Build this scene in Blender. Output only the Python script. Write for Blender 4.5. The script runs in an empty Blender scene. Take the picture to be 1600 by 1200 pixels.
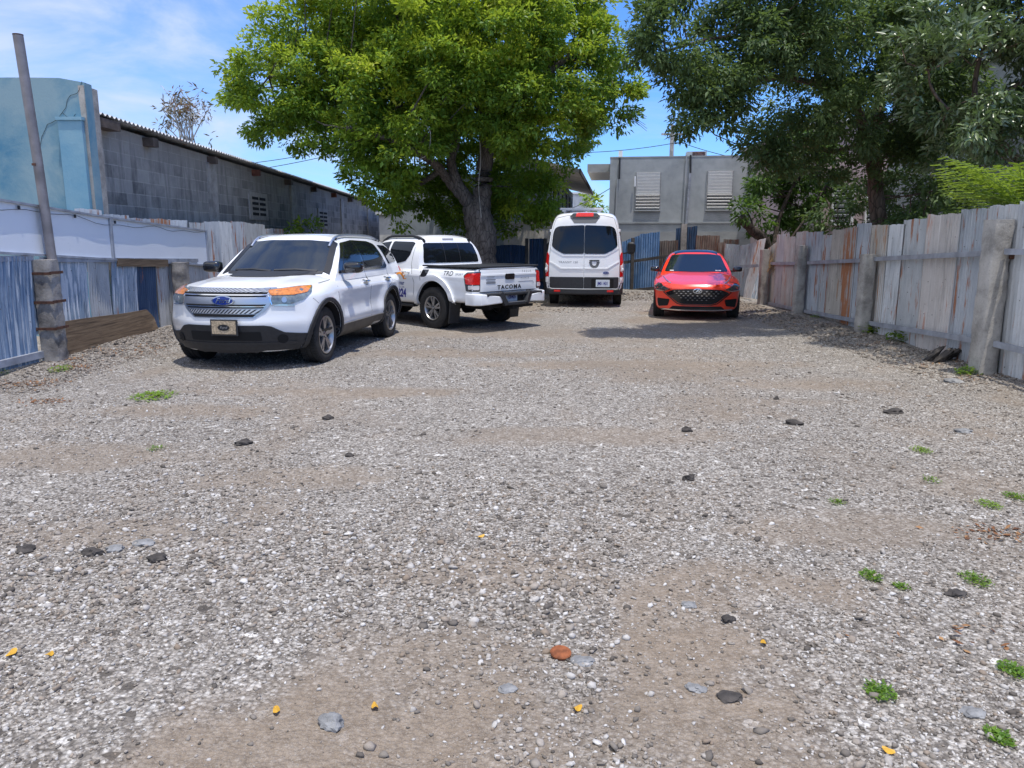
import bpy, bmesh, math, random
import numpy as np
from mathutils import Vector, Matrix
from mathutils.bvhtree import BVHTree
from mathutils.geometry import delaunay_2d_cdt

random.seed(7)
rng = np.random.default_rng(11)
R = math.radians
scene = bpy.context.scene
COL = scene.collection

# ------------------------------------------------------------------ camera
F_PX = 1202.0
PITCH = R(10.74)
CAM_H = 1.72
cam_data = bpy.data.cameras.new('camera')
cam = bpy.data.objects.new('camera', cam_data)
COL.objects.link(cam)
cam_data.sensor_width = 36.0
cam_data.lens = 36.0 * F_PX / 1600.0
cam_data.clip_end = 3000.0
cam_data.clip_start = 0.05
cam.location = (0, 0, CAM_H)
cam.rotation_euler = (math.pi / 2 - PITCH, 0, 0)
scene.camera = cam


# ------------------------------------------------------------------ object helpers
def tag(o, label=None, cat=None, group=None, kind=None):
    if label: o['label'] = label
    if cat: o['category'] = cat
    if group: o['group'] = group
    if kind: o['kind'] = kind
    return o


def empty(name, loc=(0, 0, 0), rz=0.0, label=None, cat=None, group=None):
    o = bpy.data.objects.new(name, None)
    o.empty_display_size = 0.2
    COL.objects.link(o)
    o.location = loc
    o.rotation_euler = (0, 0, rz)
    return tag(o, label, cat, group)


def link_mesh(name, me, mats, parent=None, smooth=None):
    if not isinstance(mats, (list, tuple)): mats = [mats]
    if not me.materials:
        for m in mats: me.materials.append(m)
    if smooth is not None and len(me.polygons):
        me.polygons.foreach_set('use_smooth', [True] * len(me.polygons))
        me.set_sharp_from_angle(angle=R(smooth))
    o = bpy.data.objects.new(name, me)
    COL.objects.link(o)
    if parent is not None: o.parent = parent
    return o


def raw_mesh(name, verts, faces, mi=None):
    me = bpy.data.meshes.new(name)
    me.from_pydata([tuple(v) for v in verts], [], [tuple(f) for f in faces])
    if mi is not None: me.polygons.foreach_set('material_index', np.asarray(mi, dtype=np.int32))
    me.update()
    return me


def np_mesh(name, V, Fc):
    """V (n,3), Fc (m,k) uniform faces; fast"""
    V = np.asarray(V, dtype=np.float32); Fc = np.asarray(Fc, dtype=np.int32)
    me = bpy.data.meshes.new(name)
    n, (m, k) = len(V), Fc.shape
    me.vertices.add(n); me.vertices.foreach_set('co', V.ravel())
    me.loops.add(m * k); me.loops.foreach_set('vertex_index', Fc.ravel())
    me.polygons.add(m)
    me.polygons.foreach_set('loop_start', np.arange(m, dtype=np.int32) * k)
    me.polygons.foreach_set('loop_total', np.full(m, k, dtype=np.int32))
    me.update(calc_edges=True)
    return me


def face_attr(me, name, vals):
    a = me.attributes.new(name, 'FLOAT', 'FACE')
    a.data.foreach_set('value', np.asarray(vals, dtype=np.float32))


def vert_attr(me, name, vals):
    a = me.attributes.new(name, 'FLOAT', 'POINT')
    a.data.foreach_set('value', np.asarray(vals, dtype=np.float32))


class MB:
    """collects simple shapes into one mesh"""
    def __init__(s): s.v = []; s.f = []; s.m = []; s.parts = []

    def add(s, verts, faces, mi=0):
        b = len(s.v); s.parts.append((list(verts), list(faces), mi))
        s.v += [tuple(v) for v in verts]
        s.f += [tuple(b + i for i in f) for f in faces]
        s.m += [mi] * len(faces)
        return s

    def box(s, c, d, rot=None, mi=0, bev=0.0):
        hx, hy, hz = d[0] / 2, d[1] / 2, d[2] / 2
        if bev <= 0:
            P = [(-hx, -hy, -hz), (hx, -hy, -hz), (hx, hy, -hz), (-hx, hy, -hz), (-hx, -hy, hz), (hx, -hy, hz), (hx, hy, hz), (-hx, hy, hz)]
            Q = [(0, 3, 2, 1), (4, 5, 6, 7), (0, 1, 5, 4), (1, 2, 6, 5), (2, 3, 7, 6), (3, 0, 4, 7)]
        else:
            bm = bmesh.new(); bmesh.ops.create_cube(bm, size=1.0)
            for v in bm.verts: v.co = (v.co.x * d[0], v.co.y * d[1], v.co.z * d[2])
            bmesh.ops.bevel(bm, geom=bm.edges[:], offset=bev, segments=2, affect='EDGES', profile=0.5)
            bm.verts.ensure_lookup_table(); bm.verts.index_update()
            P = [tuple(v.co) for v in bm.verts]; Q = [tuple(v.index for v in f.verts) for f in bm.faces]
            bm.free()
        M = rot if rot is not None else Matrix.Identity(3)
        c = Vector(c)
        return s.add([M @ Vector(p) + c for p in P], Q, mi)

    def bar(s, a, b, w, t, mi=0, up=(0, 0, 1)):
        a, b = Vector(a), Vector(b); d = b - a
        x = d.normalized(); z = Vector(up); y = z.cross(x).normalized(); z = x.cross(y)
        M = Matrix((x, y, z)).transposed()
        return s.box((a + b) / 2, (d.length, w, t), M, mi)

    def tube(s, pts, rad, n=8, mi=0, cap=True):
        pts = [Vector(p) for p in pts]
        if not isinstance(rad, (list, tuple)): rad = [rad] * len(pts)
        V = []; Fs = []
        ref = Vector((0, 0, 1))
        d0 = (pts[1] - pts[0]).normalized()
        if abs(d0.dot(ref)) > 0.9: ref = Vector((0, 1, 0))
        for i, p in enumerate(pts):
            d = (pts[min(i + 1, len(pts) - 1)] - pts[max(i - 1, 0)]).normalized()
            x = ref.cross(d)
            if x.length < 1e-6: x = Vector((1, 0, 0))
            x.normalize(); y = d.cross(x); ref = y.cross(x) * -1 if False else ref
            for k in range(n):
                a = 2 * math.pi * k / n
                V.append(p + (x * math.cos(a) + y * math.sin(a)) * rad[i])
        for i in range(len(pts) - 1):
            for k in range(n):
                Fs.append((i * n + k, i * n + (k + 1) % n, (i + 1) * n + (k + 1) % n, (i + 1) * n + k))
        if cap:
            Fs.append(tuple(range(n - 1, -1, -1)))
            Fs.append(tuple(range((len(pts) - 1) * n, len(pts) * n)))
        return s.add(V, Fs, mi)

    def lathe(s, prof, n=32, axis='y', center=(0, 0, 0), mi=0, closed=True):
        """prof: list of (axial, radius)"""
        V = []; Fs = []
        c = Vector(center); k = len(prof)
        for j in range(n):
            a = 2 * math.pi * j / n; ca, sa = math.cos(a), math.sin(a)
            for (h, r) in prof:
                if axis == 'y': V.append(c + Vector((r * ca, h, r * sa)))
                elif axis == 'x': V.append(c + Vector((h, r * ca, r * sa)))
                else: V.append(c + Vector((r * ca, r * sa, h)))
        for j in range(n):
            j2 = (j + 1) % n
            for i in range(k - 1 if not closed else k):
                i2 = (i + 1) % k
                Fs.append((j * k + i, j2 * k + i, j2 * k + i2, j * k + i2))
        return s.add(V, Fs, mi)

    def build_each(s, name, mats, parent=None, smooth=None):
        for v, f, mi in s.parts:
            q = MB(); q.add(v, f, mi); q.build(name, mats, parent, smooth)

    def build(s, name, mats, parent=None, smooth=None, label=None):
        me = raw_mesh(name, s.v, s.f, s.m)
        bm = bmesh.new(); bm.from_mesh(me); bmesh.ops.recalc_face_normals(bm, faces=bm.faces); bm.to_mesh(me); bm.free()
        o = link_mesh(name, me, mats, parent, smooth)
        if label: o['label'] = label
        return o


def copy_tree(o, parent=None):
    c = o.copy(); COL.objects.link(c); c.parent = parent
    for ch in o.children: copy_tree(ch, c)
    return c


# ------------------------------------------------------------------ noise in numpy
def _hash(ix, iy, seed):
    h = (ix.astype(np.int64) * 374761393 + iy.astype(np.int64) * 668265263 + seed * 1442695041) & 0xffffffff
    h = ((h ^ (h >> 13)) * 1274126177) & 0xffffffff
    h = h ^ (h >> 16)
    return (h & 0xffff) / 65535.0


def vnoise(x, y, seed=0):
    x = np.asarray(x, float); y = np.asarray(y, float)
    ix = np.floor(x); iy = np.floor(y); fx = x - ix; fy = y - iy
    fx = fx * fx * (3 - 2 * fx); fy = fy * fy * (3 - 2 * fy)
    a = _hash(ix, iy, seed); b = _hash(ix + 1, iy, seed); c = _hash(ix, iy + 1, seed); d = _hash(ix + 1, iy + 1, seed)
    return (a * (1 - fx) + b * fx) * (1 - fy) + (c * (1 - fx) + d * fx) * fy


def fbm(x, y, seed=0, octv=4):
    t = 0; amp = 0.5; s = 0
    for o in range(octv):
        t = t + amp * vnoise(x * 2 ** o, y * 2 ** o, seed + o * 17); s += amp; amp *= 0.5
    return t / s


def sstep(a, b, x):
    t = np.clip((np.asarray(x, float) - a) / (b - a), 0, 1)
    return t * t * (3 - 2 * t)


# ------------------------------------------------------------------ materials
def new_mat(name):
    m = bpy.data.materials.new(name); m.use_nodes = True
    nt = m.node_tree; nt.nodes.clear()
    out = nt.nodes.new('ShaderNodeOutputMaterial')
    b = nt.nodes.new('ShaderNodeBsdfPrincipled')
    nt.links.new(b.outputs[0], out.inputs[0])
    return m, nt, b, out


def nd(nt, typ, **kw):
    n = nt.nodes.new('ShaderNode' + typ)
    for k, v in kw.items():
        if k.startswith('i_'):
            key = k[2:]
            n.inputs[int(key) if key.isdigit() else key.replace('_', ' ')].default_value = v
        else: setattr(n, k, v)
    return n


def ramp(nt, src, stops, interp='LINEAR'):
    r = nt.nodes.new('ShaderNodeValToRGB'); r.color_ramp.interpolation = interp
    e = r.color_ramp.elements
    while len(e) > 1: e.remove(e[-1])
    e[0].position = stops[0][0]; e[0].color = (*stops[0][1], 1) if len(stops[0][1]) == 3 else stops[0][1]
    for p, c in stops[1:]:
        x = e.new(p); x.color = (*c, 1) if len(c) == 3 else c
    nt.links.new(src, r.inputs[0]); return r.outputs[0]


def mix(nt, fac, a, b, blend='MIX'):
    m = nt.nodes.new('ShaderNodeMix'); m.data_type = 'RGBA'; m.blend_type = blend
    for sock, v in ((m.inputs[0], fac), (m.inputs[6], a), (m.inputs[7], b)):
        if hasattr(v, 'links'): nt.links.new(v, sock)
        elif isinstance(v, (int, float)): sock.default_value = v
        else: sock.default_value = (*v, 1) if len(v) == 3 else v
    return m.outputs[2]


def coords(nt, scale=(1, 1, 1), kind='Object'):
    t = nt.nodes.new('ShaderNodeTexCoord'); mp = nt.nodes.new('ShaderNodeMapping')
    mp.inputs['Scale'].default_value = scale
    nt.links.new(t.outputs[kind], mp.inputs[0]); return mp.outputs[0]


def noise(nt, vec, scale=5, detail=4, rough=0.55, dist=0.0):
    n = nd(nt, 'TexNoise'); n.inputs['Scale'].default_value = scale; n.inputs['Detail'].default_value = detail
    n.inputs['Roughness'].default_value = rough; n.inputs['Distortion'].default_value = dist
    if vec is not None: nt.links.new(vec, n.inputs['Vector'])
    return n.outputs['Fac']


def bump(nt, bsdf, h, strength=0.3, dist=0.01):
    b = nd(nt, 'Bump'); b.inputs['Strength'].default_value = strength; b.inputs['Distance'].default_value = dist
    nt.links.new(h, b.inputs['Height']); nt.links.new(b.outputs[0], bsdf.inputs['Normal'])


def plain(name, col, rough=0.5, metal=0.0, coat=0.0, spec=0.5, var=0.0, vscale=6.0, bmp=0.0, bscale=60.0):
    m, nt, b, out = new_mat(name)
    b.inputs['Roughness'].default_value = rough; b.inputs['Metallic'].default_value = metal
    b.inputs['Coat Weight'].default_value = coat; b.inputs['Coat Roughness'].default_value = 0.03
    b.inputs['Specular IOR Level'].default_value = spec
    if var > 0:
        v = coords(nt)
        f = noise(nt, v, vscale, 5)
        lo = tuple(max(0, c * (1 - var)) for c in col); hi = tuple(min(1, c * (1 + var)) for c in col)
        nt.links.new(ramp(nt, f, [(0.3, lo), (0.7, hi)]), b.inputs['Base Color'])
    else: b.inputs['Base Color'].default_value = (*col, 1)
    if bmp > 0:
        v = coords(nt); bump(nt, b, noise(nt, v, bscale, 5), bmp, 0.01)
    return m


def paint(name, col, dust=0.08):
    m, nt, b, out = new_mat(name)
    v = coords(nt)
    f = noise(nt, v, 3.0, 6, 0.6)
    b.inputs['Coat Weight'].default_value = 0.8; b.inputs['Coat Roughness'].default_value = 0.04
    b.inputs['Roughness'].default_value = 0.3
    # road dust towards the sills: a real film on the paint
    sx = nd(nt, 'SeparateXYZ'); nt.links.new(v, sx.inputs[0])
    mr = nd(nt, 'MapRange'); mr.inputs[1].default_value = 0.25; mr.inputs[2].default_value = 0.95
    mr.inputs[3].default_value = 1.0; mr.inputs[4].default_value = 0.15
    nt.links.new(sx.outputs[2], mr.inputs[0])
    mu = nd(nt, 'Math', operation='MULTIPLY'); nt.links.new(mr.outputs[0], mu.inputs[0]); nt.links.new(f, mu.inputs[1])
    mu2 = nd(nt, 'Math', operation='MULTIPLY'); nt.links.new(mu.outputs[0], mu2.inputs[0]); mu2.inputs[1].default_value = dust * 2
    nt.links.new(mix(nt, mu2.outputs[0], col, (0.42, 0.36, 0.28)), b.inputs['Base Color'])
    return m


M = {}
M['white_paint'] = paint('white_paint', (0.84, 0.85, 0.86))
M['red_paint'] = paint('red_paint', (0.88, 0.040, 0.008), 0.04)
M['black_gloss'] = plain('black_gloss', (0.012, 0.012, 0.014), 0.12, coat=0.6)
M['black_plastic'] = plain('black_plastic', (0.022, 0.023, 0.026), 0.55, var=0.25, vscale=20)
M['grey_plastic'] = plain('grey_plastic', (0.075, 0.068, 0.06), 0.6, var=0.3, vscale=8)
M['dark_void'] = plain('dark_void', (0.006, 0.006, 0.007), 0.9)
M['glass'] = plain('glass', (0.008, 0.010, 0.013), 0.02, spec=0.42)
M['windscreen'] = plain('windscreen', (0.012, 0.018, 0.026), 0.02, spec=0.9)
M['chrome'] = plain('chrome', (0.75, 0.76, 0.78), 0.12, metal=1.0)
M['silver'] = plain('silver', (0.55, 0.56, 0.58), 0.3, metal=0.85)
M['alloy'] = plain('alloy', (0.42, 0.41, 0.40), 0.35, metal=0.8, var=0.15)
M['alloy_dark'] = plain('alloy_dark', (0.02, 0.02, 0.022), 0.4)
M['tyre'] = plain('tyre', (0.022, 0.021, 0.020), 0.85, var=0.35, vscale=12, bmp=0.25, bscale=40)
M['amber'] = plain('amber', (0.62, 0.21, 0.04), 0.12, coat=0.8, var=.35, vscale=22)
M['lamp_grey'] = plain('lamp_grey', (0.16, 0.19, 0.20), 0.08, coat=1.0, var=0.5, vscale=14)
M['lamp_dark'] = plain('lamp_dark', (0.03, 0.035, 0.04), 0.06, coat=1.0, var=0.5, vscale=14)
M['lamp_red'] = plain('lamp_red', (0.60, 0.010, 0.008), 0.15, coat=0.3, var=0.25, vscale=30)
M['lamp_clear'] = plain('lamp_clear', (0.65, 0.62, 0.62), 0.12, coat=1.0)
M['badge_blue'] = plain('badge_blue', (0.008, 0.03, 0.22), 0.2, coat=0.6)
M['plate'] = plain('plate', (0.60, 0.66, 0.72), 0.4, var=0.08, vscale=30)
M['letter_black'] = plain('letter_black', (0.015, 0.016, 0.018), 0.4)
M['letter_grey'] = plain('letter_grey', (0.22, 0.23, 0.25), 0.4)
M['letter_navy'] = plain('letter_navy', (0.02, 0.02, 0.22), 0.4)
M['letter_blue'] = plain('letter_blue', (0.03, 0.07, 0.25), 0.4)
M['sun_orange'] = plain('sun_orange', (0.85, 0.30, 0.03), 0.4)
M['gap'] = plain('gap', (0.03, 0.03, 0.032), 0.8)
M['gap_grey'] = plain('gap_grey', (0.16, 0.165, 0.17), 0.6)
M['pillar_black'] = plain('pillar_black', (0.010, 0.010, 0.011), 0.32)
M['plate_tan'] = plain('plate_tan', (0.42, 0.33, 0.22), 0.5, var=0.5, vscale=45)


def mesh_grille():
    m, nt, b, out = new_mat('grille_mesh')
    v = coords(nt)
    w = nd(nt, 'TexWave', wave_type='BANDS', bands_direction='DIAGONAL'); w.inputs['Scale'].default_value = 13
    w.inputs['Distortion'].default_value = 0
    nt.links.new(v, w.inputs[0])
    c = ramp(nt, w.outputs['Fac'], [(0.35, (0.03, 0.03, 0.035)), (0.5, (0.62, 0.63, 0.65))])
    nt.links.new(c, b.inputs['Base Color']); b.inputs['Roughness'].default_value = 0.25
    b.inputs['Metallic'].default_value = 0.5
    return m
M['grille_mesh'] = mesh_grille()
# ------------------------------------------------------------------ light and sky
SUN_EL, SUN_AZ = R(79.0), R(146)      # azimuth from +Y clockwise (towards +X)
world = bpy.data.worlds.new('World'); scene.world = world; world.use_nodes = True
wn = world.node_tree; wn.nodes.clear()
wo = wn.nodes.new('ShaderNodeOutputWorld'); bg = wn.nodes.new('ShaderNodeBackground')
sky = wn.nodes.new('ShaderNodeTexSky'); sky.sky_type = 'NISHITA'; sky.sun_disc = False
sky.sun_elevation = SUN_EL; sky.sun_rotation = SUN_AZ
sky.air_density = 1.0; sky.dust_density = 0.3; sky.ozone_density = 2.5
tc = wn.nodes.new('ShaderNodeTexCoord')
mp = wn.nodes.new('ShaderNodeMapping'); mp.inputs['Scale'].default_value = (1.6, 1.0, 4.2); mp.inputs['Location'].default_value = (0.35, 0.2, 0.1)
wn.links.new(tc.outputs['Generated'], mp.inputs[0])
cn = noise(wn, mp.outputs[0], 2.4, 8, 0.58, 0.5)
sx = wn.nodes.new('ShaderNodeSeparateXYZ'); wn.links.new(tc.outputs['Generated'], sx.inputs[0])
# more cloud towards the west (left), clear to the right
mr = wn.nodes.new('ShaderNodeMapRange'); mr.inputs[1].default_value = -0.62; mr.inputs[2].default_value = 0.15
mr.inputs[3].default_value = 0.22; mr.inputs[4].default_value = -0.10
wn.links.new(sx.outputs[0], mr.inputs[0])
ad = wn.nodes.new('ShaderNodeMath'); ad.operation = 'ADD'; wn.links.new(cn, ad.inputs[0]); wn.links.new(mr.outputs[0], ad.inputs[1])
ad.use_clamp = True
cf = ramp(wn, ad.outputs[0], [(0.40, (0, 0, 0)), (0.62, (0.38, 0.38, 0.38)), (0.85, (0.80, 0.80, 0.80))])
hs = wn.nodes.new('ShaderNodeHueSaturation'); hs.inputs['Saturation'].default_value = 1.05; hs.inputs['Value'].default_value = 1.1
wn.links.new(sky.outputs[0], hs.inputs['Color'])
tint = mix(wn, 1.0, hs.outputs[0], (0.44, 0.69, 1.12), 'MULTIPLY')
# unseen bright cloud added overhead and behind for neutral fill light, thin hazier cloud towards the north
hi = wn.nodes.new('ShaderNodeMapRange'); hi.inputs[1].default_value = 0.90; hi.inputs[2].default_value = 1.0; wn.links.new(sx.outputs[2], hi.inputs[0])
bk = wn.nodes.new('ShaderNodeMapRange'); bk.inputs[1].default_value = 0.10; bk.inputs[2].default_value = -0.35; wn.links.new(sx.outputs[1], bk.inputs[0])
lo_ = wn.nodes.new('ShaderNodeMapRange'); lo_.inputs[1].default_value = 0.18; lo_.inputs[2].default_value = 0.55; wn.links.new(sx.outputs[2], lo_.inputs[0])
bl_ = wn.nodes.new('ShaderNodeMath'); bl_.operation = 'MULTIPLY'; wn.links.new(bk.outputs[0], bl_.inputs[0]); wn.links.new(lo_.outputs[0], bl_.inputs[1])
mxm = wn.nodes.new('ShaderNodeMath'); mxm.operation = 'MAXIMUM'; wn.links.new(hi.outputs[0], mxm.inputs[0]); wn.links.new(bl_.outputs[0], mxm.inputs[1])
up_ = wn.nodes.new('ShaderNodeMath'); up_.operation = 'MULTIPLY_ADD'; wn.links.new(mxm.outputs[0], up_.inputs[0]); up_.inputs[1].default_value = 0.24; wn.links.new(ad.outputs[0], up_.inputs[2])
cf = ramp(wn, up_.outputs[0], [(0.46, (0, 0, 0)), (0.60, (0.30, 0.30, 0.30)), (0.78, (0.90, 0.90, 0.90))])
ccol = mix(wn, mxm.outputs[0], (4.0, 4.5, 5.5), (8.2, 8.3, 8.5))
cl = mix(wn, cf, tint, ccol)
wn.links.new(cl, bg.inputs[0]); bg.inputs[1].default_value = 0.145
wn.links.new(bg.outputs[0], wo.inputs[0])

sun_data = bpy.data.lights.new('sun', 'SUN'); sun_data.energy = 3.3; sun_data.angle = R(0.5); sun_data.color = (1.0, 0.95, 0.87)
sun = bpy.data.objects.new('sun', sun_data); COL.objects.link(sun)
sd = Vector((math.cos(SUN_EL) * math.sin(SUN_AZ), math.cos(SUN_EL) * math.cos(SUN_AZ), math.sin(SUN_EL)))
sun.rotation_euler = sd.to_track_quat('Z', 'Y').to_euler(); sun.location = sd * 60
vs = scene.view_settings
vs.view_transform = 'Standard'; vs.look = 'None'; vs.exposure = 0.37; vs.gamma = 1.0; vs.use_curve_mapping = False
scene.cycles.max_bounces = 6; scene.cycles.diffuse_bounces = 3; scene.cycles.glossy_bounces = 3
scene.cycles.transmission_bounces = 4; scene.cycles.transparent_max_bounces = 6
scene.cycles.caustics_reflective = False; scene.cycles.caustics_refractive = False
scene.cycles.sample_clamp_indirect = 6.0
# ------------------------------------------------------------------ ground
def dirt_mask(x, y):
    a = fbm(x * 0.55 + 3.1, y * 0.42 + 1.7, 5, 4)
    b = fbm(x * 1.9, y * 1.5, 23, 3)
    m = 0.75 * sstep(0.46, 0.72, a * 0.62 + b * 0.38 + 0.02)
    for (cx, cy, rx, ry, s) in ((-2.2, 8.6, 1.6, .35, .75), (1.6, 10.5, 2.0, .45, .75), (-0.9, 11.6, 1.9, .5, .7), (0.6, 6.6, 1.5, .3, .55), (-1.6, 5.4, .9, .3, .6), (2.0, 4.4, .8, .3, .55), (3.4, 9.0, 1.2, .4, .7), (0.2, 14.0, 3.0, .8, .6), (3.2, 5.2, .5, .3, .6), (2.6, 8.0, .8, .25, .5), (-2.4, 4.3, .7, .25, .6), (0.75, 2.55, 0.45, 0.9, 1.0), (-0.55, 2.35, 0.75, 0.45, .9), (1.0, 3.6, 0.8, 0.35, .8), (-0.4, 2.9, .5, .35, .7),
                                (-3.3, 7.6, 1.0, .35, .7), (-3.6, 6.0, 1.1, .4, .6), (0.1, 3.8, .9, .3, .6)):
        d = ((x - cx) / rx) ** 2 + ((y - cy) / ry) ** 2 + (b - 0.5) * 1.6
        m = np.maximum(m, min(1, 1.1 * s) * sstep(1.5, 0.1, d + (fbm(x * 5, y * 5, 31, 3) - .5) * 1.6))
    return m


def ground_z(x, y):
    x = np.asarray(x, float); y = np.asarray(y, float)
    near = sstep(60, 25, np.hypot(x, y))
    z = (fbm(x * 0.5, y * 0.5, 41, 3) - 0.5) * 0.05 * near + (fbm(x * 3, y * 3, 77, 2) - 0.5) * 0.016 * near
    berm = sstep(-5.3, -6.3, x) * sstep(9, 12, y) * sstep(40, 25, y) * 0.10 + sstep(5.2, 6.1, x) * 0.07 * sstep(4, 9, y) * sstep(40, 25, y)
    rear = sstep(22.3, 24.5, y) * sstep(40, 30, y) * 0.10 * sstep(2.0, 3.0, x)
    return z + (berm + rear) * (0.7 + 0.6 * fbm(x * 1.3, y * 1.3, 9, 3))


def graded(a, b, lo, hi, step):
    core = np.arange(a, b + 1e-6, step)
    out = []; s = step; p = b
    while p < hi: s *= 1.25; p += s; out.append(min(p, hi))
    outl = []; s = step; p = a
    while p > lo: s *= 1.25; p -= s; outl.append(max(p, lo))
    return np.array(outl[::-1] + list(core) + out)


def ground_material():
    m, nt, b, out = new_mat('gravel_ground')
    v = coords(nt)
    at = nd(nt, 'Attribute'); at.attribute_name = 'dirt'
    def vor(scale, warp=0.0):
        n = nd(nt, 'TexVoronoi', voronoi_dimensions='2D'); n.inputs['Scale'].default_value = scale
        n.inputs['Randomness'].default_value = 1.0
        nt.links.new(v, n.inputs['Vector']); return n
    v1, v2, v3 = vor(48), vor(95), vor(22)
    def tone(vn):
        s = nd(nt, 'SeparateColor'); nt.links.new(vn.outputs['Color'], s.inputs[0])
        return ramp(nt, s.outputs[0], [(0.0, (0.08, 0.07, 0.06)), (0.22, (0.175, 0.155, 0.134)), (0.5, (0.295, 0.266, 0.232)), (0.75, (0.40, 0.366, 0.325)), (0.9, (0.57, 0.54, 0.495)), (1.0, (0.70, 0.675, 0.635))])
    c = mix(nt, 0.5, tone(v1), tone(v2))
    s3 = nd(nt, 'SeparateColor'); nt.links.new(v3.outputs['Color'], s3.inputs[0])
    big = nd(nt, 'Math', operation='GREATER_THAN'); nt.links.new(s3.outputs[1], big.inputs[0]); big.inputs[1].default_value = 0.88
    c = mix(nt, big.outputs[0], c, tone(v3))
    # dark pits between the stones
    pit = ramp(nt, v1.outputs['Distance'], [(0.35, (0, 0, 0)), (0.62, (0.55, 0.55, 0.55))])
    c = mix(nt, pit, c, (0.075, 0.065, 0.055))
    # dirt
    dn = noise(nt, v, 14, 6, 0.65)
    dirt = ramp(nt, dn, [(0.3, (0.165, 0.125, 0.088)), (0.7, (0.29, 0.228, 0.168))])
    fine = noise(nt, v, 160, 3, 0.7)
    dirt = mix(nt, ramp(nt, fine, [(0.55, (0, 0, 0)), (0.66, (0.7, 0.7, 0.7))]), dirt, (0.37, 0.34, 0.30))
    c = mix(nt, at.outputs['Fac'], c, dirt)
    # broad stains
    st = noise(nt, v, 0.55, 6, 0.6)
    c = mix(nt, ramp(nt, st, [(0.45, (0, 0, 0)), (0.75, (0.55, 0.55, 0.55))]), c, mix(nt, 0.5, c, (0.11, 0.098, 0.085)))
    nt.links.new(c, b.inputs['Base Color'])
    b.inputs['Roughness'].default_value = 0.92; b.inputs['Specular IOR Level'].default_value = 0.25
    h = nd(nt, 'Math', operation='MULTIPLY_ADD'); nt.links.new(v1.outputs['Distance'], h.inputs[0]); h.inputs[1].default_value = -1.0
    h2 = nd(nt, 'Math', operation='MULTIPLY'); nt.links.new(v2.outputs['Distance'], h2.inputs[0]); h2.inputs[1].default_value = -0.5
    nt.links.new(h2.outputs[0], h.inputs[2])
    bump(nt, b, h.outputs[0], 0.75, 0.012)
    return m
M['ground'] = ground_material()

gx = graded(-9.0, 9.0, -1500, 1500, 0.07); gy_ = graded(0.6, 27.0, -1500, 1500, 0.07)
XX, YY = np.meshgrid(gx, gy_)
ZZ = ground_z(XX, YY)
nx_, ny_ = len(gx), len(gy_)
idx = np.arange(nx_ * ny_).reshape(ny_, nx_)
Fg = np.stack([idx[:-1, :-1], idx[:-1, 1:], idx[1:, 1:], idx[1:, :-1]], -1).reshape(-1, 4)
gm = np_mesh('ground', np.stack([XX, YY, ZZ], -1).reshape(-1, 3), Fg)
vert_attr(gm, 'dirt', dirt_mask(XX, YY).ravel() * 0.85)
gm.polygons.foreach_set('use_smooth', [True] * len(gm.polygons))
ground = link_mesh('ground', gm, M['ground']); tag(ground, 'grey gravel parking lot with brown dirt patches', 'ground', kind='structure')


# loose crushed stone, as real little stones
def ico():
    t = (1 + 5 ** 0.5) / 2
    v = np.array([(-1, t, 0), (1, t, 0), (-1, -t, 0), (1, -t, 0), (0, -1, t), (0, 1, t), (0, -1, -t), (0, 1, -t), (t, 0, -1), (t, 0, 1), (-t, 0, -1), (-t, 0, 1)], float)
    v /= np.linalg.norm(v[0])
    f = np.array([(0, 11, 5), (0, 5, 1), (0, 1, 7), (0, 7, 10), (0, 10, 11), (1, 5, 9), (5, 11, 4), (11, 10, 2), (10, 7, 6), (7, 1, 8), (3, 9, 4), (3, 4, 2), (3, 2, 6), (3, 6, 8), (3, 8, 9), (4, 9, 5), (2, 4, 11), (6, 2, 10), (8, 6, 7), (9, 8, 1)])
    return v, f
ICO_V, ICO_F = ico()


def rot_mats(n, flat=1.0):
    """random rotations: yaw any, tilt limited by flat"""
    a = rng.uniform(0, 2 * math.pi, n); tx = rng.normal(0, 0.35 * flat, n); ty = rng.normal(0, 0.35 * flat, n)
    ca, sa = np.cos(a), np.sin(a); cx, sx_ = np.cos(tx), np.sin(tx); cy, sy = np.cos(ty), np.sin(ty)
    Rz = np.zeros((n, 3, 3)); Rz[:, 0, 0] = ca; Rz[:, 0, 1] = -sa; Rz[:, 1, 0] = sa; Rz[:, 1, 1] = ca; Rz[:, 2, 2] = 1
    Rx = np.zeros((n, 3, 3)); Rx[:, 0, 0] = 1; Rx[:, 1, 1] = cx; Rx[:, 1, 2] = -sx_; Rx[:, 2, 1] = sx_; Rx[:, 2, 2] = cx
    Ry = np.zeros((n, 3, 3)); Ry[:, 1, 1] = 1; Ry[:, 0, 0] = cy; Ry[:, 0, 2] = sy; Ry[:, 2, 0] = -sy; Ry[:, 2, 2] = cy
    return Rz @ Rx @ Ry


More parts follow.
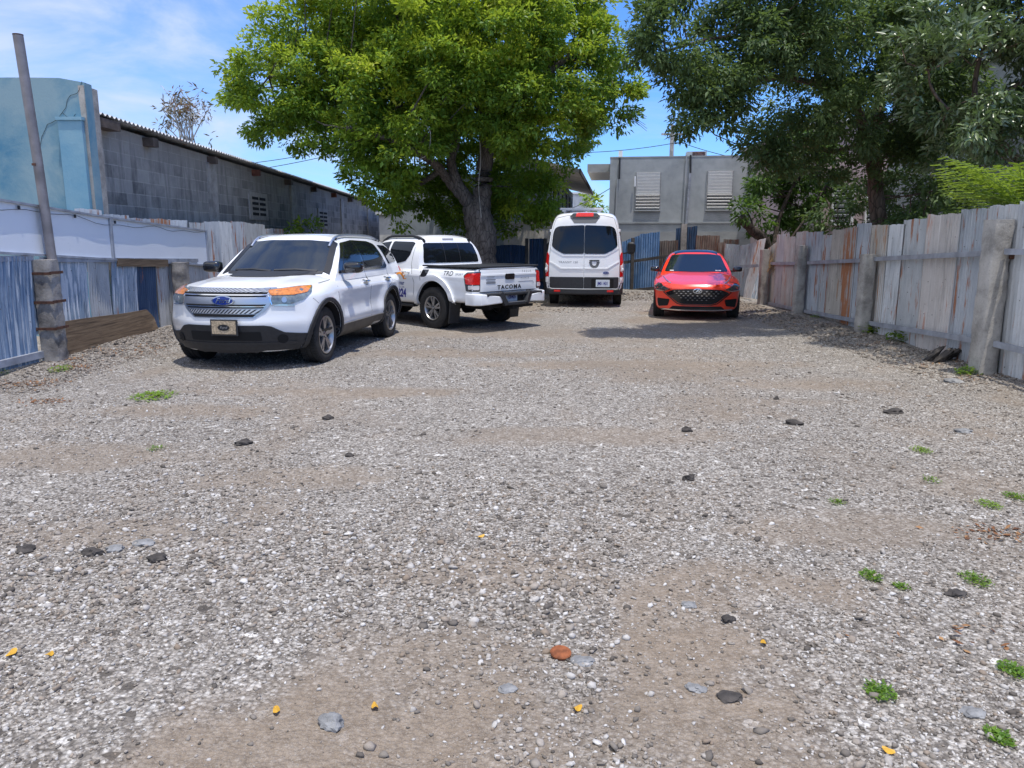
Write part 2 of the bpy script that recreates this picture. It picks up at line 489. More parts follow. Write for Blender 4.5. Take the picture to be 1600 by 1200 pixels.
def gravel(n_try):
    # sample positions with density falling off with distance
    y = 1.75 + (13.5 - 1.75) * rng.uniform(0, 1, n_try) ** 1.35
    x = rng.uniform(-1, 1, n_try) * (0.72 * y + 0.7)
    dens = (0.72 * y + 0.7) / (0.72 * 13.5 + 0.7) * np.clip(2.2 / (0.35 + 0.28 * y), 0, 2.0)
    keep = rng.uniform(0, 1, n_try) < dens
    dm = dirt_mask(x, y)
    patch = fbm(x * 0.9 + 7, y * 0.8, 55, 3)
    keep &= rng.uniform(0, 1, n_try) < (1 - 0.86 * dm) * (0.30 + 1.0 * sstep(0.32, 0.62, patch))
    keep &= np.abs(x) < 6.2
    x, y = x[keep], y[keep]; n = len(x)
    big = sstep(0.42, 0.66, fbm(x * 0.5 + 20, y * 0.5, 88, 3)) * sstep(6.5, 3.0, y)
    r = np.exp(rng.normal(math.log(0.0054), 0.46, n)) * (1 + 0.6 * big)
    r = np.clip(r, 0.003, 0.024)
    V = ICO_V[None] * (1 + rng.uniform(-0.40, 0.36, (n, 12, 1)))
    V = V * (r[:, None] * np.stack([rng.uniform(0.8, 1.4, n), rng.uniform(0.7, 1.1, n), rng.uniform(0.4, 0.75, n)], 1))[:, None, :]
    V = np.einsum('nij,nkj->nki', rot_mats(n), V)
    V += np.stack([x, y, ground_z(x, y) + r * 0.22], 1)[:, None, :]
    Fc = ICO_F[None] + (np.arange(n) * 12)[:, None, None]
    t = rng.uniform(0, 1, n)
    return V.reshape(-1, 3), Fc.reshape(-1, 3), np.repeat(t, 20)
gv, gf, gt = gravel(330000)
me = np_mesh('gravel', gv, gf); face_attr(me, 'tone', gt)


def gravel_mat():
    m, nt, b, out = new_mat('crushed_stone')
    at = nd(nt, 'Attribute'); at.attribute_name = 'tone'
    c = ramp(nt, at.outputs['Fac'], [(0.0, (0.09, 0.079, 0.069)), (0.12, (0.165, 0.146, 0.127)), (0.3, (0.255, 0.224, 0.192)), (0.48, (0.335, 0.300, 0.262)), (0.56, (0.25, 0.195, 0.148)), (0.63, (0.34, 0.285, 0.23)), (0.74, (0.40, 0.372, 0.34)), (0.90, (0.50, 0.475, 0.445)), (1.0, (0.66, 0.64, 0.61))])
    v = coords(nt); f = noise(nt, v, 130, 4, 0.7)
    c = mix(nt, ramp(nt, f, [(0.35, (0.5, 0.5, 0.5)), (0.65, (0, 0, 0))]), c, mix(nt, 0.55, c, (0.12, 0.10, 0.08)))
    nt.links.new(c, b.inputs['Base Color']); b.inputs['Roughness'].default_value = 0.9; b.inputs['Specular IOR Level'].default_value = 0.25
    bump(nt, b, f, 0.35, 0.004)
    return m
M['crushed_stone'] = gravel_mat()
tag(link_mesh('gravel', me, M['crushed_stone']), 'loose pale and dark crushed stone covering the lot', 'gravel', kind='stuff')


def rock_mesh(r, sq=(1, 1, 0.55), seed=0, rough=0.22):
    bm = bmesh.new(); bmesh.ops.create_icosphere(bm, subdivisions=3, radius=1.0)
    rs = random.Random(seed); off = Vector((rs.uniform(0, 50), rs.uniform(0, 50), rs.uniform(0, 50)))
    from mathutils import noise as mn
    for v in bm.verts:
        p = v.co.copy()
        k = 1 + rough * 1.6 * mn.noise(p * 1.3 + off) + rough * 0.9 * mn.noise(p * 3.1 + off) + rough * 0.5 * mn.noise(p * 7 + off)
        q = p * k
        v.co = (q.x * r * sq[0], q.y * r * sq[1], q.z * r * sq[2])
    me = bpy.data.meshes.new('stone'); bm.to_mesh(me); bm.free()
    return me
# ------------------------------------------------------------------ vehicle tools
# local frame of a vehicle: x = distance behind the front bumper, y = to the vehicle's right, z = up
def blob(Fn, nu, nv, nw):
    key = {}; P = []
    def vid(i, j, k):
        t = (i, j, k)
        if t not in key: key[t] = len(P); P.append((i / nu, 2 * j / nv - 1, k / nw))
        return key[t]
    Q = []
    for i in range(nu):
        for j in range(nv):
            Q.append((vid(i, j, 0), vid(i, j + 1, 0), vid(i + 1, j + 1, 0), vid(i + 1, j, 0)))
            Q.append((vid(i, j, nw), vid(i + 1, j, nw), vid(i + 1, j + 1, nw), vid(i, j + 1, nw)))
    for i in range(nu):
        for k in range(nw):
            Q.append((vid(i, 0, k), vid(i + 1, 0, k), vid(i + 1, 0, k + 1), vid(i, 0, k + 1)))
            Q.append((vid(i, nv, k), vid(i, nv, k + 1), vid(i + 1, nv, k + 1), vid(i + 1, nv, k)))
    for j in range(nv):
        for k in range(nw):
            Q.append((vid(0, j, k), vid(0, j, k + 1), vid(0, j + 1, k + 1), vid(0, j + 1, k)))
            Q.append((vid(nu, j, k), vid(nu, j + 1, k), vid(nu, j + 1, k + 1), vid(nu, j, k + 1)))
    A = np.array(P)
    V = np.stack(Fn(A[:, 0], A[:, 1], A[:, 2]), 1)
    return V, Q


def cut_arches(V, Q, wheels, r, depth_in, zc):
    """cuts wheel arches out of a closed body; returns mesh with slot 1 on the wells"""
    me = raw_mesh('tmp_body', V, Q)
    bm = bmesh.new(); bm.from_mesh(me); bmesh.ops.recalc_face_normals(bm, faces=bm.faces); bm.to_mesh(me); bm.free()
    ob = bpy.data.objects.new('tmp_body', me); COL.objects.link(ob)
    cutters = []
    for (sx_) in wheels:
        for sgn in (-1, 1):
            b = MB(); b.lathe([(sgn * depth_in, 0.0001), (sgn * depth_in, r), (sgn * 1.6, r), (sgn * 1.6, 0.0001)], 48, 'y', (sx_, 0, zc), closed=False)
            bmm = raw_mesh('tmp_cut', b.v, b.f)
            bm = bmesh.new(); bm.from_mesh(bmm); bmesh.ops.remove_doubles(bm, verts=bm.verts, dist=0.001)
            bmesh.ops.recalc_face_normals(bm, faces=bm.faces); bm.to_mesh(bmm); bm.free()
            co = bpy.data.objects.new('tmp_cut', bmm); COL.objects.link(co); cutters.append(co)
            md = ob.modifiers.new('b', 'BOOLEAN'); md.operation = 'DIFFERENCE'; md.object = co; md.solver = 'EXACT'
    bpy.context.view_layer.update()
    dg = bpy.context.evaluated_depsgraph_get()
    res = bpy.data.meshes.new_from_object(ob.evaluated_get(dg))
    for co in cutters: bpy.data.objects.remove(co)
    bpy.data.objects.remove(ob)
    VV = [v.co.copy() for v in res.vertices]; FF = []; MI = []
    for p in res.polygons:
        c = p.center; well = 0
        for sx_ in wheels:
            d = math.hypot(c.x - sx_, c.z - zc)
            vs_ = [VV[i] for i in p.vertices]
            onr = all(abs(math.hypot(q.x - sx_, q.z - zc) - r) < 0.006 for q in vs_)
            onp = all(abs(abs(q.y) - depth_in) < 0.002 for q in vs_) and d < r + 0.01
            if onr or onp: well = 1
        FF.append(tuple(p.vertices)); MI.append(well)
    bpy.data.meshes.remove(res)
    return VV, FF, MI


class Body:
    """the closed shells of a vehicle body plus a projector for everything that sits on its skin"""
    def __init__(s): s.v = []; s.f = []; s.m = []
    def add(s, V, Fs, mi=None):
        b = len(s.v); s.v += [Vector(p) for p in V]; s.f += [tuple(b + i for i in f) for f in Fs]
        s.m += list(mi) if mi is not None else [0] * len(Fs)
    def done(s): s.bvh = BVHTree.FromPolygons(s.v, s.f)
    def build(s, mats, parent, smooth=32):
        me = raw_mesh('body', s.v, s.f, s.m)
        bm = bmesh.new(); bm.from_mesh(me); bmesh.ops.recalc_face_normals(bm, faces=bm.faces); bm.to_mesh(me); bm.free()
        return link_mesh('body', me, mats, parent, smooth)

    def hit(s, p, d):
        o = Vector(p) - Vector(d) * 8.0
        loc, n, i, dist = s.bvh.ray_cast(o, Vector(d), 16.0)
        if loc is None:
            loc, n, i, dist = s.bvh.find_nearest(Vector(p)); return loc, n
        return loc, n


def dirv(phi, pitch=0.0):
    a = R(phi); c = math.cos(R(pitch)); return Vector((math.cos(a) * c, math.sin(a) * c, math.sin(R(pitch))))


def tri_fill(poly, h):
    n = len(poly)
    pts = []
    for i in range(n):       # subdivide the outline
        a, b = Vector(poly[i]), Vector(poly[(i + 1) % n]); L = (b - a).length; k = max(1, int(L / h))
        pts += [a.lerp(b, t / k) for t in range(k)]
    ne = len(pts); edges = [(i, (i + 1) % ne) for i in range(ne)]
    xs = [p.x for p in pts]; ys = [p.y for p in pts]
    x = min(xs) + h * .5
    def inside(q):
        c = False; j = ne - 1
        for i in range(ne):
            if (pts[i].y > q.y) != (pts[j].y > q.y) and q.x < (pts[j].x - pts[i].x) * (q.y - pts[i].y) / (pts[j].y - pts[i].y) + pts[i].x: c = not c
            j = i
        return c
    extra = []
    while x < max(xs):
        y = min(ys) + h * .5
        while y < max(ys):
            q = Vector((x, y))
            if inside(q) and min((q - p).length for p in pts) > h * 0.4: extra.append(q)
            y += h
        x += h
    vv, ee, ff, _, _, _ = delaunay_2d_cdt(pts + extra, edges, [], 1, 1e-5)
    ff = [f for f in ff if inside(sum((vv[i] for i in f), Vector((0, 0))) / len(f))]
    return vv, ff


def round_poly(poly, rad, seg=4):
    out = []; n = len(poly)
    for i in range(n):
        p = Vector(poly[i]); a = Vector(poly[i - 1]); b = Vector(poly[(i + 1) % n])
        u = (a - p); w = (b - p); r = min(rad, u.length * .45, w.length * .45)
        s, e = p + u.normalized() * r, p + w.normalized() * r
        for k in range(seg + 1):
            t = k / seg; out.append((s * (1 - t) ** 2 + p * 2 * t * (1 - t) + e * t * t))
    return out


def frame_of(phi):
    d = dirv(phi); t = Vector((-d.y, d.x, 0)); return d, t


def decal_pts(body, uv, phi, off, anchor):
    d, t = frame_of(phi); out = []
    for q in uv:
        p = t * q.x + Vector((0, 0, q.y)) + d * anchor.dot(d)
        loc, n = body.hit(p, d)
        nn = n if n.dot(d) < 0 else -n
        nn = (nn - d * 0.6).normalized()
        out.append((loc + nn * off, loc - nn * 0.012))
    return out


def decal(mb, body, pts3, phi, off=0.006, h=0.07, rad=0.0, mi=0):
    """outline as 3D points near the skin, looked at along dirv(phi); a thin solid patch that hugs the skin"""
    d, t = frame_of(phi)
    poly = [Vector((Vector(p).dot(t), p[2])) for p in pts3]
    if rad > 0: poly = round_poly(poly, rad)
    anchor = sum((Vector(p) for p in pts3), Vector()) / len(pts3)
    vv, ff = tri_fill(poly, h)
    prs = decal_pts(body, vv, phi, off, anchor)
    n = len(vv); V = [a for a, b in prs] + [b for a, b in prs]; Fs = []
    from collections import Counter
    ec = Counter()
    for f in ff:
        for i in range(len(f)): ec[tuple(sorted((f[i], f[(i + 1) % len(f)])))] += 1
    for f in ff:
        Fs.append(tuple(f)); Fs.append(tuple(n + i for i in reversed(f)))
        for i in range(len(f)):
            a, b = f[i], f[(i + 1) % len(f)]
            if ec[tuple(sorted((a, b)))] == 1: Fs.append((b, a, n + a, n + b))
    mb.add(V, Fs, mi)
    return mb


def strip(mb, body, pts3, phi, w=0.008, off=0.003, mi=0, h=0.08):
    """narrow line following the skin through points"""
    d, t = frame_of(phi)
    P = [Vector((Vector(p).dot(t), p[2])) for p in pts3]
    Q = []
    for i in range(len(P) - 1):
        k = max(1, int((P[i + 1] - P[i]).length / h))
        Q += [P[i].lerp(P[i + 1], j / k) for j in range(k)]
    Q.append(P[-1])
    L, Rr = [], []
    for i in range(len(Q)):
        dd = (Q[min(i + 1, len(Q) - 1)] - Q[max(i - 1, 0)]).normalized(); nn = Vector((-dd.y, dd.x)) * w / 2
        L.append(Q[i] + nn); Rr.append(Q[i] - nn)
    anchor = sum((Vector(p) for p in pts3), Vector()) / len(pts3)
    n = len(Q); pr = decal_pts(body, L + Rr, phi, off, anchor)
    V = [a for a, b in pr] + [b for a, b in pr]; Fs = []
    for i in range(n - 1):
        Fs.append((i, i + 1, n + i + 1, n + i)); Fs.append((2 * n + i, 3 * n + i, 3 * n + i + 1, 2 * n + i + 1))
        Fs.append((i, 2 * n + i, 2 * n + i + 1, i + 1)); Fs.append((n + i, n + i + 1, 3 * n + i + 1, 3 * n + i))
    Fs.append((0, n, 3 * n, 2 * n)); Fs.append((n - 1, 3 * n - 1, 4 * n - 1, 2 * n - 1)[::-1] if False else (n - 1, 3 * n - 1, 4 * n - 1, 2 * n - 1))
    mb.add(V, Fs, mi); return mb


def S(pts, side): return [(s, side * 1.0, z) for s, z in pts]          # outline in side view
def FR(pts, s=0.0): return [(s, y, z) for y, z in pts]                   # outline in front or rear view
def mir(pts): return [(p[0], -p[1], p[2]) for p in pts]


def ellipse(c, a, b, n=28):
    return [(c[0] + a * math.cos(2 * math.pi * i / n), c[1] + b * math.sin(2 * math.pi * i / n)) for i in range(n)]


def text_mesh(body_str, size, shear=0.0, spacing=1.0, xs=1.0, bold=0.0):
    cu = bpy.data.curves.new('txt', 'FONT'); cu.body = body_str; cu.size = size; cu.shear = shear
    cu.align_x = 'CENTER'; cu.align_y = 'CENTER'; cu.space_character = spacing; cu.offset = bold; cu.resolution_u = 3
    ob = bpy.data.objects.new('txt', cu); COL.objects.link(ob)
    bpy.context.view_layer.update()
    dg = bpy.context.evaluated_depsgraph_get(); me = bpy.data.meshes.new_from_object(ob.evaluated_get(dg))
    V = [(v.co.x * xs, v.co.y) for v in me.vertices]; Fs = [tuple(p.vertices) for p in me.polygons]
    bpy.data.objects.remove(ob); bpy.data.curves.remove(cu); bpy.data.meshes.remove(me)
    return V, Fs


def text_on(mb, body, s, size, at, phi, off=0.006, mi=0, **kw):
    d, t = frame_of(phi)
    V, Fs = text_mesh(s, size, **kw)
    # seen from outside, reading left to right runs along -t
    c = Vector(at); uv = [Vector((c.dot(t) - x, c.z + y)) for x, y in V]
    pr = decal_pts(body, uv, phi, off, c)
    mb.add([a for a, b in pr], Fs, mi)
    return mb


def make_wheel(name, r, w, rr, spokes, twin, parent, mats_rim, side, pos, dark=False):
    """tyre (thing's part) with its rim as sub-part; axis along y; outer face at side"""
    tb = MB(); h = w / 2; sd_ = side
    prof = [(-h * .82, rr * .97), (-h * .95, rr * 1.06), (-h, (r + rr) / 2), (-h * .93, r * .955), (-h * .78, r * .992), (-h * .3, r), (-h * .27, r * .975), (-h * .2, r * .975), (-h * .17, r), (h * .17, r), (h * .2, r * .975), (h * .27, r * .975), (h * .3, r), (h * .78, r * .992), (h * .93, r * .955), (h, (r + rr) / 2), (h * .95, rr * 1.06), (h * .82, rr * .97), (h * .3, rr * .9), (-h * .3, rr * .9)]
    tb.lathe(prof, 56)
    # tread blocks at the shoulder
    for k in range(56):
        a = 2 * math.pi * k / 56
        for sg in (-1, 1):
            Mx = Matrix.Rotation(-a, 3, 'Y')
            tb.box(Mx @ Vector((r * .985, sg * h * .66, 0)), (0.022, h * .42, r * .075), Mx)
    t = tb.build(name, M['tyre'], parent, 40); t.location = pos
    rb = MB(); f = sd_ * h
    rb.lathe([(f * .86, rr * 1.0), (f * .98, rr * 1.02), (f * .99, rr * .97), (f * .80, rr * .90), (f * .1, rr * .86), (f * .1, rr * .9)], 48, mi=0)
    rb.lathe([(f * .25, 0.0), (f * .25, rr * .88), (f * .12, rr * .88), (f * .12, 0.0)], 32, mi=1, closed=False)
    rb.lathe([(f * .84, 0.0), (f * .84, rr * .13), (f * .78, rr * .21), (f * .5, rr * .24), (f * .3, rr * .24)], 24, mi=0, closed=False)
    for k in range(spokes):
        a0 = 2 * math.pi * k / spokes + 0.3
        for da in ((-twin, twin) if twin else (0,)):
            a1 = a0 + da * .45; a2 = a0 + da
            ci, co = Vector((math.cos(a1), 0, math.sin(a1))), Vector((math.cos(a2), 0, math.sin(a2)))
            tn = Vector((-math.sin(a2), 0, math.cos(a2)))
            wi, wo_ = rr * .075, rr * (.085 if twin else .12)
            a = ci * rr * .16 + Vector((0, f * .80, 0)); b = co * rr * .93 + Vector((0, f * .88, 0))
            V = []
            for p, ww, dep in ((a, wi, .45), (b, wo_, .3)):
                V += [p - tn * ww, p + tn * ww, p + tn * ww * .8 - Vector((0, f * dep, 0)), p - tn * ww * .8 - Vector((0, f * dep, 0))]
            rb.add(V, [(0, 1, 5, 4), (1, 2, 6, 5), (2, 3, 7, 6), (3, 0, 4, 7), (0, 3, 2, 1), (4, 5, 6, 7)], 2 if (dark and twin and da < 0 and False) else 0)
    for k in range(5):
        a = 2 * math.pi * k / 5
        rb.lathe([(f * .86, 0.0), (f * .86, .011), (f * .7, .011)], 8, 'y', (math.cos(a) * rr * .16, 0, math.sin(a) * rr * .16), 1, closed=False)
    rb.build('rim', mats_rim, t, 35)
    return t


def hull_mirror(name, c, d, parent, mat, side, stalk_to):
    """rounded door mirror housing on a stalk"""
    bm = bmesh.new(); bmesh.ops.create_icosphere(bm, subdivisions=3, radius=1.0)
    mb = MB(); V = []
    for v in bm.verts:
        p = v.co; e = 0.6
        q = Vector([math.copysign(abs(a) ** e, a) for a in p])
        q.x *= (1 + 0.25 * -side * q.y * 0)
        V.append((c[0] + q.x * d[0], c[1] + q.y * d[1], c[2] + q.z * d[2]))
    bm.verts.index_update()
    mb.add(V, [tuple(v.index for v in f.verts) for f in bm.faces]); bm.free()
    mb.bar((c[0], c[1] - side * d[1] * .5, c[2] - d[2] * .7), stalk_to, 0.07, 0.045)
    o = mb.build(name, mat, parent, 50)
    g = MB(); g.box((c[0] + d[0] * 0.93, c[1], c[2]), (0.02, d[1] * 1.5, d[2] * 1.45), bev=0.008)
    g.build('mirror_glass', M['glass'], o)
    return o


def arc_band(c, r0, r1, a0, a1, n=18):
    out = [(c[0] + r1 * math.cos(R(a0 + (a1 - a0) * i / n)), c[1] + r1 * math.sin(R(a0 + (a1 - a0) * i / n))) for i in range(n + 1)]
    out += [(c[0] + r0 * math.cos(R(a1 + (a0 - a1) * i / n)), c[1] + r0 * math.sin(R(a1 + (a0 - a1) * i / n))) for i in range(n + 1)]
    return out


def interp(s, table):
    xs = np.array([a for a, b in table]); ys = np.array([b for a, b in table])
    # smooth monotone interpolation
    h = np.diff(xs); dl = np.diff(ys) / h
    m = np.zeros(len(xs)); m[0] = dl[0]; m[-1] = dl[-1]
    for i in range(1, len(xs) - 1):
        m[i] = 0 if dl[i - 1] * dl[i] <= 0 else 3 * (h[i - 1] + h[i]) / ((2 * h[i] + h[i - 1]) / dl[i - 1] + (h[i] + 2 * h[i - 1]) / dl[i])
    s = np.clip(s, xs[0], xs[-1]); k = np.clip(np.searchsorted(xs, s) - 1, 0, len(xs) - 2)
    t = (s - xs[k]) / h[k]
    return ((1 + 2 * t) * (1 - t) ** 2 * ys[k] + t * (1 - t) ** 2 * h[k] * m[k] + t * t * (3 - 2 * t) * ys[k + 1] + t * t * (t - 1) * h[k] * m[k + 1])


def superell(v, w, n):
    m = np.maximum(np.abs(v), np.abs(w)); r = (np.abs(v) ** n + np.abs(w) ** n) ** (1 / n)
    k = np.where(r > 1e-9, m / np.maximum(r, 1e-9), 1.0)
    return v * k, w * k


def warp_u(u, tab): return np.interp(u, [a for a, b in tab], [b for a, b in tab])


def lower_fn(L, zb, zt, W, prof, n=7, fb=0.35, fe=3.0, fl=1.1, fprof=((0, 0), (1, 0)), rb=0.15, re=4.0, rl=0.8, rprof=((0, 0), (1, 0)), crown=0.05, extra=None):
    """lower body shell. prof: height-> half-width factor; fb/rb: how far the nose and tail corners sweep back"""
    def Fn(u, v, w):
        s = u * L
        v2, w2 = superell(v, 2 * w - 1, n); ww = (w2 + 1) / 2
        z0, z1 = interp(s, zb), interp(s, zt)
        z = z0 + (z1 - z0) * ww
        hw = interp(s, W) * interp(z, prof)
        y = v2 * hw
        z = z - crown * (v2 ** 2) * sstep(0.75, 1.0, ww)
        ff = np.clip(1 - s / fl, 0, 1) ** 1.5; rf = np.clip(1 - (L - s) / rl, 0, 1) ** 1.5
        x = s + ff * (fb * np.abs(v2) ** fe + interp(z, fprof)) - rf * (rb * np.abs(v2) ** re + interp(z, rprof))
        if extra is not None: x, y, z = extra(x, y, z, s, v2, ww)
        return x, y, z
    return Fn


def cabin_fn(sf, sr, zbelt, roof, Wb, Wt, n=5, bow=0.12, rbow=0.05, crown=0.03, side_bulge=0.02):
    """greenhouse shell. sf, sr: tables height fraction -> x of windscreen and rear edge"""
    def Fn(u, v, w):
        up = np.clip(w, 0, 1)
        v2, w2 = superell(v, up, n)
        a, b = interp(w2, sf), interp(w2, sr)
        s = a + (b - a) * u
        z = zbelt + (interp(s, roof) - zbelt) * w2
        hw = interp(s, Wb) * (1 - w2) + interp(s, Wt) * w2 + side_bulge * np.sin(np.pi * np.clip(w2, 0, 1))
        y = v2 * hw
        z = z + crown * (1 - v2 ** 2) * sstep(0.8, 1.0, w2)
        ff = np.clip(1 - u / 0.35, 0, 1) ** 1.3; rf = np.clip((u - 0.65) / 0.35, 0, 1) ** 1.3
        x = s + ff * bow * np.abs(v2) ** 2.2 - rf * rbow * np.abs(v2) ** 2.5
        return x, y, z
    return Fn
# ------------------------------------------------------------------ white SUV
def both(fn):
    for sd in (-1, 1): fn(sd)


def make_suv(loc, rz):
    root = empty('parked_suv', loc, rz, 'white SUV with orange indicators and chrome grille facing the camera', 'SUV')
    L, WB0, WB1, zc = 5.0, 0.94, 3.80, 0.385
    prof = [(0.2, .90), (0.40, .97), (0.50, .985), (0.70, 1.0), (0.95, .992), (1.08, .965), (1.2, .925)]
    B = Body()
    fpro = [(0.15, .16), (.30, .07), (.50, .02), (.62, 0.0), (.72, .015), (.95, .03), (1.08, .09), (1.2, .2)]
    rpro = [(0.2, .10), (.45, .0), (.70, .01), (.95, .03), (1.2, .10)]
    def ext(x, y, z, s, v, w):
        # raised hood centre and a shoulder crease along the doors
        hood = sstep(1.45, 1.25, s) * sstep(.05, .3, s) * sstep(.9, 1.0, w)
        z = z + 0.022 * hood * sstep(.55, .42, np.abs(v)) + 0.0
        side = sstep(.9, 1.0, np.abs(v)) * sstep(1.3, 1.7, s) * sstep(4.9, 4.4, s)
        y = y + np.sign(v) * side * (0.018 * np.exp(-((z - .98) / .05) ** 2) - 0.022 * np.exp(-((z - .72) / .12) ** 2) + 0.012 * np.exp(-((z - .55) / .06) ** 2))
        for wx in (WB0, WB1):
            y = y + np.sign(v) * 0.03 * sstep(.9, 1.0, np.abs(v)) * np.exp(-(((x - wx) ** 2 + (z - .4) ** 2) ** .5 - .5) ** 2 / .02)
        return x, y, z
    fn = lower_fn(L, [(0, .24), (.5, .22), (1.2, .24), (4.2, .26), (5.0, .34)],
                  [(0, 1.06), (.15, 1.10), (.5, 1.145), (1.0, 1.18), (1.45, 1.215), (2.2, 1.20), (4.6, 1.20), (4.9, 1.16), (5.0, 1.10)],
                  [(0, .90), (.3, .955), (.8, .985), (2, .99), (4, .985), (4.45, .955), (4.75, .90), (5.0, .82)], prof, 9, .40, 2.8, 1.15, fpro, .26, 3.0, .9, rpro, .055, ext)
    V, Q = blob(fn, 84, 30, 26)
    B.add(*cut_arches(V, Q, (WB0, WB1), .455, .60, zc + .01))
    roof = [(1.2, 1.66), (2.0, 1.70), (2.3, 1.735), (2.8, 1.76), (3.6, 1.755), (4.3, 1.725), (4.7, 1.70), (5, 1.68)]
    cf = cabin_fn([(0, 1.28), (.5, 1.70), (.85, 2.03), (.95, 2.17), (1, 2.36)], [(0, 4.97), (.5, 4.82), (.85, 4.62), (.95, 4.58), (1, 4.45)],
                  1.10, roof, [(1.2, .90), (2, .915), (4, .90), (5, .84)], [(1.2, .66), (2.2, .705), (3.5, .70), (5, .62)], 6, .20, .10, .03, .02)
    V, Q = blob(cf, 60, 26, 20); B.add(V, Q)
    B.done(); body = B.build([M['white_paint'], M['dark_void']], root, 30)

    # glass
    mb = MB(); decal(mb, B, FR([(-.76, 1.235), (.76, 1.235), (.645, 1.655), (.3, 1.685), (-.3, 1.685), (-.645, 1.655)], 1.6), 0, .012, .045, .05); ws = mb.build('windscreen', M['windscreen'], root, 40)
    mb = MB(); strip(mb, B, FR([(-.70, 1.225), (-.3, 1.212), (.3, 1.212), (.70, 1.225)], 1.4), 0, .05, .012); mb.build('cowl', M['black_plastic'], root)
    for y0, y1 in ((-.62, -.02), (.02, .6)):
        mb = MB(); strip(mb, B, FR([(y0, 1.24), ((y0 + y1) / 2, 1.262), (y1, 1.25)], 1.5), 0, .018, .022); mb.build('wiper', M['black_plastic'], root)
    mb = MB(); decal(mb, B, FR([(-.68, 1.25), (.68, 1.25), (.58, 1.60), (-.58, 1.60)], 4.8), 180, .006, .08, .06); mb.build('rear_window', M['glass'], root, 40)
    def sidebits(sd):
        ph = 90 if sd < 0 else -90
        def sdecal(name, pts, mat, off=.006, rad=.03, h=.08):
            mb = MB(); decal(mb, B, S(pts, sd), ph, off, h, rad); return mb.build(name, mat, root, 40)
        sdecal('window_trim', [(1.70, 1.205), (1.86, 1.36), (2.10, 1.52), (2.32, 1.645), (2.8, 1.685), (3.5, 1.665), (3.72, 1.62), (3.96, 1.24), (3.86, 1.205)], M['black_gloss'], .010, .03, .04)
        mb = MB(); strip(mb, B, [(1.50, sd * .85, 1.21), (1.66, sd * .83, 1.32), (1.86, sd * .79, 1.46), (2.08, sd * .735, 1.60), (2.20, sd * .70, 1.655)], -sd * 52, .06, .016, 0, .04); mb.build('pillar_trim', M['pillar_black'], root, 40)
        sdecal('front_window', [(1.84, 1.235), (2.18, 1.50), (2.37, 1.615), (2.74, 1.655), (2.76, 1.235)], M['glass'], .014)
        sdecal('rear_window', [(2.84, 1.235), (2.83, 1.655), (3.45, 1.64), (3.64, 1.60), (3.84, 1.25)], M['glass'], .014)
        sdecal('quarter_window', [(4.12, 1.27), (3.92, 1.60), (4.38, 1.585), (4.62, 1.50), (4.70, 1.30)], M['glass'], .008)
        # sill cladding, arch cladding
        sdecal('sill_cladding', [(1.42, .25), (1.40, .40), (1.46, .465), (3.28, .465), (3.34, .40), (3.32, .26)], M['grey_plastic'], .02, .02)
        mb = MB(); strip(mb, B, S([(1.46, .475), (3.28, .475)], sd), ph, .016, .016); mb.build('sill_trim', M['silver'], root)
        for wx in (WB0, WB1):
            mb = MB(); decal(mb, B, S(arc_band((wx, zc + .01), .461, .515, -14, 194), sd), ph, .026, .035)
            mb.build('arch_cladding', M['black_plastic'], root, 40)
        mb = MB()
        strip(mb, B, S([(1.50, 1.20), (1.40, .95), (1.44, .48)], sd), ph, .009, .002)
        strip(mb, B, S([(2.78, 1.21), (2.79, .48)], sd), ph, .009, .002)
        strip(mb, B, S([(3.93, 1.22), (3.86, 1.0), (3.62, .90)], sd), ph, .009, .002)
        strip(mb, B, S([(1.0, 1.10), (1.42, 1.13)], sd), ph, .007, .002)
        strip(mb, B, S([(.72, .80), (.50, .98), (.43, 1.05)], sd), ph, .006, .002)
        mb.build_each('door_gap', M['gap_grey'], root)
        for hs_ in (2.58, 3.62):
            mb = MB(); loc, n = B.hit((hs_, sd, 1.03), dirv(ph))
            decal(mb, B, S(ellipse((hs_, 1.03), .075, .045), sd), ph, .003, .03, mi=1)
            mb.tube([(hs_ - .11, loc.y + sd * .008, 1.045), (hs_ - .07, loc.y + sd * .045, 1.05), (hs_ + .07, loc.y + sd * .045, 1.05), (hs_ + .11, loc.y + sd * .008, 1.045)], .016, 8)
            mb.build('door_handle', [M['chrome'], M['gap_grey']], root, 40)
        loc, n = B.hit((1.78, sd, 1.21), dirv(ph))
        hull_mirror('door_mirror', (1.80, sd * 1.07, 1.29), (.10, .135, .085), root, M['black_gloss'], sd, (1.80, loc.y, 1.225))
        # roof rail
        pts = []
        for i in range(19):
            s = 2.10 + (4.35 - 2.10) * i / 18
            l2, n2 = B.hit((s, sd * .60, 1.8), Vector((0, 0, -1)))
            lift = .032 * min(1, 6 * i / 18, 6 * (18 - i) / 18)
            pts.append((s, sd * .60, l2.z + .012 + lift))
        mb = MB(); mb.tube(pts, .020, 8)
        for q in (0, 1, 2, 17, 18): mb.tube([pts[q], (pts[q][0], pts[q][1], pts[q][2] - .06)], .026, 8, 1)
        mb.build('roof_rail', [M['silver'], M['black_plastic']], root, 50)
        # head lamp wraps the corner
        ph2 = 38 if sd < 0 else -38
        def H(pts): return [(x, sd * y, z) for x, y, z in pts]
        mb = MB(); decal(mb, B, H([(.10, .57, 1.055), (.10, .60, .875), (.24, .80, .865), (.40, .90, .915), (.56, .95, 1.0), (.66, .96, 1.085), (.40, .90, 1.085)]), ph2, .010, .05, .02)
        hl = mb.build('headlight', M['lamp_grey'], root, 40)
        mb = MB(); decal(mb, B, H([(.11, .585, 1.045), (.12, .60, .985), (.30, .83, .985), (.48, .93, 1.005), (.64, .955, 1.08), (.40, .90, 1.078)]), ph2, .016, .05, .02)
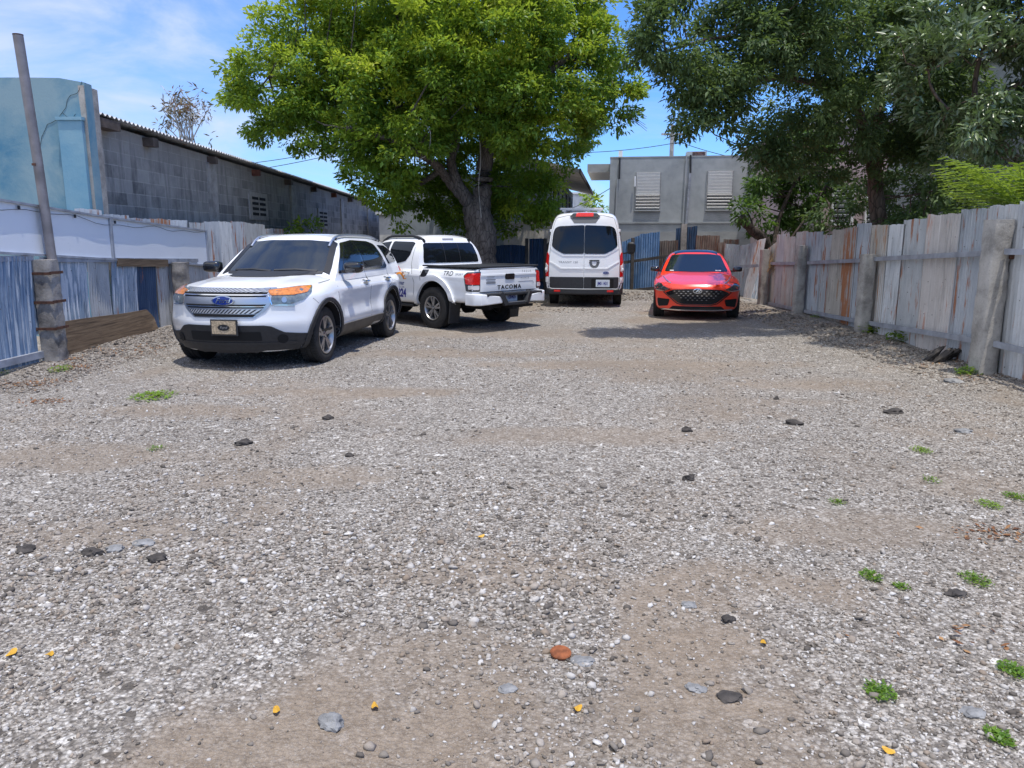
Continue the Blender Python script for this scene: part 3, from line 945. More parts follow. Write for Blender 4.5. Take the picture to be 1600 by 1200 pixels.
        mb.build('indicator', M['amber'], hl, 40)
        mb = MB(); decal(mb, B, [(.2, sd * .74 + a, .925 + b) for a, b in ellipse((0, 0), .042, .036, 20)], ph2, .014, .03)
        mb.build('lens', M['silver'], hl, 40)
        mb = MB(); strip(mb, B, H([(.10, .57, 1.06), (.10, .59, .97), (.12, .61, .865), (.30, .83, .85)]), ph2, .014, .018); mb.build('lamp_trim', M['chrome'], hl)
        # fog lamp
        mb = MB(); decal(mb, B, [(.15, sd * .70 + a, .42 + b) for a, b in ellipse((0, 0), .068, .062, 20)], 20 * -sd, .03, .03); mb.build('fog_lamp', M['dark_void'], root)
        mb = MB(); decal(mb, B, [(4.9, sd * y, z) for y, z in ((.62, .90), (.90, .95), (.86, 1.22), (.70, 1.20))], 180 - sd * -30, .012, .06, .03); mb.build('tail_light', M['lamp_red'], root, 40)
    both(sidebits)
    # nose
    def nose(name, pts, mat, off, rad=.0, h=.07):
        mb = MB(); decal(mb, B, FR(pts, 0), 0, off, h, rad); return mb.build(name, mat, root, 40)
    nose('bumper_cladding', [(-.97, .15), (-.99, .47), (-.86, .475), (-.70, .50), (-.58, .585), (-.50, .60), (.50, .60), (.58, .585), (.70, .50), (.86, .475), (.99, .47), (.97, .15)], M['black_plastic'], .020, .02, .045)
    nose('lower_intake', [(-.46, .40), (.46, .40), (.46, .52), (-.46, .52)], M['dark_void'], .026, .02)
    mb = MB(); strip(mb, B, FR([(-.80, .36), (0, .355), (.80, .36)], 0), 0, .035, .03); mb.build('bumper_lip', M['black_plastic'], root)
    g = nose('grille', [(-.60, 1.075), (.60, 1.075), (.575, .87), (.52, .79), (.40, .70), (-.40, .70), (-.52, .79), (-.575, .87)], M['silver'], .012, .015)
    def gp(name, pts, mat, off, rad=0.0):
        mb = MB(); decal(mb, B, FR(pts, 0), 0, off, .07, rad); mb.build(name, mat, g, 40)
    gp('mesh_band', [(-.54, 1.066), (.50, 1.066), (.50, 1.025), (-.54, 1.025)], M['grille_mesh'], .017)
    gp('slot', [(-.54, 1.018), (.56, 1.018), (.54, .968), (-.53, .968)], M['dark_void'], .016)
    gp('slat', [(-.545, .997), (.555, .997), (.55, .984), (-.54, .984)], M['chrome'], .024)
    gp('slot', [(-.53, .872), (.53, .872), (.49, .822), (-.50, .822)], M['dark_void'], .016)
    gp('slat', [(-.53, .852), (.52, .852), (.50, .839), (-.51, .839)], M['chrome'], .024)
    gp('mesh_band', [(-.49, .808), (.49, .808), (.42, .752), (-.43, .752)], M['grille_mesh'], .017)
    gp('slot', [(-.42, .745), (.42, .745), (.38, .708), (-.38, .708)], M['dark_void'], .018)
    mb = MB(); decal(mb, B, FR(ellipse((-.02, .918), .145, .062, 36), 0), 0, .034, .05)
    bd = mb.build('badge', M['chrome'], root, 40)
    mb = MB(); decal(mb, B, FR(ellipse((-.02, .918), .130, .050, 36), 0), 0, .038, .05); mb.build('badge_face', M['badge_blue'], bd, 40)
    mb = MB(); text_on(mb, B, 'Ford', .085, (0, -.02, .918), 0, .043, shear=.35, bold=.001, xs=1.15); mb.build('badge_lettering', M['chrome'], bd)
    # plate standing proud of the bumper
    pm = MB(); pm.box((-.045, -.04, .575), (.02, .36, .215), bev=.008); pl = pm.build('licence_plate', M['black_plastic'], root)
    q = MB(); q.box((-.058, -.04, .578), (.008, .315, .17)); q.build('plate_face', M['plate_tan'], pl)
    B2 = Body(); B2.add(q.v, q.f); B2.done()
    q = MB(); decal(q, B2, FR(ellipse((-.04, .578), .078, .040), 0), 0, .004, .05); q.build('plate_oval', M['letter_black'], pl)
    q = MB(); text_on(q, B2, 'Ford', .05, (0, -.04, .578), 0, .008, shear=.3); q.build('plate_lettering', M['silver'], pl)
    # underbody
    mb = MB(); mb.box((2.4, 0, .30), (4.2, 1.2, .16), bev=.05); mb.box((WB1, 0, .36), (.12, 1.5, .1)); mb.box((WB0, 0, .34), (.12, 1.5, .1)); mb.build('underbody', M['dark_void'], root)
    for wx in (WB0, WB1):
        for sd in (-1, 1):
            make_wheel('wheel', .385, .25, .262, 5, .17, root, [M['alloy'], M['alloy_dark'], M['alloy']], sd, (wx, sd * .845, .385))
    # antenna
    mb = MB(); mb.tube([(4.2, 0, 1.74), (4.33, 0, 1.86)], .006, 6); mb.build('aerial', M['black_plastic'], root)
    return root


# ------------------------------------------------------------------ white pickup
def make_pickup(loc, rz):
    root = empty('pickup_truck', loc, rz, 'white crew cab pickup with black lettering on its tailgate', 'pickup truck')
    L, WB0, WB1, zc = 5.28, 0.90, 4.14, 0.395
    B = Body()
    prof = [(0.3, .93), (0.5, .985), (0.75, 1.0), (1.0, .985), (1.12, .965), (1.25, .93)]
    fpro = [(0.2, .12), (.5, 0), (.8, .0), (1.0, .05), (1.2, .2)]
    rpro = [(0.4, .06), (.65, .02), (.8, .0), (1.05, .0), (1.2, .02)]
    def ext(x, y, z, s, v, w):
        side = sstep(.9, 1.0, np.abs(v))
        y = y + np.sign(v) * side * (0.015 * np.exp(-((z - 1.0) / .05) ** 2) - .015 * np.exp(-((z - .72) / .1) ** 2)) * sstep(1.2, 1.6, s) * sstep(5.2, 5.0, s)
        return x, y, z
    fn = lower_fn(L, [(0, .36), (.8, .34), (1.5, .42), (3.6, .44), (3.8, .50), (5.28, .52)],
                  [(0, 1.04), (.2, 1.12), (1.35, 1.20), (1.7, 1.20), (3.55, 1.205), (3.70, 1.19), (5.28, 1.18)],
                  [(0, .84), (.4, .90), (1, .925), (5.28, .915)], prof, 12, .30, 3, .9, fpro, .05, 8, .4, rpro, .02, ext)
    V, Q = blob(fn, 84, 28, 24)
    B.add(*cut_arches(V, Q, (WB0, WB1), .49, .58, zc + .03))
    roof = [(1.3, 1.62), (2.0, 1.69), (2.5, 1.745), (3.2, 1.75), (3.75, 1.71)]
    cf = cabin_fn([(0, 1.42), (.5, 1.80), (.85, 2.08), (.95, 2.2), (1, 2.4)], [(0, 3.72), (.5, 3.66), (.85, 3.56), (.95, 3.50), (1, 3.36)],
                  1.12, roof, [(1.3, .88), (2, .885), (3.8, .875)], [(1.3, .66), (2.4, .70), (3.8, .69)], 6, .16, .06, .035, .02)
    V, Q = blob(cf, 50, 26, 18); B.add(V, Q)
    B.done(); B.build([M['white_paint'], M['dark_void']], root, 30)
    mb = MB(); decal(mb, B, FR([(-.72, 1.22), (.72, 1.22), (.60, 1.65), (-.60, 1.65)], 1.7), 0, .006, .09, .05); mb.build('windscreen', M['windscreen'], root, 40)
    mb = MB(); decal(mb, B, FR([(-.74, 1.235), (.74, 1.235), (.73, 1.35), (.66, 1.60), (.60, 1.625), (-.60, 1.625), (-.66, 1.60), (-.73, 1.35)], 3.7), 180, .008, .08, .03); rw = mb.build('rear_window', M['glass'], root, 40)
    mb = MB(); strip(mb, B, FR([(.20, 1.24), (.20, 1.62)], 3.7), 180, .012, .011); strip(mb, B, FR([(-.20, 1.24), (-.20, 1.62)], 3.7), 180, .012, .011); mb.build_each('window_divider', M['black_plastic'], rw)
    mb = MB(); mb.box((3.50, 0, 1.695), (.09, .30, .06), bev=.015); bl = mb.build('brake_light', M['lamp_clear'], root)
    def sidebits(sd):
        ph = 90 if sd < 0 else -90
        def sdecal(name, pts, mat, off=.006, rad=.03, h=.08):
            mb = MB(); decal(mb, B, S(pts, sd), ph, off, h, rad); return mb.build(name, mat, root, 40)
        sdecal('front_window', [(1.72, 1.22), (2.10, 1.52), (2.28, 1.62), (2.60, 1.655), (2.62, 1.22)], M['glass'], .008)
        sdecal('rear_door_window', [(2.68, 1.22), (2.67, 1.655), (3.30, 1.645), (3.38, 1.62), (3.34, 1.40), (3.22, 1.27), (2.95, 1.22)], M['glass'], .008)
        mb = MB()
        strip(mb, B, S([(1.42, 1.18), (1.42, .48)], sd), ph, .010, .002); strip(mb, B, S([(2.65, 1.2), (2.66, .48)], sd), ph, .010, .002)
        strip(mb, B, S([(3.43, 1.60), (3.42, 1.2), (3.55, .86), (3.50, .50)], sd), ph, .010, .002); strip(mb, B, S([(3.74, 1.18), (3.74, .55)], sd), ph, .014, .002)
        mb.build_each('door_gap', M['gap_grey'], root)
        for hs_ in (2.42, 3.30):
            loc, n = B.hit((hs_, sd, 1.05), dirv(ph)); mb = MB()
            mb.tube([(hs_ - .11, loc.y, 1.065), (hs_ - .07, loc.y + sd * .045, 1.07), (hs_ + .07, loc.y + sd * .045, 1.07), (hs_ + .11, loc.y, 1.065)], .02, 8); mb.build('door_handle', M['white_paint'], root, 40)
        for wx in (WB0, WB1):
            mb = MB(); decal(mb, B, S(arc_band((wx, zc + .03), .497, .60, -8, 188), sd), ph, .045, .04); mb.build('wheel_flare', M['white_paint'], root, 50)
        loc, n = B.hit((1.9, sd, 1.22), dirv(ph))
        hull_mirror('door_mirror', (1.86, sd * 1.03, 1.30), (.09, .12, .10), root, M['white_paint'], sd, (1.86, loc.y, 1.235))
        mb = MB(); mb.box((2.5, sd * .80, .40), (1.9, .14, .06), bev=.02); mb.build('side_step', M['black_plastic'], root)
        # roof rail
        pts = []
        for i in range(13):
            s = 2.12 + (3.50 - 2.12) * i / 12
            l2, n2 = B.hit((s, sd * .60, 1.8), Vector((0, 0, -1))); lift = .035 * min(1, 4 * i / 12, 4 * (12 - i) / 12)
            pts.append((s, sd * .60, l2.z + .012 + lift))
        mb = MB(); mb.tube(pts, .026, 8)
        for q in (0, 1, 11, 12): mb.tube([pts[q], (pts[q][0], pts[q][1], pts[q][2] - .07)], .035, 8)
        mb.build('roof_rail', M['black_plastic'], root, 50)
        # tail lamp on the corner
        ph2 = 180 - 45 if sd < 0 else 180 + 45
        def T(pts): return [(x, sd * y, z) for x, y, z in pts]
        mb = MB(); decal(mb, B, T([(5.30, .765, 1.12), (5.12, .93, 1.10), (5.04, .95, 1.04), (5.10, .95, .76), (5.29, .80, .75)]), ph2, .012, .05, .02); tl = mb.build('tail_light', M['lamp_dark'], root, 40)
        mb = MB(); decal(mb, B, T([(5.30, .785, 1.095), (5.13, .93, 1.075), (5.07, .95, 1.03), (5.10, .95, .885), (5.29, .79, .88)]), ph2, .02, .05, .02); mb.build('red_lens', M['lamp_red'], tl, 40)
        mb = MB(); decal(mb, B, T([(5.29, .80, .865), (5.14, .93, .865), (5.15, .93, .79), (5.29, .805, .785)]), ph2, .02, .05, .02); mb.build('clear_lens', M['lamp_clear'], tl, 40)
        mb = MB(); decal(mb, B, S([(.12, .86), (.52, .92), (.50, 1.04), (.14, 1.02)], sd), ph * .6, .01, .06); mb.build('headlight', M['lamp_grey'], root)
        # bumper end
        bm_ = MB()
        pr = [(5.06, .925, .70), (5.36, .90, .70), (5.44, .80, .70), (5.46, .36, .69), (5.46, .36, .555), (5.44, .80, .53), (5.36, .92, .52), (5.06, .945, .50)]
        top = [(5.06, .945, .72), (5.30, .935, .72), (5.42, .86, .715), (5.46, .70, .70), (5.47, .36, .65)]
        bot = [(5.06, .95, .50), (5.30, .94, .50), (5.42, .86, .505), (5.46, .70, .515), (5.47, .36, .53)]
        inn = [(5.06, .80, .72), (5.24, .80, .72), (5.30, .76, .715), (5.30, .66, .70), (5.30, .36, .65)]
        inb = [(5.06, .80, .50), (5.24, .80, .50), (5.30, .76, .505), (5.30, .66, .515), (5.30, .36, .53)]
        Vv = [(x, sd * y, z) for row in (top, bot, inb, inn) for x, y, z in row]; n = 5; Fs = []
        for r_ in range(4):
            r2 = (r_ + 1) % 4
            for i in range(n - 1): Fs.append((r_ * n + i, r_ * n + i + 1, r2 * n + i + 1, r2 * n + i))
        Fs += [(0, n, 2 * n, 3 * n), (n - 1, 4 * n - 1, 3 * n - 1, 2 * n - 1)]
        bm_.add(Vv, Fs); o = bm_.build('bumper_end', M['white_paint'], root, 50)
        bv = o.modifiers.new('bevel', 'BEVEL'); bv.width = .02; bv.segments = 3; bv.limit_method = 'ANGLE'
        mb = MB(); mb.box((4.63, sd * .82, .34), (.03, .26, .42), Matrix.Rotation(R(8), 3, 'Y')); mb.build('mud_flap', M['black_plastic'], root)
    both(sidebits)
    # bumper middle with step and plate recess
    mb = MB()
    mb.box((5.36, 0, .69), (.20, 1.5, .05), bev=.012)
    mb.box((5.28, 0, .61), (.08, 1.1, .16), bev=.012)
    for sd in (-1, 1): mb.bar((5.43, sd * .40, .72), (5.46, sd * .27, .50), .10, .09)
    mb.box((5.43, 0, .505), (.12, .56, .05), bev=.015)
    mb.build('bumper_step', M['black_plastic'], root, 40)
    mb = MB(); mb.box((5.44, 0, .538), (.10, .46, .012)); mb.build('step_pad', M['silver'], root)
    mb = MB(); mb.box((5.335, .0, .625), (.012, .315, .165)); pl = mb.build('licence_plate', M['plate'], root)
    PB = Body(); PB.add(mb.v, mb.f); PB.done()
    q = MB(); text_on(q, PB, '100405', .105, (5.36, 0, .622), 180, .004, xs=.74, bold=.003); q.build('plate_number', M['letter_navy'], pl)
    # tailgate
    mb = MB(); decal(mb, B, FR([(-.755, 1.145), (.755, 1.145), (.755, .745), (-.755, .745)], 5.3), 180, .012, .08, .02); tg = mb.build('tailgate', M['white_paint'], root, 40)
    TB = Body(); TB.add(mb.v, mb.f); TB.done()
    mb = MB(); decal(mb, B, FR([(-.765, 1.155), (.765, 1.155), (.765, .73), (-.765, .73)], 5.3), 180, .004, .1, .02); mb.build('tailgate_gap', M['gap'], root)
    mb = MB(); strip(mb, TB, FR([(-.75, 1.045), (.75, 1.045)], 5.3), 180, .03, .012); mb.build('tailgate_crease', M['white_paint'], tg)
    mb = MB(); decal(mb, TB, FR([(-.13, 1.06), (.13, 1.06), (.12, .955), (-.12, .955)], 5.3), 180, .014, .06, .025); mb.build('tailgate_handle', M['black_gloss'], tg)
    q = MB(); text_on(q, TB, 'TACOMA', .105, (5.3, -.01, .81), 180, .006, xs=1.25, spacing=1.25, bold=.004); q.build('tailgate_lettering', M['letter_black'], tg)
    q = MB(); text_on(q, TB, 'T E S L A', .055, (5.3, .47, 1.095), 180, .006, spacing=1.2); text_on(q, TB, 'P O W E R', .05, (5.3, .42, .965), 180, .006); strip(q, TB, FR([(.24, .905), (.66, .905)], 5.3), 180, .006, .004)
    text_on(q, TB, 'V6', .045, (5.3, .66, .87), 180, .006); q.build_each('tailgate_small_lettering', M['letter_grey'], tg)
    q = MB()
    for i, (zz, hh, y0, y1) in enumerate(((1.02, .006, -.60, -.40), (.995, .006, -.58, -.42), (.965, .016, -.62, -.38), (.935, .006, -.60, -.40), (.905, .034, -.62, -.38))):
        strip(q, TB, FR([(y0, zz), (y1, zz)], 5.3), 180, hh, .005)
    q.build_each('tailgate_sticker_line', M['letter_grey'], tg)
    # bed
    mb = MB()
    for sd in (-1, 1): mb.box((4.50, sd * .80, 1.195), (1.50, .12, .03), bev=.01)
    mb.box((5.24, 0, 1.19), (.06, 1.56, .035), bev=.01); mb.build('bed_rail', M['black_plastic'], root)
    mb = MB(); mb.box((4.48, 0, 1.183), (1.46, 1.48, .02)); mb.build('bed_cover', M['black_plastic'], root)
    # side lettering, fuel flap, company sign (left side)
    q = MB(); text_on(q, B, 'TRD', .12, (4.55, -1, 1.065), 90, .004, xs=1.2, shear=.15, bold=.0); q.build('side_lettering', M['letter_black'], root)
    q = MB(); text_on(q, B, 'SPORT', .055, (4.86, -1, 1.055), 90, .004, xs=1.3, shear=.15); q.build('side_lettering', M['letter_grey'], root)
    mb = MB(); decal(mb, B, S([(3.80, 1.12), (3.98, 1.12), (3.93, .985), (3.76, .985)], -1), 90, .010, .05, .02); mb.build('fuel_flap', M['black_gloss'], root)
    q = MB(); text_on(q, B, 'Palmar', .115, (3.09, -1, .84), 90, .004, bold=.002); text_on(q, B, 'S O L A R', .05, (3.13, -1, .755), 90, .004); q.build('door_lettering', M['letter_blue'], root)
    q = MB()
    cx, cz = 3.10, .90
    band = arc_band((cx, cz), .115, .155, 8, 172, 14); decal(q, B, S(band, -1), 90, .004, .05)
    for k in range(9):
        a = R(8 + 164 * k / 8); a2 = .09
        p = [(cx + .165 * math.cos(a - a2), cz + .165 * math.sin(a - a2)), (cx + .225 * math.cos(a), cz + .225 * math.sin(a)), (cx + .165 * math.cos(a + a2), cz + .165 * math.sin(a + a2))]
        decal(q, B, S(p, -1), 90, .004, .05)
    q.build('door_sun_emblem', M['sun_orange'], root)
    q = MB(); text_on(q, B, '7224', .22, (3.12, -1, .635), 90, .004, xs=.78, bold=.010); q.build('door_number', M['letter_navy'], root)
    # chassis
    mb = MB()
    for sd in (-1, 1): mb.box((2.7, sd * .42, .46), (5.0, .09, .14))
    mb.tube([(WB1, -.75, .395), (WB1, .75, .395)], .055, 10); mb.lathe([(-.14, .05), (-.08, .15), (.08, .15), (.14, .05)], 16, 'y', (WB1, 0, .39), closed=False)
    mb.tube([(2.6, .3, .40), (4.0, .36, .42), (4.9, .55, .44)], .04, 8); mb.box((4.75, -.05, .50), (.75, .66, .18), bev=.05); mb.box((2.6, .1, .44), (1.6, .8, .14), bev=.04)
    mb.box((5.28, 0, .44), (.30, .12, .08)); mb.box((5.38, .28, .45), (.05, .5, .05)); mb.tube([(WB0, -.75, .395), (WB0, .75, .395)], .05, 8)
    mb.build('chassis', M['dark_void'], root)
    mb = MB(); decal(mb, B, FR([(-.5, .65), (.5, .65), (.52, 1.0), (-.52, 1.0)], 0), 0, .012, .08, .04); mb.build('grille', M['black_plastic'], root)
    for wx in (WB0, WB1):
        for sd in (-1, 1):
            make_wheel('wheel', .395, .265, .228, 5, .20, root, [M['alloy'], M['alloy_dark'], M['alloy']], sd, (wx, sd * .825, .395))
    return root
# ------------------------------------------------------------------ white van
def make_van(loc, rz, sc):
    root = empty('passenger_van', loc, rz, 'tall white van with dark tinted rear door windows, seen from behind', 'van')
    root.scale = (sc, sc, sc)
    L, WB0, WB1, zc = 5.53, 1.02, 4.32, 0.345
    B = Body()
    prof = [(0.25, .94), (.45, .985), (.7, 1.0), (1.05, 1.0), (1.3, .985), (1.6, .945), (2.0, .885), (2.3, .825), (2.5, .775)]
    fpro = [(.2, .10), (.5, 0), (.9, .04), (1.1, .15), (2.5, .2)]
    rpro = [(.25, .06), (.5, .0), (1.0, .0), (1.3, .02), (1.8, .06), (2.3, .13), (2.5, .20)]
    fn = lower_fn(L, [(0, .26), (.8, .24), (4, .30), (5.53, .36)],
                  [(0, .98), (.25, 1.10), (.9, 1.32), (1.15, 1.45), (1.9, 2.12), (2.2, 2.36), (2.6, 2.46), (3.5, 2.50), (5.0, 2.49), (5.4, 2.46), (5.53, 2.42)],
                  [(0, .92), (.4, .99), (1, 1.025), (5.2, 1.03), (5.53, 1.0)], prof, 12, .38, 2.6, 1.2, fpro, .10, 5, .8, rpro, .05)
    V, Q = blob(fn, 80, 30, 36)
    B.add(*cut_arches(V, Q, (WB0, WB1), .42, .64, zc + .02)); B.done()
    B.build([M['white_paint'], M['dark_void']], root, 32)
    def rear(name, pts, mat, off=.008, rad=.0, h=.09, parent=None):
        mb = MB(); decal(mb, B, FR(pts, 5.5), 180, off, h, rad); return mb.build(name, mat, parent or root, 40)
    # doors: each leaf a slightly proud skin with its window, black foot and gap round it
    rear('door_gap', [(-.93, .47), (.93, .47), (.94, 1.2), (.86, 2.0), (.76, 2.33), (.45, 2.40), (-.45, 2.40), (-.76, 2.33), (-.86, 2.0), (-.94, 1.2)], M['gap_grey'], .004, .06)
    for sd in (-1, 1):
        def D(pts): return [(sd * y, z) for y, z in pts]
        mb = MB(); decal(mb, B, FR(D([(.003, .48), (.92, .48), (.925, 1.2), (.85, 2.0), (.75, 2.315), (.45, 2.385), (.003, 2.39)]), 5.5), 180, .012, .09, .02)
        d = mb.build('rear_door', M['white_paint'], root, 40)
        DB = Body(); DB.add(mb.v, mb.f); DB.done()
        def dd(name, pts, mat, off, rad=0.0, h=.08):
            q = MB(); decal(q, DB, FR(D(pts), 5.5), 180, off, h, rad); return q.build(name, mat, d, 40)
        dd('window', [(.006, 1.405), (.55, 1.405), (.74, 1.50), (.86, 1.60), (.825, 1.93), (.775, 2.065), (.68, 2.115), (.006, 2.145)], M['glass'], .018, .05, .05)
        dd('foot_panel', [(.006, .50), (.90, .50), (.91, .80), (.006, .80)], M['black_plastic'], .012, .03)
        q = MB(); strip(q, DB, FR(D([(.02, 1.36), (.55, 1.36), (.74, 1.46), (.90, 1.56)]), 5.5), 180, .035, .012); q.build('crease', M['white_paint'], d)
        q = MB(); strip(q, DB, FR(D([(.02, 1.02), (.60, 1.02), (.80, 1.14), (.91, 1.20)]), 5.5), 180, .03, .014); q.build('crease', M['white_paint'], d)
        if sd > 0:
            q = MB(); decal(q, DB, FR([(.14, 1.245), (.40, 1.245), (.40, 1.215), (.14, 1.215)], 5.5), 180, .03, .05, .01); q.build('door_handle', M['black_plastic'], d)
            q = MB(); decal(q, DB, FR([(.12, 1.20), (.42, 1.20), (.36, 1.06), (.27, 1.02), (.18, 1.06)], 5.5), 180, .004, .05, .03); q.build('handle_recess', M['gap_grey'], d)
            q = MB(); decal(q, DB, FR([(.20, 1.20), (.34, 1.20), (.31, 1.10), (.23, 1.10)], 5.5), 180, .012, .05, .03); q.build('lock', M['white_paint'], d)
            q = MB(); decal(q, DB, FR(ellipse((.58, .91), .078, .034), 5.5), 180, .008, .04); bd = q.build('badge', M['badge_blue'], d)
            q = MB(); text_on(q, DB, 'Ford', .05, (5.5, .58, .91), 180, .013, shear=.3); q.build('badge_lettering', M['chrome'], bd)
            q = MB(); decal(q, DB, FR([(.20, .76), (.78, .76), (.78, .52), (.20, .52)], 5.5), 180, .018, .08, .03); q.build('plate_recess', M['dark_void'], d)
            q = MB(); decal(q, DB, FR([(.32, .735), (.68, .735), (.68, .545), (.32, .545)], 5.5), 180, .026, .08, .01); pl = q.build('licence_plate', M['plate'], d)
            q2 = MB(); text_on(q2, DB, 'JM5 1431', .115, (5.5, .50, .635), 180, .032, xs=.62, bold=.003); q2.build('plate_number', M['letter_navy'], pl) if False else q2.build('plate_number', M['letter_navy'], d)
        else:
            q = MB(); text_on(q, DB, 'TRANSIT 150', .075, (5.5, -.42, 1.185), 180, .004, xs=1.2); q.build('door_lettering', M['letter_grey'], d)
            q = MB(); decal(q, DB, FR([(-.40, 2.21), (-.02, 2.21), (-.02, 2.36), (-.36, 2.36)], 5.5), 180, .006, .08, .02)
        # tail lamp
        ph2 = 180 - 20 if sd < 0 else 180 + 20
        def T(pts): return [(5.45, sd * y, z) for y, z in pts]
        mb = MB(); decal(mb, B, T([(.935, .80), (1.03, .82), (1.025, 1.44), (.98, 1.44), (.935, 1.36)]), ph2, .02, .07, .015); tl = mb.build('tail_light', M['lamp_red'], root, 40)
        mb = MB(); decal(mb, B, T([(.945, .95), (1.02, .90), (1.02, 1.16), (.945, 1.10)]), ph2, .026, .06); mb.build('clear_lens', M['lamp_clear'], tl, 40)
        mb = MB(); decal(mb, B, T([(.93, .66), (1.03, .66), (1.03, .79), (.93, .79)]), ph2, .024, .06, .01); mb.build('bumper_cap', M['white_paint'], root, 40)
        # hinges
        for zz in (1.0, 2.0):
            loc, n = B.hit((5.42 if zz < 1.5 else 5.28, sd * 1.1, zz), Vector((0, -sd, 0)))
            mb = MB(); mb.box((5.42 if zz < 1.5 else 5.28, loc.y + sd * .010, zz), (.12, .05, .07), bev=.012); mb.build('hinge', M['white_paint'], root)
        # side windows, cladding, mirror
        ph = 90 if sd < 0 else -90
        mb = MB(); decal(mb, B, S([(1.5, 1.42), (2.05, 1.98), (2.35, 2.08), (2.5, 2.1), (2.5, 1.42)], sd), ph, .008, .1, .04); mb.build('side_window', M['glass'], root, 40)
        mb = MB(); decal(mb, B, S([(2.6, 1.42), (2.6, 2.10), (3.8, 2.12), (3.8, 1.42)], sd), ph, .008, .1, .05); mb.build('side_window', M['glass'], root, 40)
        mb = MB(); decal(mb, B, S([(3.9, 1.42), (3.9, 2.12), (5.2, 2.10), (5.2, 1.42)], sd), ph, .008, .1, .05); mb.build('side_window', M['glass'], root, 40)
        mb = MB(); decal(mb, B, S([(4.76, .50), (5.50, .52), (5.50, .64), (4.70, .66)], sd), ph, .015, .08); decal(mb, B, S([(1.48, .50), (3.86, .50), (3.90, .64), (1.44, .64)], sd), ph, .015, .1); mb.build('side_cladding', M['black_plastic'], root, 40)
        for wx in (WB0, WB1):
            mb = MB(); decal(mb, B, S(arc_band((wx, zc + .02),   .426, .47, -8, 188), sd), ph, .02, .07); mb.build('arch_cladding', M['black_plastic'], root, 40)
        loc, n = B.hit((1.45, sd, 1.45), dirv(ph))
        hull_mirror('door_mirror', (1.40, sd * 1.26, 1.50), (.09, .13, .19), root, M['black_plastic'], sd, (1.42, loc.y, 1.33))
    # bumper
    mb = MB()
    pr = [(-1.03, 4.95), (-1.02, 5.35), (-.95, 5.52), (-.7, 5.58), (0, 5.60), (.7, 5.58), (.95, 5.52), (1.02, 5.35), (1.03, 4.95)]
    n = len(pr); zz = [(.34, -.03), (.37, 0), (.47, 0), (.50, -.03)]
    Vv = []
    for z, o in zz: Vv += [(x + o, y, z) for y, x in pr]
    for z in (.50, .34): Vv += [(x - .14, y * .92, z) for y, x in pr]
    Fs = []
    for r_ in range(6):
        r2 = (r_ + 1) % 6
        for i in range(n - 1): Fs.append((r_ * n + i, r_ * n + i + 1, r2 * n + i + 1, r2 * n + i))
    Fs += [tuple(r_ * n for r_ in range(6)), tuple(r_ * n + n - 1 for r_ in reversed(range(6)))]
    mb.add(Vv, Fs); mb.build('rear_bumper', M['black_plastic'], root, 40)
    mb = MB(); mb.tube([(5.30, -.93, .80), (5.53, -.935, .60), (5.55, -.90, .52), (5.57, -.84, .495), (5.585, 0, .487), (5.57, .84, .495), (5.55, .90, .52), (5.53, .935, .60), (5.30, .93, .80)], .012, 8); mb.build('bumper_trim', M['silver'], root)
    for sd in (-1, 1):
        mb = MB(); mb.box((5.575, sd * .70, .435), (.03, .17, .05), bev=.008); mb.build('reflector', M['lamp_red'], root)
    # high brake lamp
    mb = MB(); decal(mb, B, FR([(-.40, 2.36), (-.32, 2.33), (.32, 2.33), (.40, 2.36), (.30, 2.43), (-.30, 2.43)], 5.4), 180, .035, .06, .02); hb = mb.build('high_brake_lamp', M['black_gloss'], root, 40)
    mb = MB(); decal(mb, B, FR([(-.25, 2.355), (.22, 2.355), (.22, 2.43), (-.22, 2.43)], 5.4), 180, .05, .06, .02); mb.build('red_lens', M['lamp_red'], hb, 40)
    mb = MB(); decal(mb, B, FR([(-.28, 2.19), (.28, 2.19), (.38, 2.33), (-.38, 2.33)], 5.4), 180, .016, .06, .0); mb.build('lamp_panel', M['gap_grey'], root, 40)
    # roof rack board
    mb = MB(); mb.box((3.1, -.22, 2.64), (.10, 1.25, .07), bev=.02)
    for y in (-.7, .3): mb.box((3.1, y, 2.55), (.05, .05, .16))
    mb.box((2.6, -.22, 2.62), (.10, 1.2, .06), bev=.02); mb.box((2.85, -.72, 2.60), (.6, .12, .10), bev=.02)
    for y in (-.7, .3): mb.box((2.6, y, 2.54), (.05, .05, .14))
    mb.build('roof_rack', M['lamp_clear'], root)
    mb = MB(); decal(mb, B, FR([(-.80, 1.42), (.80, 1.42), (.72, 2.2), (-.72, 2.2)], 1.6), 0, .008, .1, .06); mb.build('windscreen', M['windscreen'], root, 40)
    mb = MB(); decal(mb, B, FR([(-.6, .6), (.6, .6), (.62, .9), (-.62, .9)], 0), 0, .01, .1, .05); mb.build('grille', M['black_plastic'], root)
    mb = MB(); mb.box((2.9, 0, .36), (4.4, 1.1, .16), bev=.04); mb.tube([(WB1, -.8, .345), (WB1, .8, .345)], .06, 8); mb.tube([(3.5, .2, .30), (5.4, .35, .33)], .04, 8); mb.tube([(WB0, -.8, .345), (WB0, .8, .345)], .05, 8)
    mb.build('underbody', M['dark_void'], root)
    for wx in (WB0, WB1):
        for sd in (-1, 1): make_wheel('wheel', .345, .235, .215, 6, 0, root, [M['silver'], M['alloy_dark'], M['alloy']], sd, (wx, sd * .88, .345))
    return root


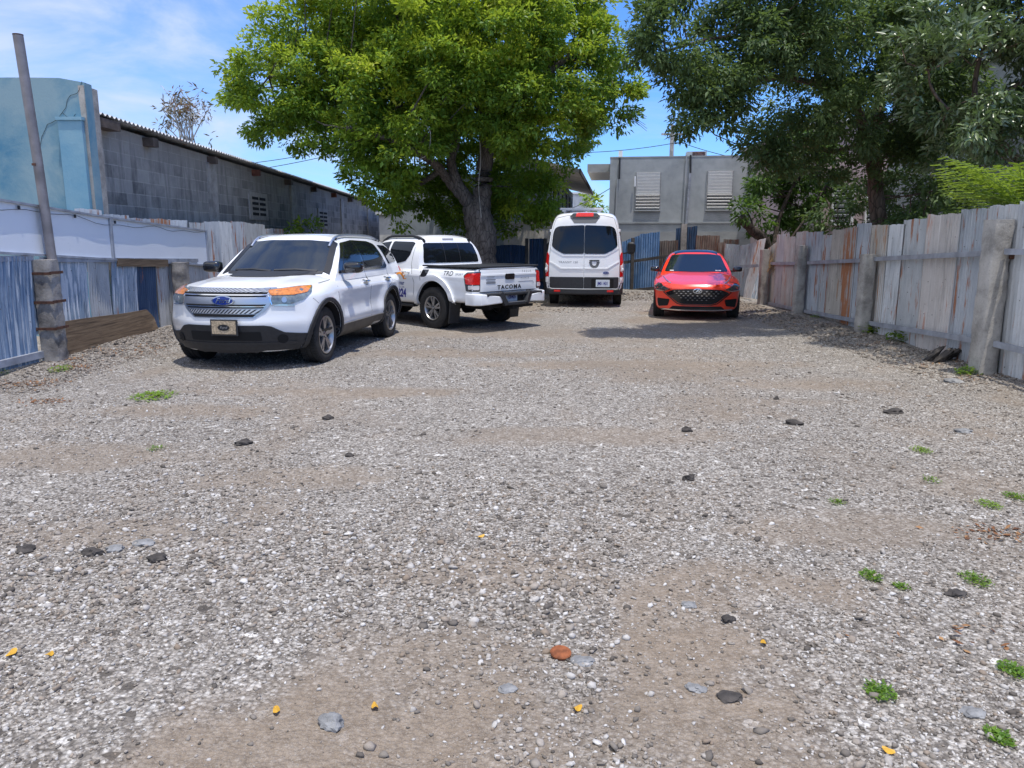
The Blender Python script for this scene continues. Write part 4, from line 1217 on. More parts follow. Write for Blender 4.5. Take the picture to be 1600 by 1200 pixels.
# ------------------------------------------------------------------ red saloon
def make_saloon(loc, rz):
    root = empty('red_saloon', loc, rz, 'glossy red saloon car with black roof and dotted black grille', 'car')
    L, WB0, WB1, zc = 4.9, 0.90, 3.74, 0.335
    B = Body()
    prof = [(.12, .90), (.3, .965), (.5, .985), (.7, 1.0), (.85, .985), (.95, .95), (1.05, .9)]
    fpro = [(.10, .10), (.22, .03), (.35, .03), (.52, .0), (.66, .0), (.74, .05), (.82, .16), (1.0, .5)]
    rpro = [(.2, .1), (.5, 0), (.9, .05), (1.05, .12)]
    def ext(x, y, z, s, v, w):
        hood = sstep(1.4, 1.1, s) * sstep(.9, 1.0, w)
        z = z + hood * (.03 * np.exp(-((np.abs(v) - .62) / .16) ** 2))
        side = sstep(.9, 1.0, np.abs(v)) * sstep(.6, 1.4, s)
        y = y + np.sign(v) * side * (.015 * np.exp(-((z - .74) / .05) ** 2) - .018 * np.exp(-((z - .5) / .1) ** 2))
        return x, y, z
    fn = lower_fn(L, [(0, .20), (.6, .15), (4.2, .16), (4.9, .28)], [(0, .76), (.15, .80), (.5, .855), (1.0, .925), (1.4, .965), (2.4, .93), (3.9, .965), (4.6, 1.02), (4.9, .98)],
                  [(0, .87), (.35, .905), (.9, .925), (3.9, .925), (4.9, .86)], prof, 8, .42, 2.7, 1.1, fpro, .2, 3.5, .9, rpro, .06, ext)
    V, Q = blob(fn, 80, 30, 22)
    B.add(*cut_arches(V, Q, (WB0, WB1), .375, .58, zc))
    roof = [(1.3, 1.32), (2.0, 1.375), (2.5, 1.42), (3.0, 1.415), (3.8, 1.30), (4.4, 1.12)]
    cf = cabin_fn([(0, 1.30), (.5, 1.72), (.85, 2.05), (.95, 2.18), (1, 2.35)], [(0, 4.45), (.5, 4.0), (.85, 3.6), (.95, 3.5), (1, 3.3)], .88, roof,
                  [(1.3, .80), (2.4, .835), (4.5, .74)], [(1.3, .55), (2.4, .60), (4.5, .55)], 6, .22, .10, .03, .02)
    V, Q = blob(cf, 50, 26, 18)
    vv = [Vector(p) for p in V]; mi = []
    for f in Q:
        n = (vv[f[1]] - vv[f[0]]).cross(vv[f[2]] - vv[f[0]]); c = sum((vv[i] for i in f), Vector()) / 4
        mi.append(2 if abs(n.normalized().z) > .88 and c.z > 1.25 else 0)
    B.add(V, Q, mi)
    B.done(); B.build([M['red_paint'], M['dark_void'], M['black_gloss']], root, 30)
    mb = MB(); decal(mb, B, FR([(-.71, .965), (.71, .965), (.56, 1.32), (.3, 1.35), (-.3, 1.35), (-.56, 1.32)], 1.7), 0, .006, .07, .04); ws = mb.build('windscreen', M['windscreen'], root, 40)
    WBd = Body(); WBd.add(mb.v, mb.f); WBd.done()
    q = MB(); decal(q, WBd, FR([(-.55, .98), (-.43, .985), (-.43, 1.005), (-.55, 1.0)], 1.5), 0, .003, .05) ; decal(q, WBd, FR([(.50, .98), (.59, .98), (.585, 1.0), (.50, 1.0)], 1.5), 0, .003, .05); q.build('windscreen_sticker', M['lamp_clear'], ws)
    def sidebits(sd):
        ph = 90 if sd < 0 else -90
        def sdecal(name, pts, mat, off=.006, rad=.03, h=.08):
            mb = MB(); decal(mb, B, S(pts, sd), ph, off, h, rad); return mb.build(name, mat, root, 40)
        sdecal('front_window', [(1.75, .98), (2.15, 1.22), (2.45, 1.32), (2.68, 1.335), (2.70, .98)], M['glass'])
        sdecal('rear_window', [(2.76, .98), (2.75, 1.335), (3.2, 1.31), (3.75, 1.13), (3.9, 1.02), (3.6, .99)], M['glass'])
        mb = MB(); strip(mb, B, S([(1.45, .93), (1.38, .6), (1.42, .26)], sd), ph, .009, .002); strip(mb, B, S([(2.73, .95), (2.74, .26)], sd), ph, .009, .002); mb.build_each('door_gap', M['gap'], root)
        loc, n = B.hit((1.72, sd, .97), dirv(ph))
        hull_mirror('door_mirror', (1.74, sd * .93, 1.02), (.085, .105, .06), root, M['black_gloss'], sd, (1.76, loc.y, .97))
        def H(pts): return [(x, sd * y, z) for x, y, z in pts]
        ph2 = -sd * 35
        mb = MB(); decal(mb, B, H([(.18, .56, .665), (.22, .70, .625), (.40, .85, .64), (.52, .90, .70), (.50, .88, .765), (.36, .80, .755)]), ph2, .010, .05, .015); hl = mb.build('headlight', M['lamp_dark'], root, 40)
        mb = MB(); strip(mb, B, H([(.55, .90, .66), (.40, .85, .625), (.22, .70, .61), (.15, .54, .658)]), ph2, .014, .016); hl2 = mb.build('lamp_trim', M['chrome'], hl)
        mb = MB(); d = Vector((0, 0, -1)); pts = [B.hit((x, sd * y, 1.2), d)[0] + Vector((0, 0, .004)) for x, y in ((.20, .55), (.32, .60), (.5, .645), (.75, .69), (1.0, .725))]
        mb.tube(pts, [.012, .012, .011, .009, .006], 6); mb.build('hood_light_strip', M['chrome'], root)
        mb = MB(); decal(mb, B, H([(.10, .60, .44), (.30, .88, .45), (.30, .88, .36), (.28, .86, .27), (.10, .66, .30)]), ph2 * .8, .012, .05, .03); mb.build('side_intake', M['dark_void'], root, 40)
        mb = MB(); strip(mb, B, H([(.10, .56, .455), (.30, .86, .465)]), ph2 * .8, .02, .016); mb.build('intake_trim', M['red_paint'], root)
    both(sidebits)
    def nose(name, pts, mat, off, rad=0.0, h=.06, parent=None):
        mb = MB(); decal(mb, B, FR(pts, 0), 0, off, h, rad); return mb.build(name, mat, parent or root, 40), mb
    g, gm = nose('grille', [(-.66, .575), (-.50, .645), (-.2, .665), (.2, .665), (.50, .645), (.66, .575), (.40, .375), (.30, .345), (-.30, .345), (-.40, .375)], M['black_gloss'], .010, .03)
    GB = Body(); GB.add(gm.v, gm.f); GB.done()
    q = MB()
    for row in range(5):
        zz = .615 - row * .045; hw = .52 - row * .06
        nn = int(hw / .05)
        for k in range(-nn, nn + 1):
            yy = k * .095 + (.047 if row % 2 else 0)
            if abs(yy) > hw or (abs(yy) < .12 and row < 2): continue
            decal(q, GB, FR([(yy - .026, zz), (yy, zz + .009), (yy + .026, zz), (yy, zz - .009)], 0), 0, .006, .05)
    q.build('grille_studs', M['chrome'], g)
    mb = MB(); strip(mb, B, FR([(-.70, .59), (-.42, .36), (-.30, .33), (.30, .33), (.42, .36), (.70, .59)], 0), 0, .016, .016); mb.build('grille_trim', M['black_gloss'], root)
    mb = MB(); decal(mb, B, FR(ellipse((0, .625), .095, .05), 0), 0, .03, .05); bd = mb.build('badge', M['chrome'], root, 40)
    mb = MB(); decal(mb, B, FR(ellipse((0, .625), .08, .038), 0), 0, .034, .05); mb.build('badge_face', M['lamp_dark'], bd, 40)
    mb = MB(); text_on(mb, B, 'H', .075, (0, 0, .625), 0, .039, shear=.5, bold=.005, xs=1.5); mb.build('badge_lettering', M['chrome'], bd)
    nose('lower_intake', [(-.50, .30), (.50, .30), (.58, .23), (-.58, .23)], M['dark_void'], .010, .02)
    mb = MB(); strip(mb, B, FR([(-.74, .225), (-.4, .218), (.4, .218), (.74, .225)], 0), 0, .022, .022); mb.build('splitter_trim', M['chrome'], root)
    mb = MB(); mb.box((2.4, 0, .20), (4.0, 1.2, .08), bev=.03); mb.tube([(WB0, -.75, .33), (WB0, .75, .33)], .05, 8); mb.tube([(WB1, -.75, .33), (WB1, .75, .33)], .05, 8); mb.build('underbody', M['dark_void'], root)
    for wx in (WB0, WB1):
        for sd in (-1, 1): make_wheel('wheel', .335, .24, .238, 5, .2, root, [M['alloy_dark'], M['dark_void'], M['alloy']], sd, (wx, sd * .80, .335))
    return root
def place(front_axle_to, heading): pass
def heading_rz(hx, hy): return math.atan2(-hy, -hx)     # local +x points backwards


def place_by(root, local, world, rz):
    c, s = math.cos(rz), math.sin(rz)
    sc = root.scale[0]
    root.location = (world[0] - (c * local[0] - s * local[1]) * sc, world[1] - (s * local[0] + c * local[1]) * sc, 0.0)
suv = make_suv((0, 0, 0), heading_rz(-.162, -.987)); place_by(suv, (.94, -.92 * 1.06), (-2.66, 10.78), suv.rotation_euler.z); suv.scale = (1, 1.06, 1)
pickup = make_pickup((0, 0, 0), heading_rz(-.72, .694)); place_by(pickup, (4.14, -.93), (-1.52, 14.85), pickup.rotation_euler.z)
van = make_van((0, 0, 0), heading_rz(.14, .99), .95); place_by(van, (5.53, 0), (1.80, 19.45), van.rotation_euler.z)
saloon = make_saloon((0, 0, 0), heading_rz(-.20, -.98)); place_by(saloon, (0, 0), (3.90, 16.25), saloon.rotation_euler.z)
# ------------------------------------------------------------------ fences
def ray_dir(px, py):
    a = (px - 800) / F_PX; b = -(py - 600) / F_PX
    cp, sp = math.cos(PITCH), math.sin(PITCH)
    return a, cp + b * sp, -sp + b * cp


def gy(px, py, Y):
    d = ray_dir(px, py); t = Y / d[1]; return Vector((d[0] * t, Y, CAM_H + d[2] * t))


def sheet_mat(name, base, pale, rust=0.0, rustcol=(0.20, 0.075, 0.03), streak=0.5, metal=0.0, rough=0.6, jag=0.0):
    m, nt, b, out = new_mat(name)
    v = coords(nt, (1, 1, 1)); oi = nd(nt, 'ObjectInfo')
    off = nd(nt, 'VectorMath', operation='MULTIPLY_ADD')
    nt.links.new(v, off.inputs[0]); off.inputs[1].default_value = (1, 1, 1)
    cm = nd(nt, 'CombineXYZ'); ml = nd(nt, 'Math', operation='MULTIPLY'); nt.links.new(oi.outputs['Random'], ml.inputs[0]); ml.inputs[1].default_value = 40
    for i in range(3): nt.links.new(ml.outputs[0], cm.inputs[i])
    nt.links.new(cm.outputs[0], off.inputs[2]); vo = off.outputs[0]
    def sc(vec, s):
        n = nd(nt, 'Mapping'); n.inputs['Scale'].default_value = s; nt.links.new(vec, n.inputs[0]); return n.outputs[0]
    st = noise(nt, sc(vo, (9, 9, .7)), 1.6, 6, .62)
    pt = noise(nt, sc(vo, (2.2, 2.2, 1.1)), 1.5, 5, .6)
    c = ramp(nt, st, [(0.34, tuple(x * .62 for x in base)), (0.47, base), (0.60, base), (0.72, pale)])
    c = mix(nt, ramp(nt, pt, [(0.42, (0, 0, 0)), (0.66, (streak, streak, streak))]), c, pale)
    if jag > 0:
        jn = noise(nt, sc(vo, (13, 13, .55)), 1.3, 5, .6)
        c = mix(nt, ramp(nt, jn, [(0.53, (0, 0, 0)), (0.57, (jag, jag, jag))]), c, pale)
    gr = noise(nt, sc(vo, (30, 30, 30)), 2.0, 3, .7)
    c = mix(nt, ramp(nt, gr, [(0.60, (0, 0, 0)), (0.72, (0.5, 0.5, 0.5))]), c, tuple(x * .45 for x in base))
    if rust > 0:
        rn = noise(nt, sc(vo, (4.0, 4.0, .5)), 1.7, 7, .68)
        c = mix(nt, ramp(nt, rn, [(0.66 - rust * .42, (0, 0, 0)), (0.72 - rust * .40, (.9, .9, .9))]), c, mix(nt, gr, rustcol, tuple(min(1, x * 2.2) for x in rustcol)))
    # nail heads and scratches
    sp = nd(nt, 'TexVoronoi'); sp.inputs['Scale'].default_value = 9; sp.inputs['Randomness'].default_value = .8; nt.links.new(vo, sp.inputs['Vector'])
    c = mix(nt, ramp(nt, sp.outputs['Distance'], [(0.05, (.8, .8, .8)), (0.09, (0, 0, 0))]), c, (.07, .05, .04))
    nt.links.new(c, b.inputs['Base Color']); b.inputs['Roughness'].default_value = rough; b.inputs['Metallic'].default_value = metal
    bump(nt, b, gr, .15, .004)
    return m
SM = dict(
    blue=sheet_mat('blue_sheet', (0.13, 0.205, 0.32), (0.48, 0.54, 0.60), .08, streak=.35, jag=.8),
    blue2=sheet_mat('faded_blue_sheet', (0.23, 0.30, 0.38), (0.62, 0.66, 0.70), .14, streak=.45, jag=.9),
    deep=sheet_mat('deep_blue_sheet', (0.10, 0.21, 0.39), (0.36, 0.50, 0.68), .05, streak=.4),
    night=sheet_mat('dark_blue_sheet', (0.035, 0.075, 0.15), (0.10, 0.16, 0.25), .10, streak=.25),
    grey=sheet_mat('grey_sheet', (0.40, 0.415, 0.425), (0.60, 0.605, 0.60), .24, metal=.2, rough=.5),
    light=sheet_mat('pale_zinc_sheet', (0.55, 0.57, 0.585), (0.76, 0.76, 0.75), .20, metal=.2, rough=.5),
    bluegrey=sheet_mat('blue_grey_sheet', (0.38, 0.41, 0.45), (0.60, 0.62, 0.63), .24, metal=.15),
    pink=sheet_mat('pinkish_sheet', (0.48, 0.445, 0.42), (0.68, 0.65, 0.62), .27, (0.30, 0.17, 0.13)),
    lilac=sheet_mat('lilac_sheet', (0.45, 0.44, 0.46), (0.62, 0.61, 0.61), .22),
    tan=sheet_mat('tan_sheet', (0.42, 0.38, 0.33), (0.62, 0.57, 0.51), .22, (0.24, 0.13, 0.07)),
    rust=sheet_mat('rusty_sheet', (0.36, 0.33, 0.31), (0.52, 0.48, 0.44), .44, (0.24, 0.085, 0.025)),
    brown=sheet_mat('brown_sheet', (0.13, 0.105, 0.09), (0.30, 0.26, 0.22), .30, (0.10, 0.04, 0.025)),
    stain=sheet_mat('stained_sheet', (0.17, 0.11, 0.085), (0.42, 0.36, 0.30), .34, (0.10, 0.035, 0.02)),
)
M['rail_paint'] = plain('rail_paint', (0.30, 0.32, 0.36), 0.6, var=.3, vscale=5, bmp=.1)
M['rail_dark'] = plain('rail_dark', (0.06, 0.055, 0.05), 0.8, var=.4, vscale=7, bmp=.2)


def concrete(name, col, dark, sp=.5):
    m, nt, b, out = new_mat(name); v = coords(nt)
    a = noise(nt, v, 3.0, 7, .65); f = noise(nt, v, 42, 4, .7)
    c = ramp(nt, a, [(0.30, dark), (0.55, col), (0.8, tuple(min(1, x * 1.25) for x in col))])
    c = mix(nt, ramp(nt, f, [(0.56, (0, 0, 0)), (0.68, (sp, sp, sp))]), c, tuple(x * .4 for x in col))
    c = mix(nt, ramp(nt, f, [(0.30, (sp, sp, sp)), (0.38, (0, 0, 0))]), c, tuple(min(1, x * 1.5) for x in col))
    nt.links.new(c, b.inputs['Base Color']); b.inputs['Roughness'].default_value = .92
    bump(nt, b, f, .6, .012)
    return m
M['post_concrete'] = concrete('post_concrete', (0.34, 0.315, 0.285), (0.10, 0.09, 0.08))
M['post_concrete_pale'] = concrete('post_concrete_pale', (0.42, 0.40, 0.37), (0.18, 0.17, 0.155))
M['rust_strap'] = plain('rust_strap', (0.09, 0.04, 0.025), .85, var=.5, vscale=20)
def plank_mat():
    m, nt, b, out = new_mat('plank_wood'); v = coords(nt, (6, .7, 16)); n1 = noise(nt, v, 2.2, 7, .65, .6)
    nt.links.new(ramp(nt, n1, [(0.3, (0.055, 0.036, 0.022)), (0.5, (0.14, 0.095, 0.058)), (0.72, (0.23, 0.17, 0.11))]), b.inputs['Base Color']); b.inputs['Roughness'].default_value = .85
    bump(nt, b, n1, .4, .01); return m
M['plank_wood'] = plank_mat()


def corr_sheet(parent, a, b, z0, z1, mat, z1b=None, lean=0.0, front=0.0, bow=0.0, name='corrugated_sheet', pitch=.076, amp=.017, z0b=None, label=None):
    """corrugated sheet standing from a to b (ground points); lean pushes the top out along the normal"""
    a, b = Vector((a[0], a[1], 0)), Vector((b[0], b[1], 0)); d = b - a; L = d.length; d.normalize(); n = Vector((d.y, -d.x, 0))
    if z1b is None: z1b = z1
    if z0b is None: z0b = z0
    nx = max(8, int(L / pitch * 8)); nz = 8
    u = np.linspace(0, 1, nx + 1); w = np.linspace(0, 1, nz + 1)
    ph = random.uniform(0, 6)
    U, Wv = np.meshgrid(u, w)
    rag = np.interp(u * L, np.arange(0, L + .3, .09), np.random.default_rng(int(abs(a.x * 91 + a.y * 37) * 10)).uniform(-.012, .012, len(np.arange(0, L + .3, .09))))
    zz = (z0 + (z0b - z0) * U) * (1 - Wv) + ((z1 + (z1b - z1) * U) + rag[None, :]) * Wv
    off = front + amp * np.sin(U * L / pitch * 2 * np.pi + ph) + lean * Wv + bow * np.sin(np.pi * Wv) + .006 * np.sin(U * 5 + ph) * Wv
    base = np.array(a)[None, None, :] + np.array(d)[None, None, :] * (U * L)[..., None]
    P = base + np.array(n)[None, None, :] * off[..., None]; P[..., 2] = zz
    P2 = P - np.array(n) * .003
    V = np.concatenate([P.reshape(-1, 3), P2.reshape(-1, 3)])
    N = (nx + 1) * (nz + 1); id_ = np.arange(N).reshape(nz + 1, nx + 1)
    f1 = np.stack([id_[:-1, :-1], id_[:-1, 1:], id_[1:, 1:], id_[1:, :-1]], -1).reshape(-1, 4)
    f2 = f1[:, ::-1] + N
    def edge(row): return np.stack([row[:-1], row[:-1] + N, row[1:] + N, row[1:]], -1)
    E_ = np.concatenate([edge(id_[0, ::-1]), edge(id_[-1]), edge(id_[:, 0]), edge(id_[::-1, -1])])
    me = np_mesh(name, V, np.concatenate([f1, f2, E_]))
    o = link_mesh(name, me, mat, parent, 50)
    if label: o['label'] = label
    return o


def post(parent, x, y, h, w, d, mat, rz=0.0, tilt=(0, 0), name='concrete_post', z0=-.15, seed=1):
    """weathered square concrete post with chipped edges"""
    from mathutils import noise as mn
    nu, nh = 6, 28; V = []; Fs = []
    ring = []
    for i in range(nu): ring.append((-1 + 2 * i / nu, -1))
    for i in range(nu): ring.append((1, -1 + 2 * i / nu))
    for i in range(nu): ring.append((1 - 2 * i / nu, 1))
    for i in range(nu): ring.append((-1, 1 - 2 * i / nu))
    k = len(ring)
    for j in range(nh + 1):
        z = z0 + (h - z0) * j / nh
        for (p, q) in ring:
            cr = max(0, abs(p) + abs(q) - 1.55) * .25
            s = 1 - cr
            P = Vector((p * w / 2 * s, q * d / 2 * s, z))
            P += Vector((p, q, 0)) * (.012 * mn.noise(Vector((p * 2.1 + seed, q * 2.1, z * 6))) + .010 * mn.noise(Vector((p * 6 + seed, q * 6, z * 19))))
            if j == nh: P.z += .03 * mn.noise(Vector((p * 3 + seed, q * 3, 5)))
            c, s_ = math.cos(rz), math.sin(rz)
            V.append((x + c * P.x - s_ * P.y + tilt[0] * z, y + s_ * P.x + c * P.y + tilt[1] * z, P.z))
    for j in range(nh):
        for i in range(k): Fs.append((j * k + i, j * k + (i + 1) % k, (j + 1) * k + (i + 1) % k, (j + 1) * k + i))
    V.append((x + tilt[0] * h, y + tilt[1] * h, h + .004)); c = len(V) - 1
    for i in range(k): Fs.append((nh * k + i, nh * k + (i + 1) % k, c))
    me = raw_mesh(name, V, Fs); return link_mesh(name, me, mat, parent, 40)


# ---- left fence -----------------------------------------------------
LF = empty('corrugated_fence', (0, 0, 0), 0, 'blue and grey corrugated metal fence with concrete posts left of the white SUV', 'fence')
FX = -6.52
yy = 6.2
for i, (w, mt, z1) in enumerate(((.70, 'blue', 1.50), (.70, 'blue2', 1.49), (.70, 'blue', 1.50), (.72, 'blue', 1.49), (.75, 'blue', 1.48), (.66, 'blue', 1.48))):
    corr_sheet(LF, (FX, yy + w + .03), (FX, yy), .05, z1, SM[mt], front=-.012 * (i % 2), lean=-.02 - .015 * (i % 3), bow=.012); yy += w
yb = yy
for i, (w, mt, z1, z0) in enumerate(((.62, 'blue2', 1.44, .42), (.78, 'blue2', 1.42, .40), (.72, 'grey', 1.40, .32), (.82, 'blue2', 1.38, .22), (.80, 'night', 1.33, .10))):
    corr_sheet(LF, (FX, yy + w + .03), (FX + (.05 if i == 2 else 0), yy), z0, z1, SM[mt], front=-.012 * (i % 2), lean=-.05 + .02 * (i % 3), bow=.02); yy += w
corr_sheet(LF, (FX + .01, 15.9), (FX + .01, yy), .05, 1.30, SM['grey']); yy = 15.9
tops = [2.04, 2.08, 2.08, 2.10, 2.07, 2.06, 1.98, 1.98, 1.92, 1.92, 1.86, 1.8, 1.74, 1.7, 1.62, 1.55]
kinds = ['grey', 'bluegrey', 'light', 'bluegrey', 'grey', 'grey', 'grey', 'rust', 'light', 'grey', 'bluegrey', 'grey', 'grey', 'tan', 'grey', 'grey']
for i in range(16):
    corr_sheet(LF, (FX - .03, yy + .84), (FX - .03, yy), .03, tops[i], SM[kinds[i]], tops[i] + random.uniform(-.03, .03), front=-.012 * (i % 2)); yy += .80
yy = 11.9
for i, (w, mt, z1) in enumerate(((.8, 'light', 2.16), (.85, 'bluegrey', 2.10), (.8, 'bluegrey', 2.06), (.8, 'rust', 2.07), (.8, 'light', 2.07))):
    corr_sheet(LF, (FX - .12, yy + w), (FX - .12, yy), 1.2, z1, SM[mt], lean=-.03); yy += w
b_ = MB(); b_.bar((FX + .05, 6.2, 1.47), (FX + .05, 10.5, 1.46), .05, .07); b_.build('fence_rail', M['rail_paint'], LF)
b_ = MB(); b_.bar((FX + .05, 10.7, 1.43), (FX + .05, 16.0, 1.27), .05, .07); b_.build('fence_rail', M['rail_paint'], LF)
b_ = MB(); b_.bar((FX + .05, 6.2, .17), (FX + .05, 10.5, .15), .06, .09); b_.build('fence_rail', M['rail_paint'], LF)
pst = post(LF, -6.36, 10.60, 1.43, .26, .26, M['post_concrete'], seed=2)
for z in (.50, .86, 1.25):
    b_ = MB()
    for (cx, cy, sx_, sy_) in ((-6.36, 10.60 - .142, .30, .012), (-6.36 + .142, 10.60, .012, .30), (-6.36 - .142, 10.60, .012, .30)): b_.box((cx, cy, z + (cx + 6.36) * .06), (sx_, sy_, .036))
    b_.build('steel_strap', M['rust_strap'], pst)
post(LF, -6.27, 14.70, 1.27, .26, .24, M['post_concrete'], seed=5)
post(LF, -6.34, 6.5, 1.45, .25, .25, M['post_concrete'], seed=8)
b_ = MB(); b_.bar((FX + .07, 12.7, 1.33), (FX + .07, 14.55, 1.26), .05, .13); b_.build('timber_rail', M['plank_wood'], LF)

# brown board leaning along the fence foot
bd = MB()
V = []
for i in range(13):
    t = i / 12; Y = 10.82 + 2.95 * t; lo = .02 + .10 * t; hi = .55 - .07 * t - .16 * max(0, t - .93) / .07
    hi += .006 * math.sin(t * 7)
    for X, z in ((-6.34, lo), (-6.40, hi), (-6.425, hi), (-6.365, lo)): V.append((X + .015 * math.sin(t * 5), Y, z))
Fs = []
for i in range(12):
    for k in range(4): Fs.append((i * 4 + k, i * 4 + (k + 1) % 4, (i + 1) * 4 + (k + 1) % 4, (i + 1) * 4 + k))
Fs += [(0, 3, 2, 1), (48, 49, 50, 51)]
bd.add(V, Fs); tag(bd.build('wooden_board', M['plank_wood']), 'long brown board leaning along the foot of the blue fence', 'board')

# sign panels on top of the fence
def sign_mat():
    m, nt, b, out = new_mat('sign_white'); v = coords(nt)
    a = noise(nt, v, 1.2, 7, .7); s = noise(nt, v, 14, 5, .75, .6)
    mu = nd(nt, 'Math', operation='MULTIPLY'); nt.links.new(a, mu.inputs[0]); nt.links.new(s, mu.inputs[1])
    c = ramp(nt, mu.outputs[0], [(0.36, (0.78, 0.81, 0.85)), (0.44, (0.50, 0.52, 0.54)), (0.52, (0.18, 0.19, 0.19))])
    nt.links.new(c, b.inputs['Base Color']); b.inputs['Roughness'].default_value = .45
    return m
M['sign_white'] = sign_mat()
SX = -6.47
sign = empty('blank_sign_board', (0, 0, 0), 0, 'long blank white sign board fixed above the blue fence', 'sign board')
seams = [6.6, 9.2, 12.62, 16.55]
def ztop(y): return float(np.interp(y, [6.6, 10.0, 12.62, 16.55], [2.38, 2.19, 2.04, 1.87]))
def zbot(y): return float(np.interp(y, [6.6, 10.0, 12.62, 16.55], [1.70, 1.53, 1.38, 1.15]))
for i in range(3):
    y0, y1 = seams[i] + .02, seams[i + 1] - .02; V = []
    for X in (SX, SX - .03):
        for y in (y0, y1): V += [(X, y, zbot(y)), (X, y, ztop(y))]
    b_ = MB(); b_.add(V, [(0, 1, 3, 2), (4, 6, 7, 5), (0, 4, 5, 1), (2, 3, 7, 6), (1, 5, 7, 3), (0, 2, 6, 4)]); b_.build('sign_panel', M['sign_white'], sign)
for fn_ in (ztop, zbot):
    pts = [(SX + .012, y, fn_(y)) for y in np.linspace(6.6, 16.55, 14)]; b_ = MB()
    for i in range(13): b_.bar(pts[i], pts[i + 1], .05, .03)
    b_.build('sign_frame', M['rail_paint'], sign)
for y in seams[1:]:
    b_ = MB(); b_.box((SX + .012, y, (ztop(y) + zbot(y)) / 2), (.05, .05, ztop(y) - zbot(y) - .03)); b_.build('sign_frame', M['rail_paint'], sign)
w_ = MB(); pts = [(SX + .03, y, ztop(y) - (.09 + .03 * math.sin(y * 2.1)) * min(1, (16.5 - y) / 2 + .1) + .02 * math.sin(y * 5)) for y in np.linspace(7, 16.6, 40)]
w_.tube(pts, .004, 5)
for y in (10.3, 11.6, 12.75): w_.box((SX + .03, y, ztop(y) - .06), (.02, .03, .05))
tag(w_.build('hanging_cable', M['black_plastic']), 'thin black cable sagging along the white sign board', 'cable')

# leaning steel pipe strapped to the near post
base = gy(84, 425, 10.78); top = gy(28, 55, 10.62)
p_ = MB(); p_.tube([base - (top - base) * .08, base, base.lerp(top, .5) + Vector((.01, 0, 0)), top], .062, 20)
pp = p_.build('steel_pipe', plain('pipe_steel', (0.24, 0.22, 0.22), .5, metal=.35, var=.3, vscale=4), None, 40); tag(pp, 'tall leaning grey steel pipe behind the strapped concrete post', 'pipe')
p_ = MB(); p_.lathe([(0, .063), (0.012, .064), (.012, .03), (0, .03)], 20, 'z'); o = p_.build('pipe_rim', M['rust_strap'], pp); o.location = top
pb = MB(); d = (top - base).normalized(); q = base.lerp(top, .47); pb.box(q + Vector((-.01, -.065, 0)), (.05, .02, .03)); pb.build('bolt', M['rust_strap'], pp)

# ---- right fence ----------------------------------------------------
RF = empty('corrugated_fence', (0, 0, 0), 0, 'weathered grey and rusty corrugated fence with concrete posts right of the red car', 'fence')
RP = [(5.60, 3.0), (6.10, 9.3), (6.47, 13.7), (6.56, 17.1), (6.55, 20.4)]
def on_fence(px):
    a = (px - 800) / F_PX
    for i in range(len(RP) - 1):
        (x0, y0), (x1, y1) = RP[i], RP[i + 1]
        # X = a * zc, zc ~ Y cos + .1
        def f(t):
            X = x0 + (x1 - x0) * t; Y = y0 + (y1 - y0) * t; return X - a * (Y * math.cos(PITCH) + .12)
        if f(0) * f(1) <= 0:
            lo, hi = 0., 1.
            for _ in range(40):
                m_ = (lo + hi) / 2
                if f(lo) * f(m_) <= 0: hi = m_
                else: lo = m_
            return (x0 + (x1 - x0) * lo, y0 + (y1 - y0) * lo)
    return None
bounds = [(1640, 1580, 308, 314, 'light'), (1592, 1536, 318, 322, 'grey'), (1537, 1490, 325, 327, 'bluegrey'), (1492, 1442, 333, 336, 'pink'), (1443, 1403, 340, 344, 'grey'), (1408, 1374, 350, 352, 'light'), (1384, 1356, 351, 352, 'tan'), (1357, 1334, 348, 350, 'bluegrey'), (1336, 1315, 355, 357, 'rust'),
          (1317, 1296, 359, 359, 'tan'), (1297, 1281, 367, 367, 'grey'), (1283, 1257, 362, 363, 'bluegrey'), (1258, 1240, 361, 362, 'pink'), (1241, 1225, 370, 370, 'pink'), (1227, 1212, 366, 367, 'lilac'), (1213, 1199, 378, 390, 'tan')]
yy_prev = None
for i, (xr, xl, tr, tl, mt) in enumerate(bounds):
    a, b2 = on_fence(xr), on_fence(xl)
    za, zb_ = gy(xr, tr, a[1]).z, gy(xl, tl, b2[1]).z
    corr_sheet(RF, a, b2, .0, za, SM[mt], zb_, front=-.014 * (i % 2), lean=random.uniform(-.03, .03))
a = on_fence(1640); n_ = 7; p0 = Vector((5.60, 3.0)); p1 = Vector(a)
for i in range(n_):
    s0, s1 = p0.lerp(p1, i / n_), p0.lerp(p1, (i + 1) / n_ + .004); corr_sheet(RF, s1, s0, 0, 2.1, SM[['light', 'grey', 'bluegrey'][i % 3]], front=-.014 * (i % 2))
PST = [(5.92, 9.55, 1.94, .26, .26), (6.26, 13.70, 1.44, .22, .22), (6.36, 17.15, 1.56, .21, .20), (6.34, 19.55, 1.44, .21, .20), (5.62, 5.0, 1.9, .28, .28)]
for i, (x, y, h, w, d) in enumerate(PST): post(RF, x, y, h, w, d, M['post_concrete_pale' if i != 3 else 'post_concrete'], rz=.05, seed=20 + i * 3)
def rail(parent, P, Q, w=.05, t=.07, mt='rail_paint'): b_ = MB(); b_.bar(P, Q, w, t); return b_.build('fence_rail', M[mt], parent)
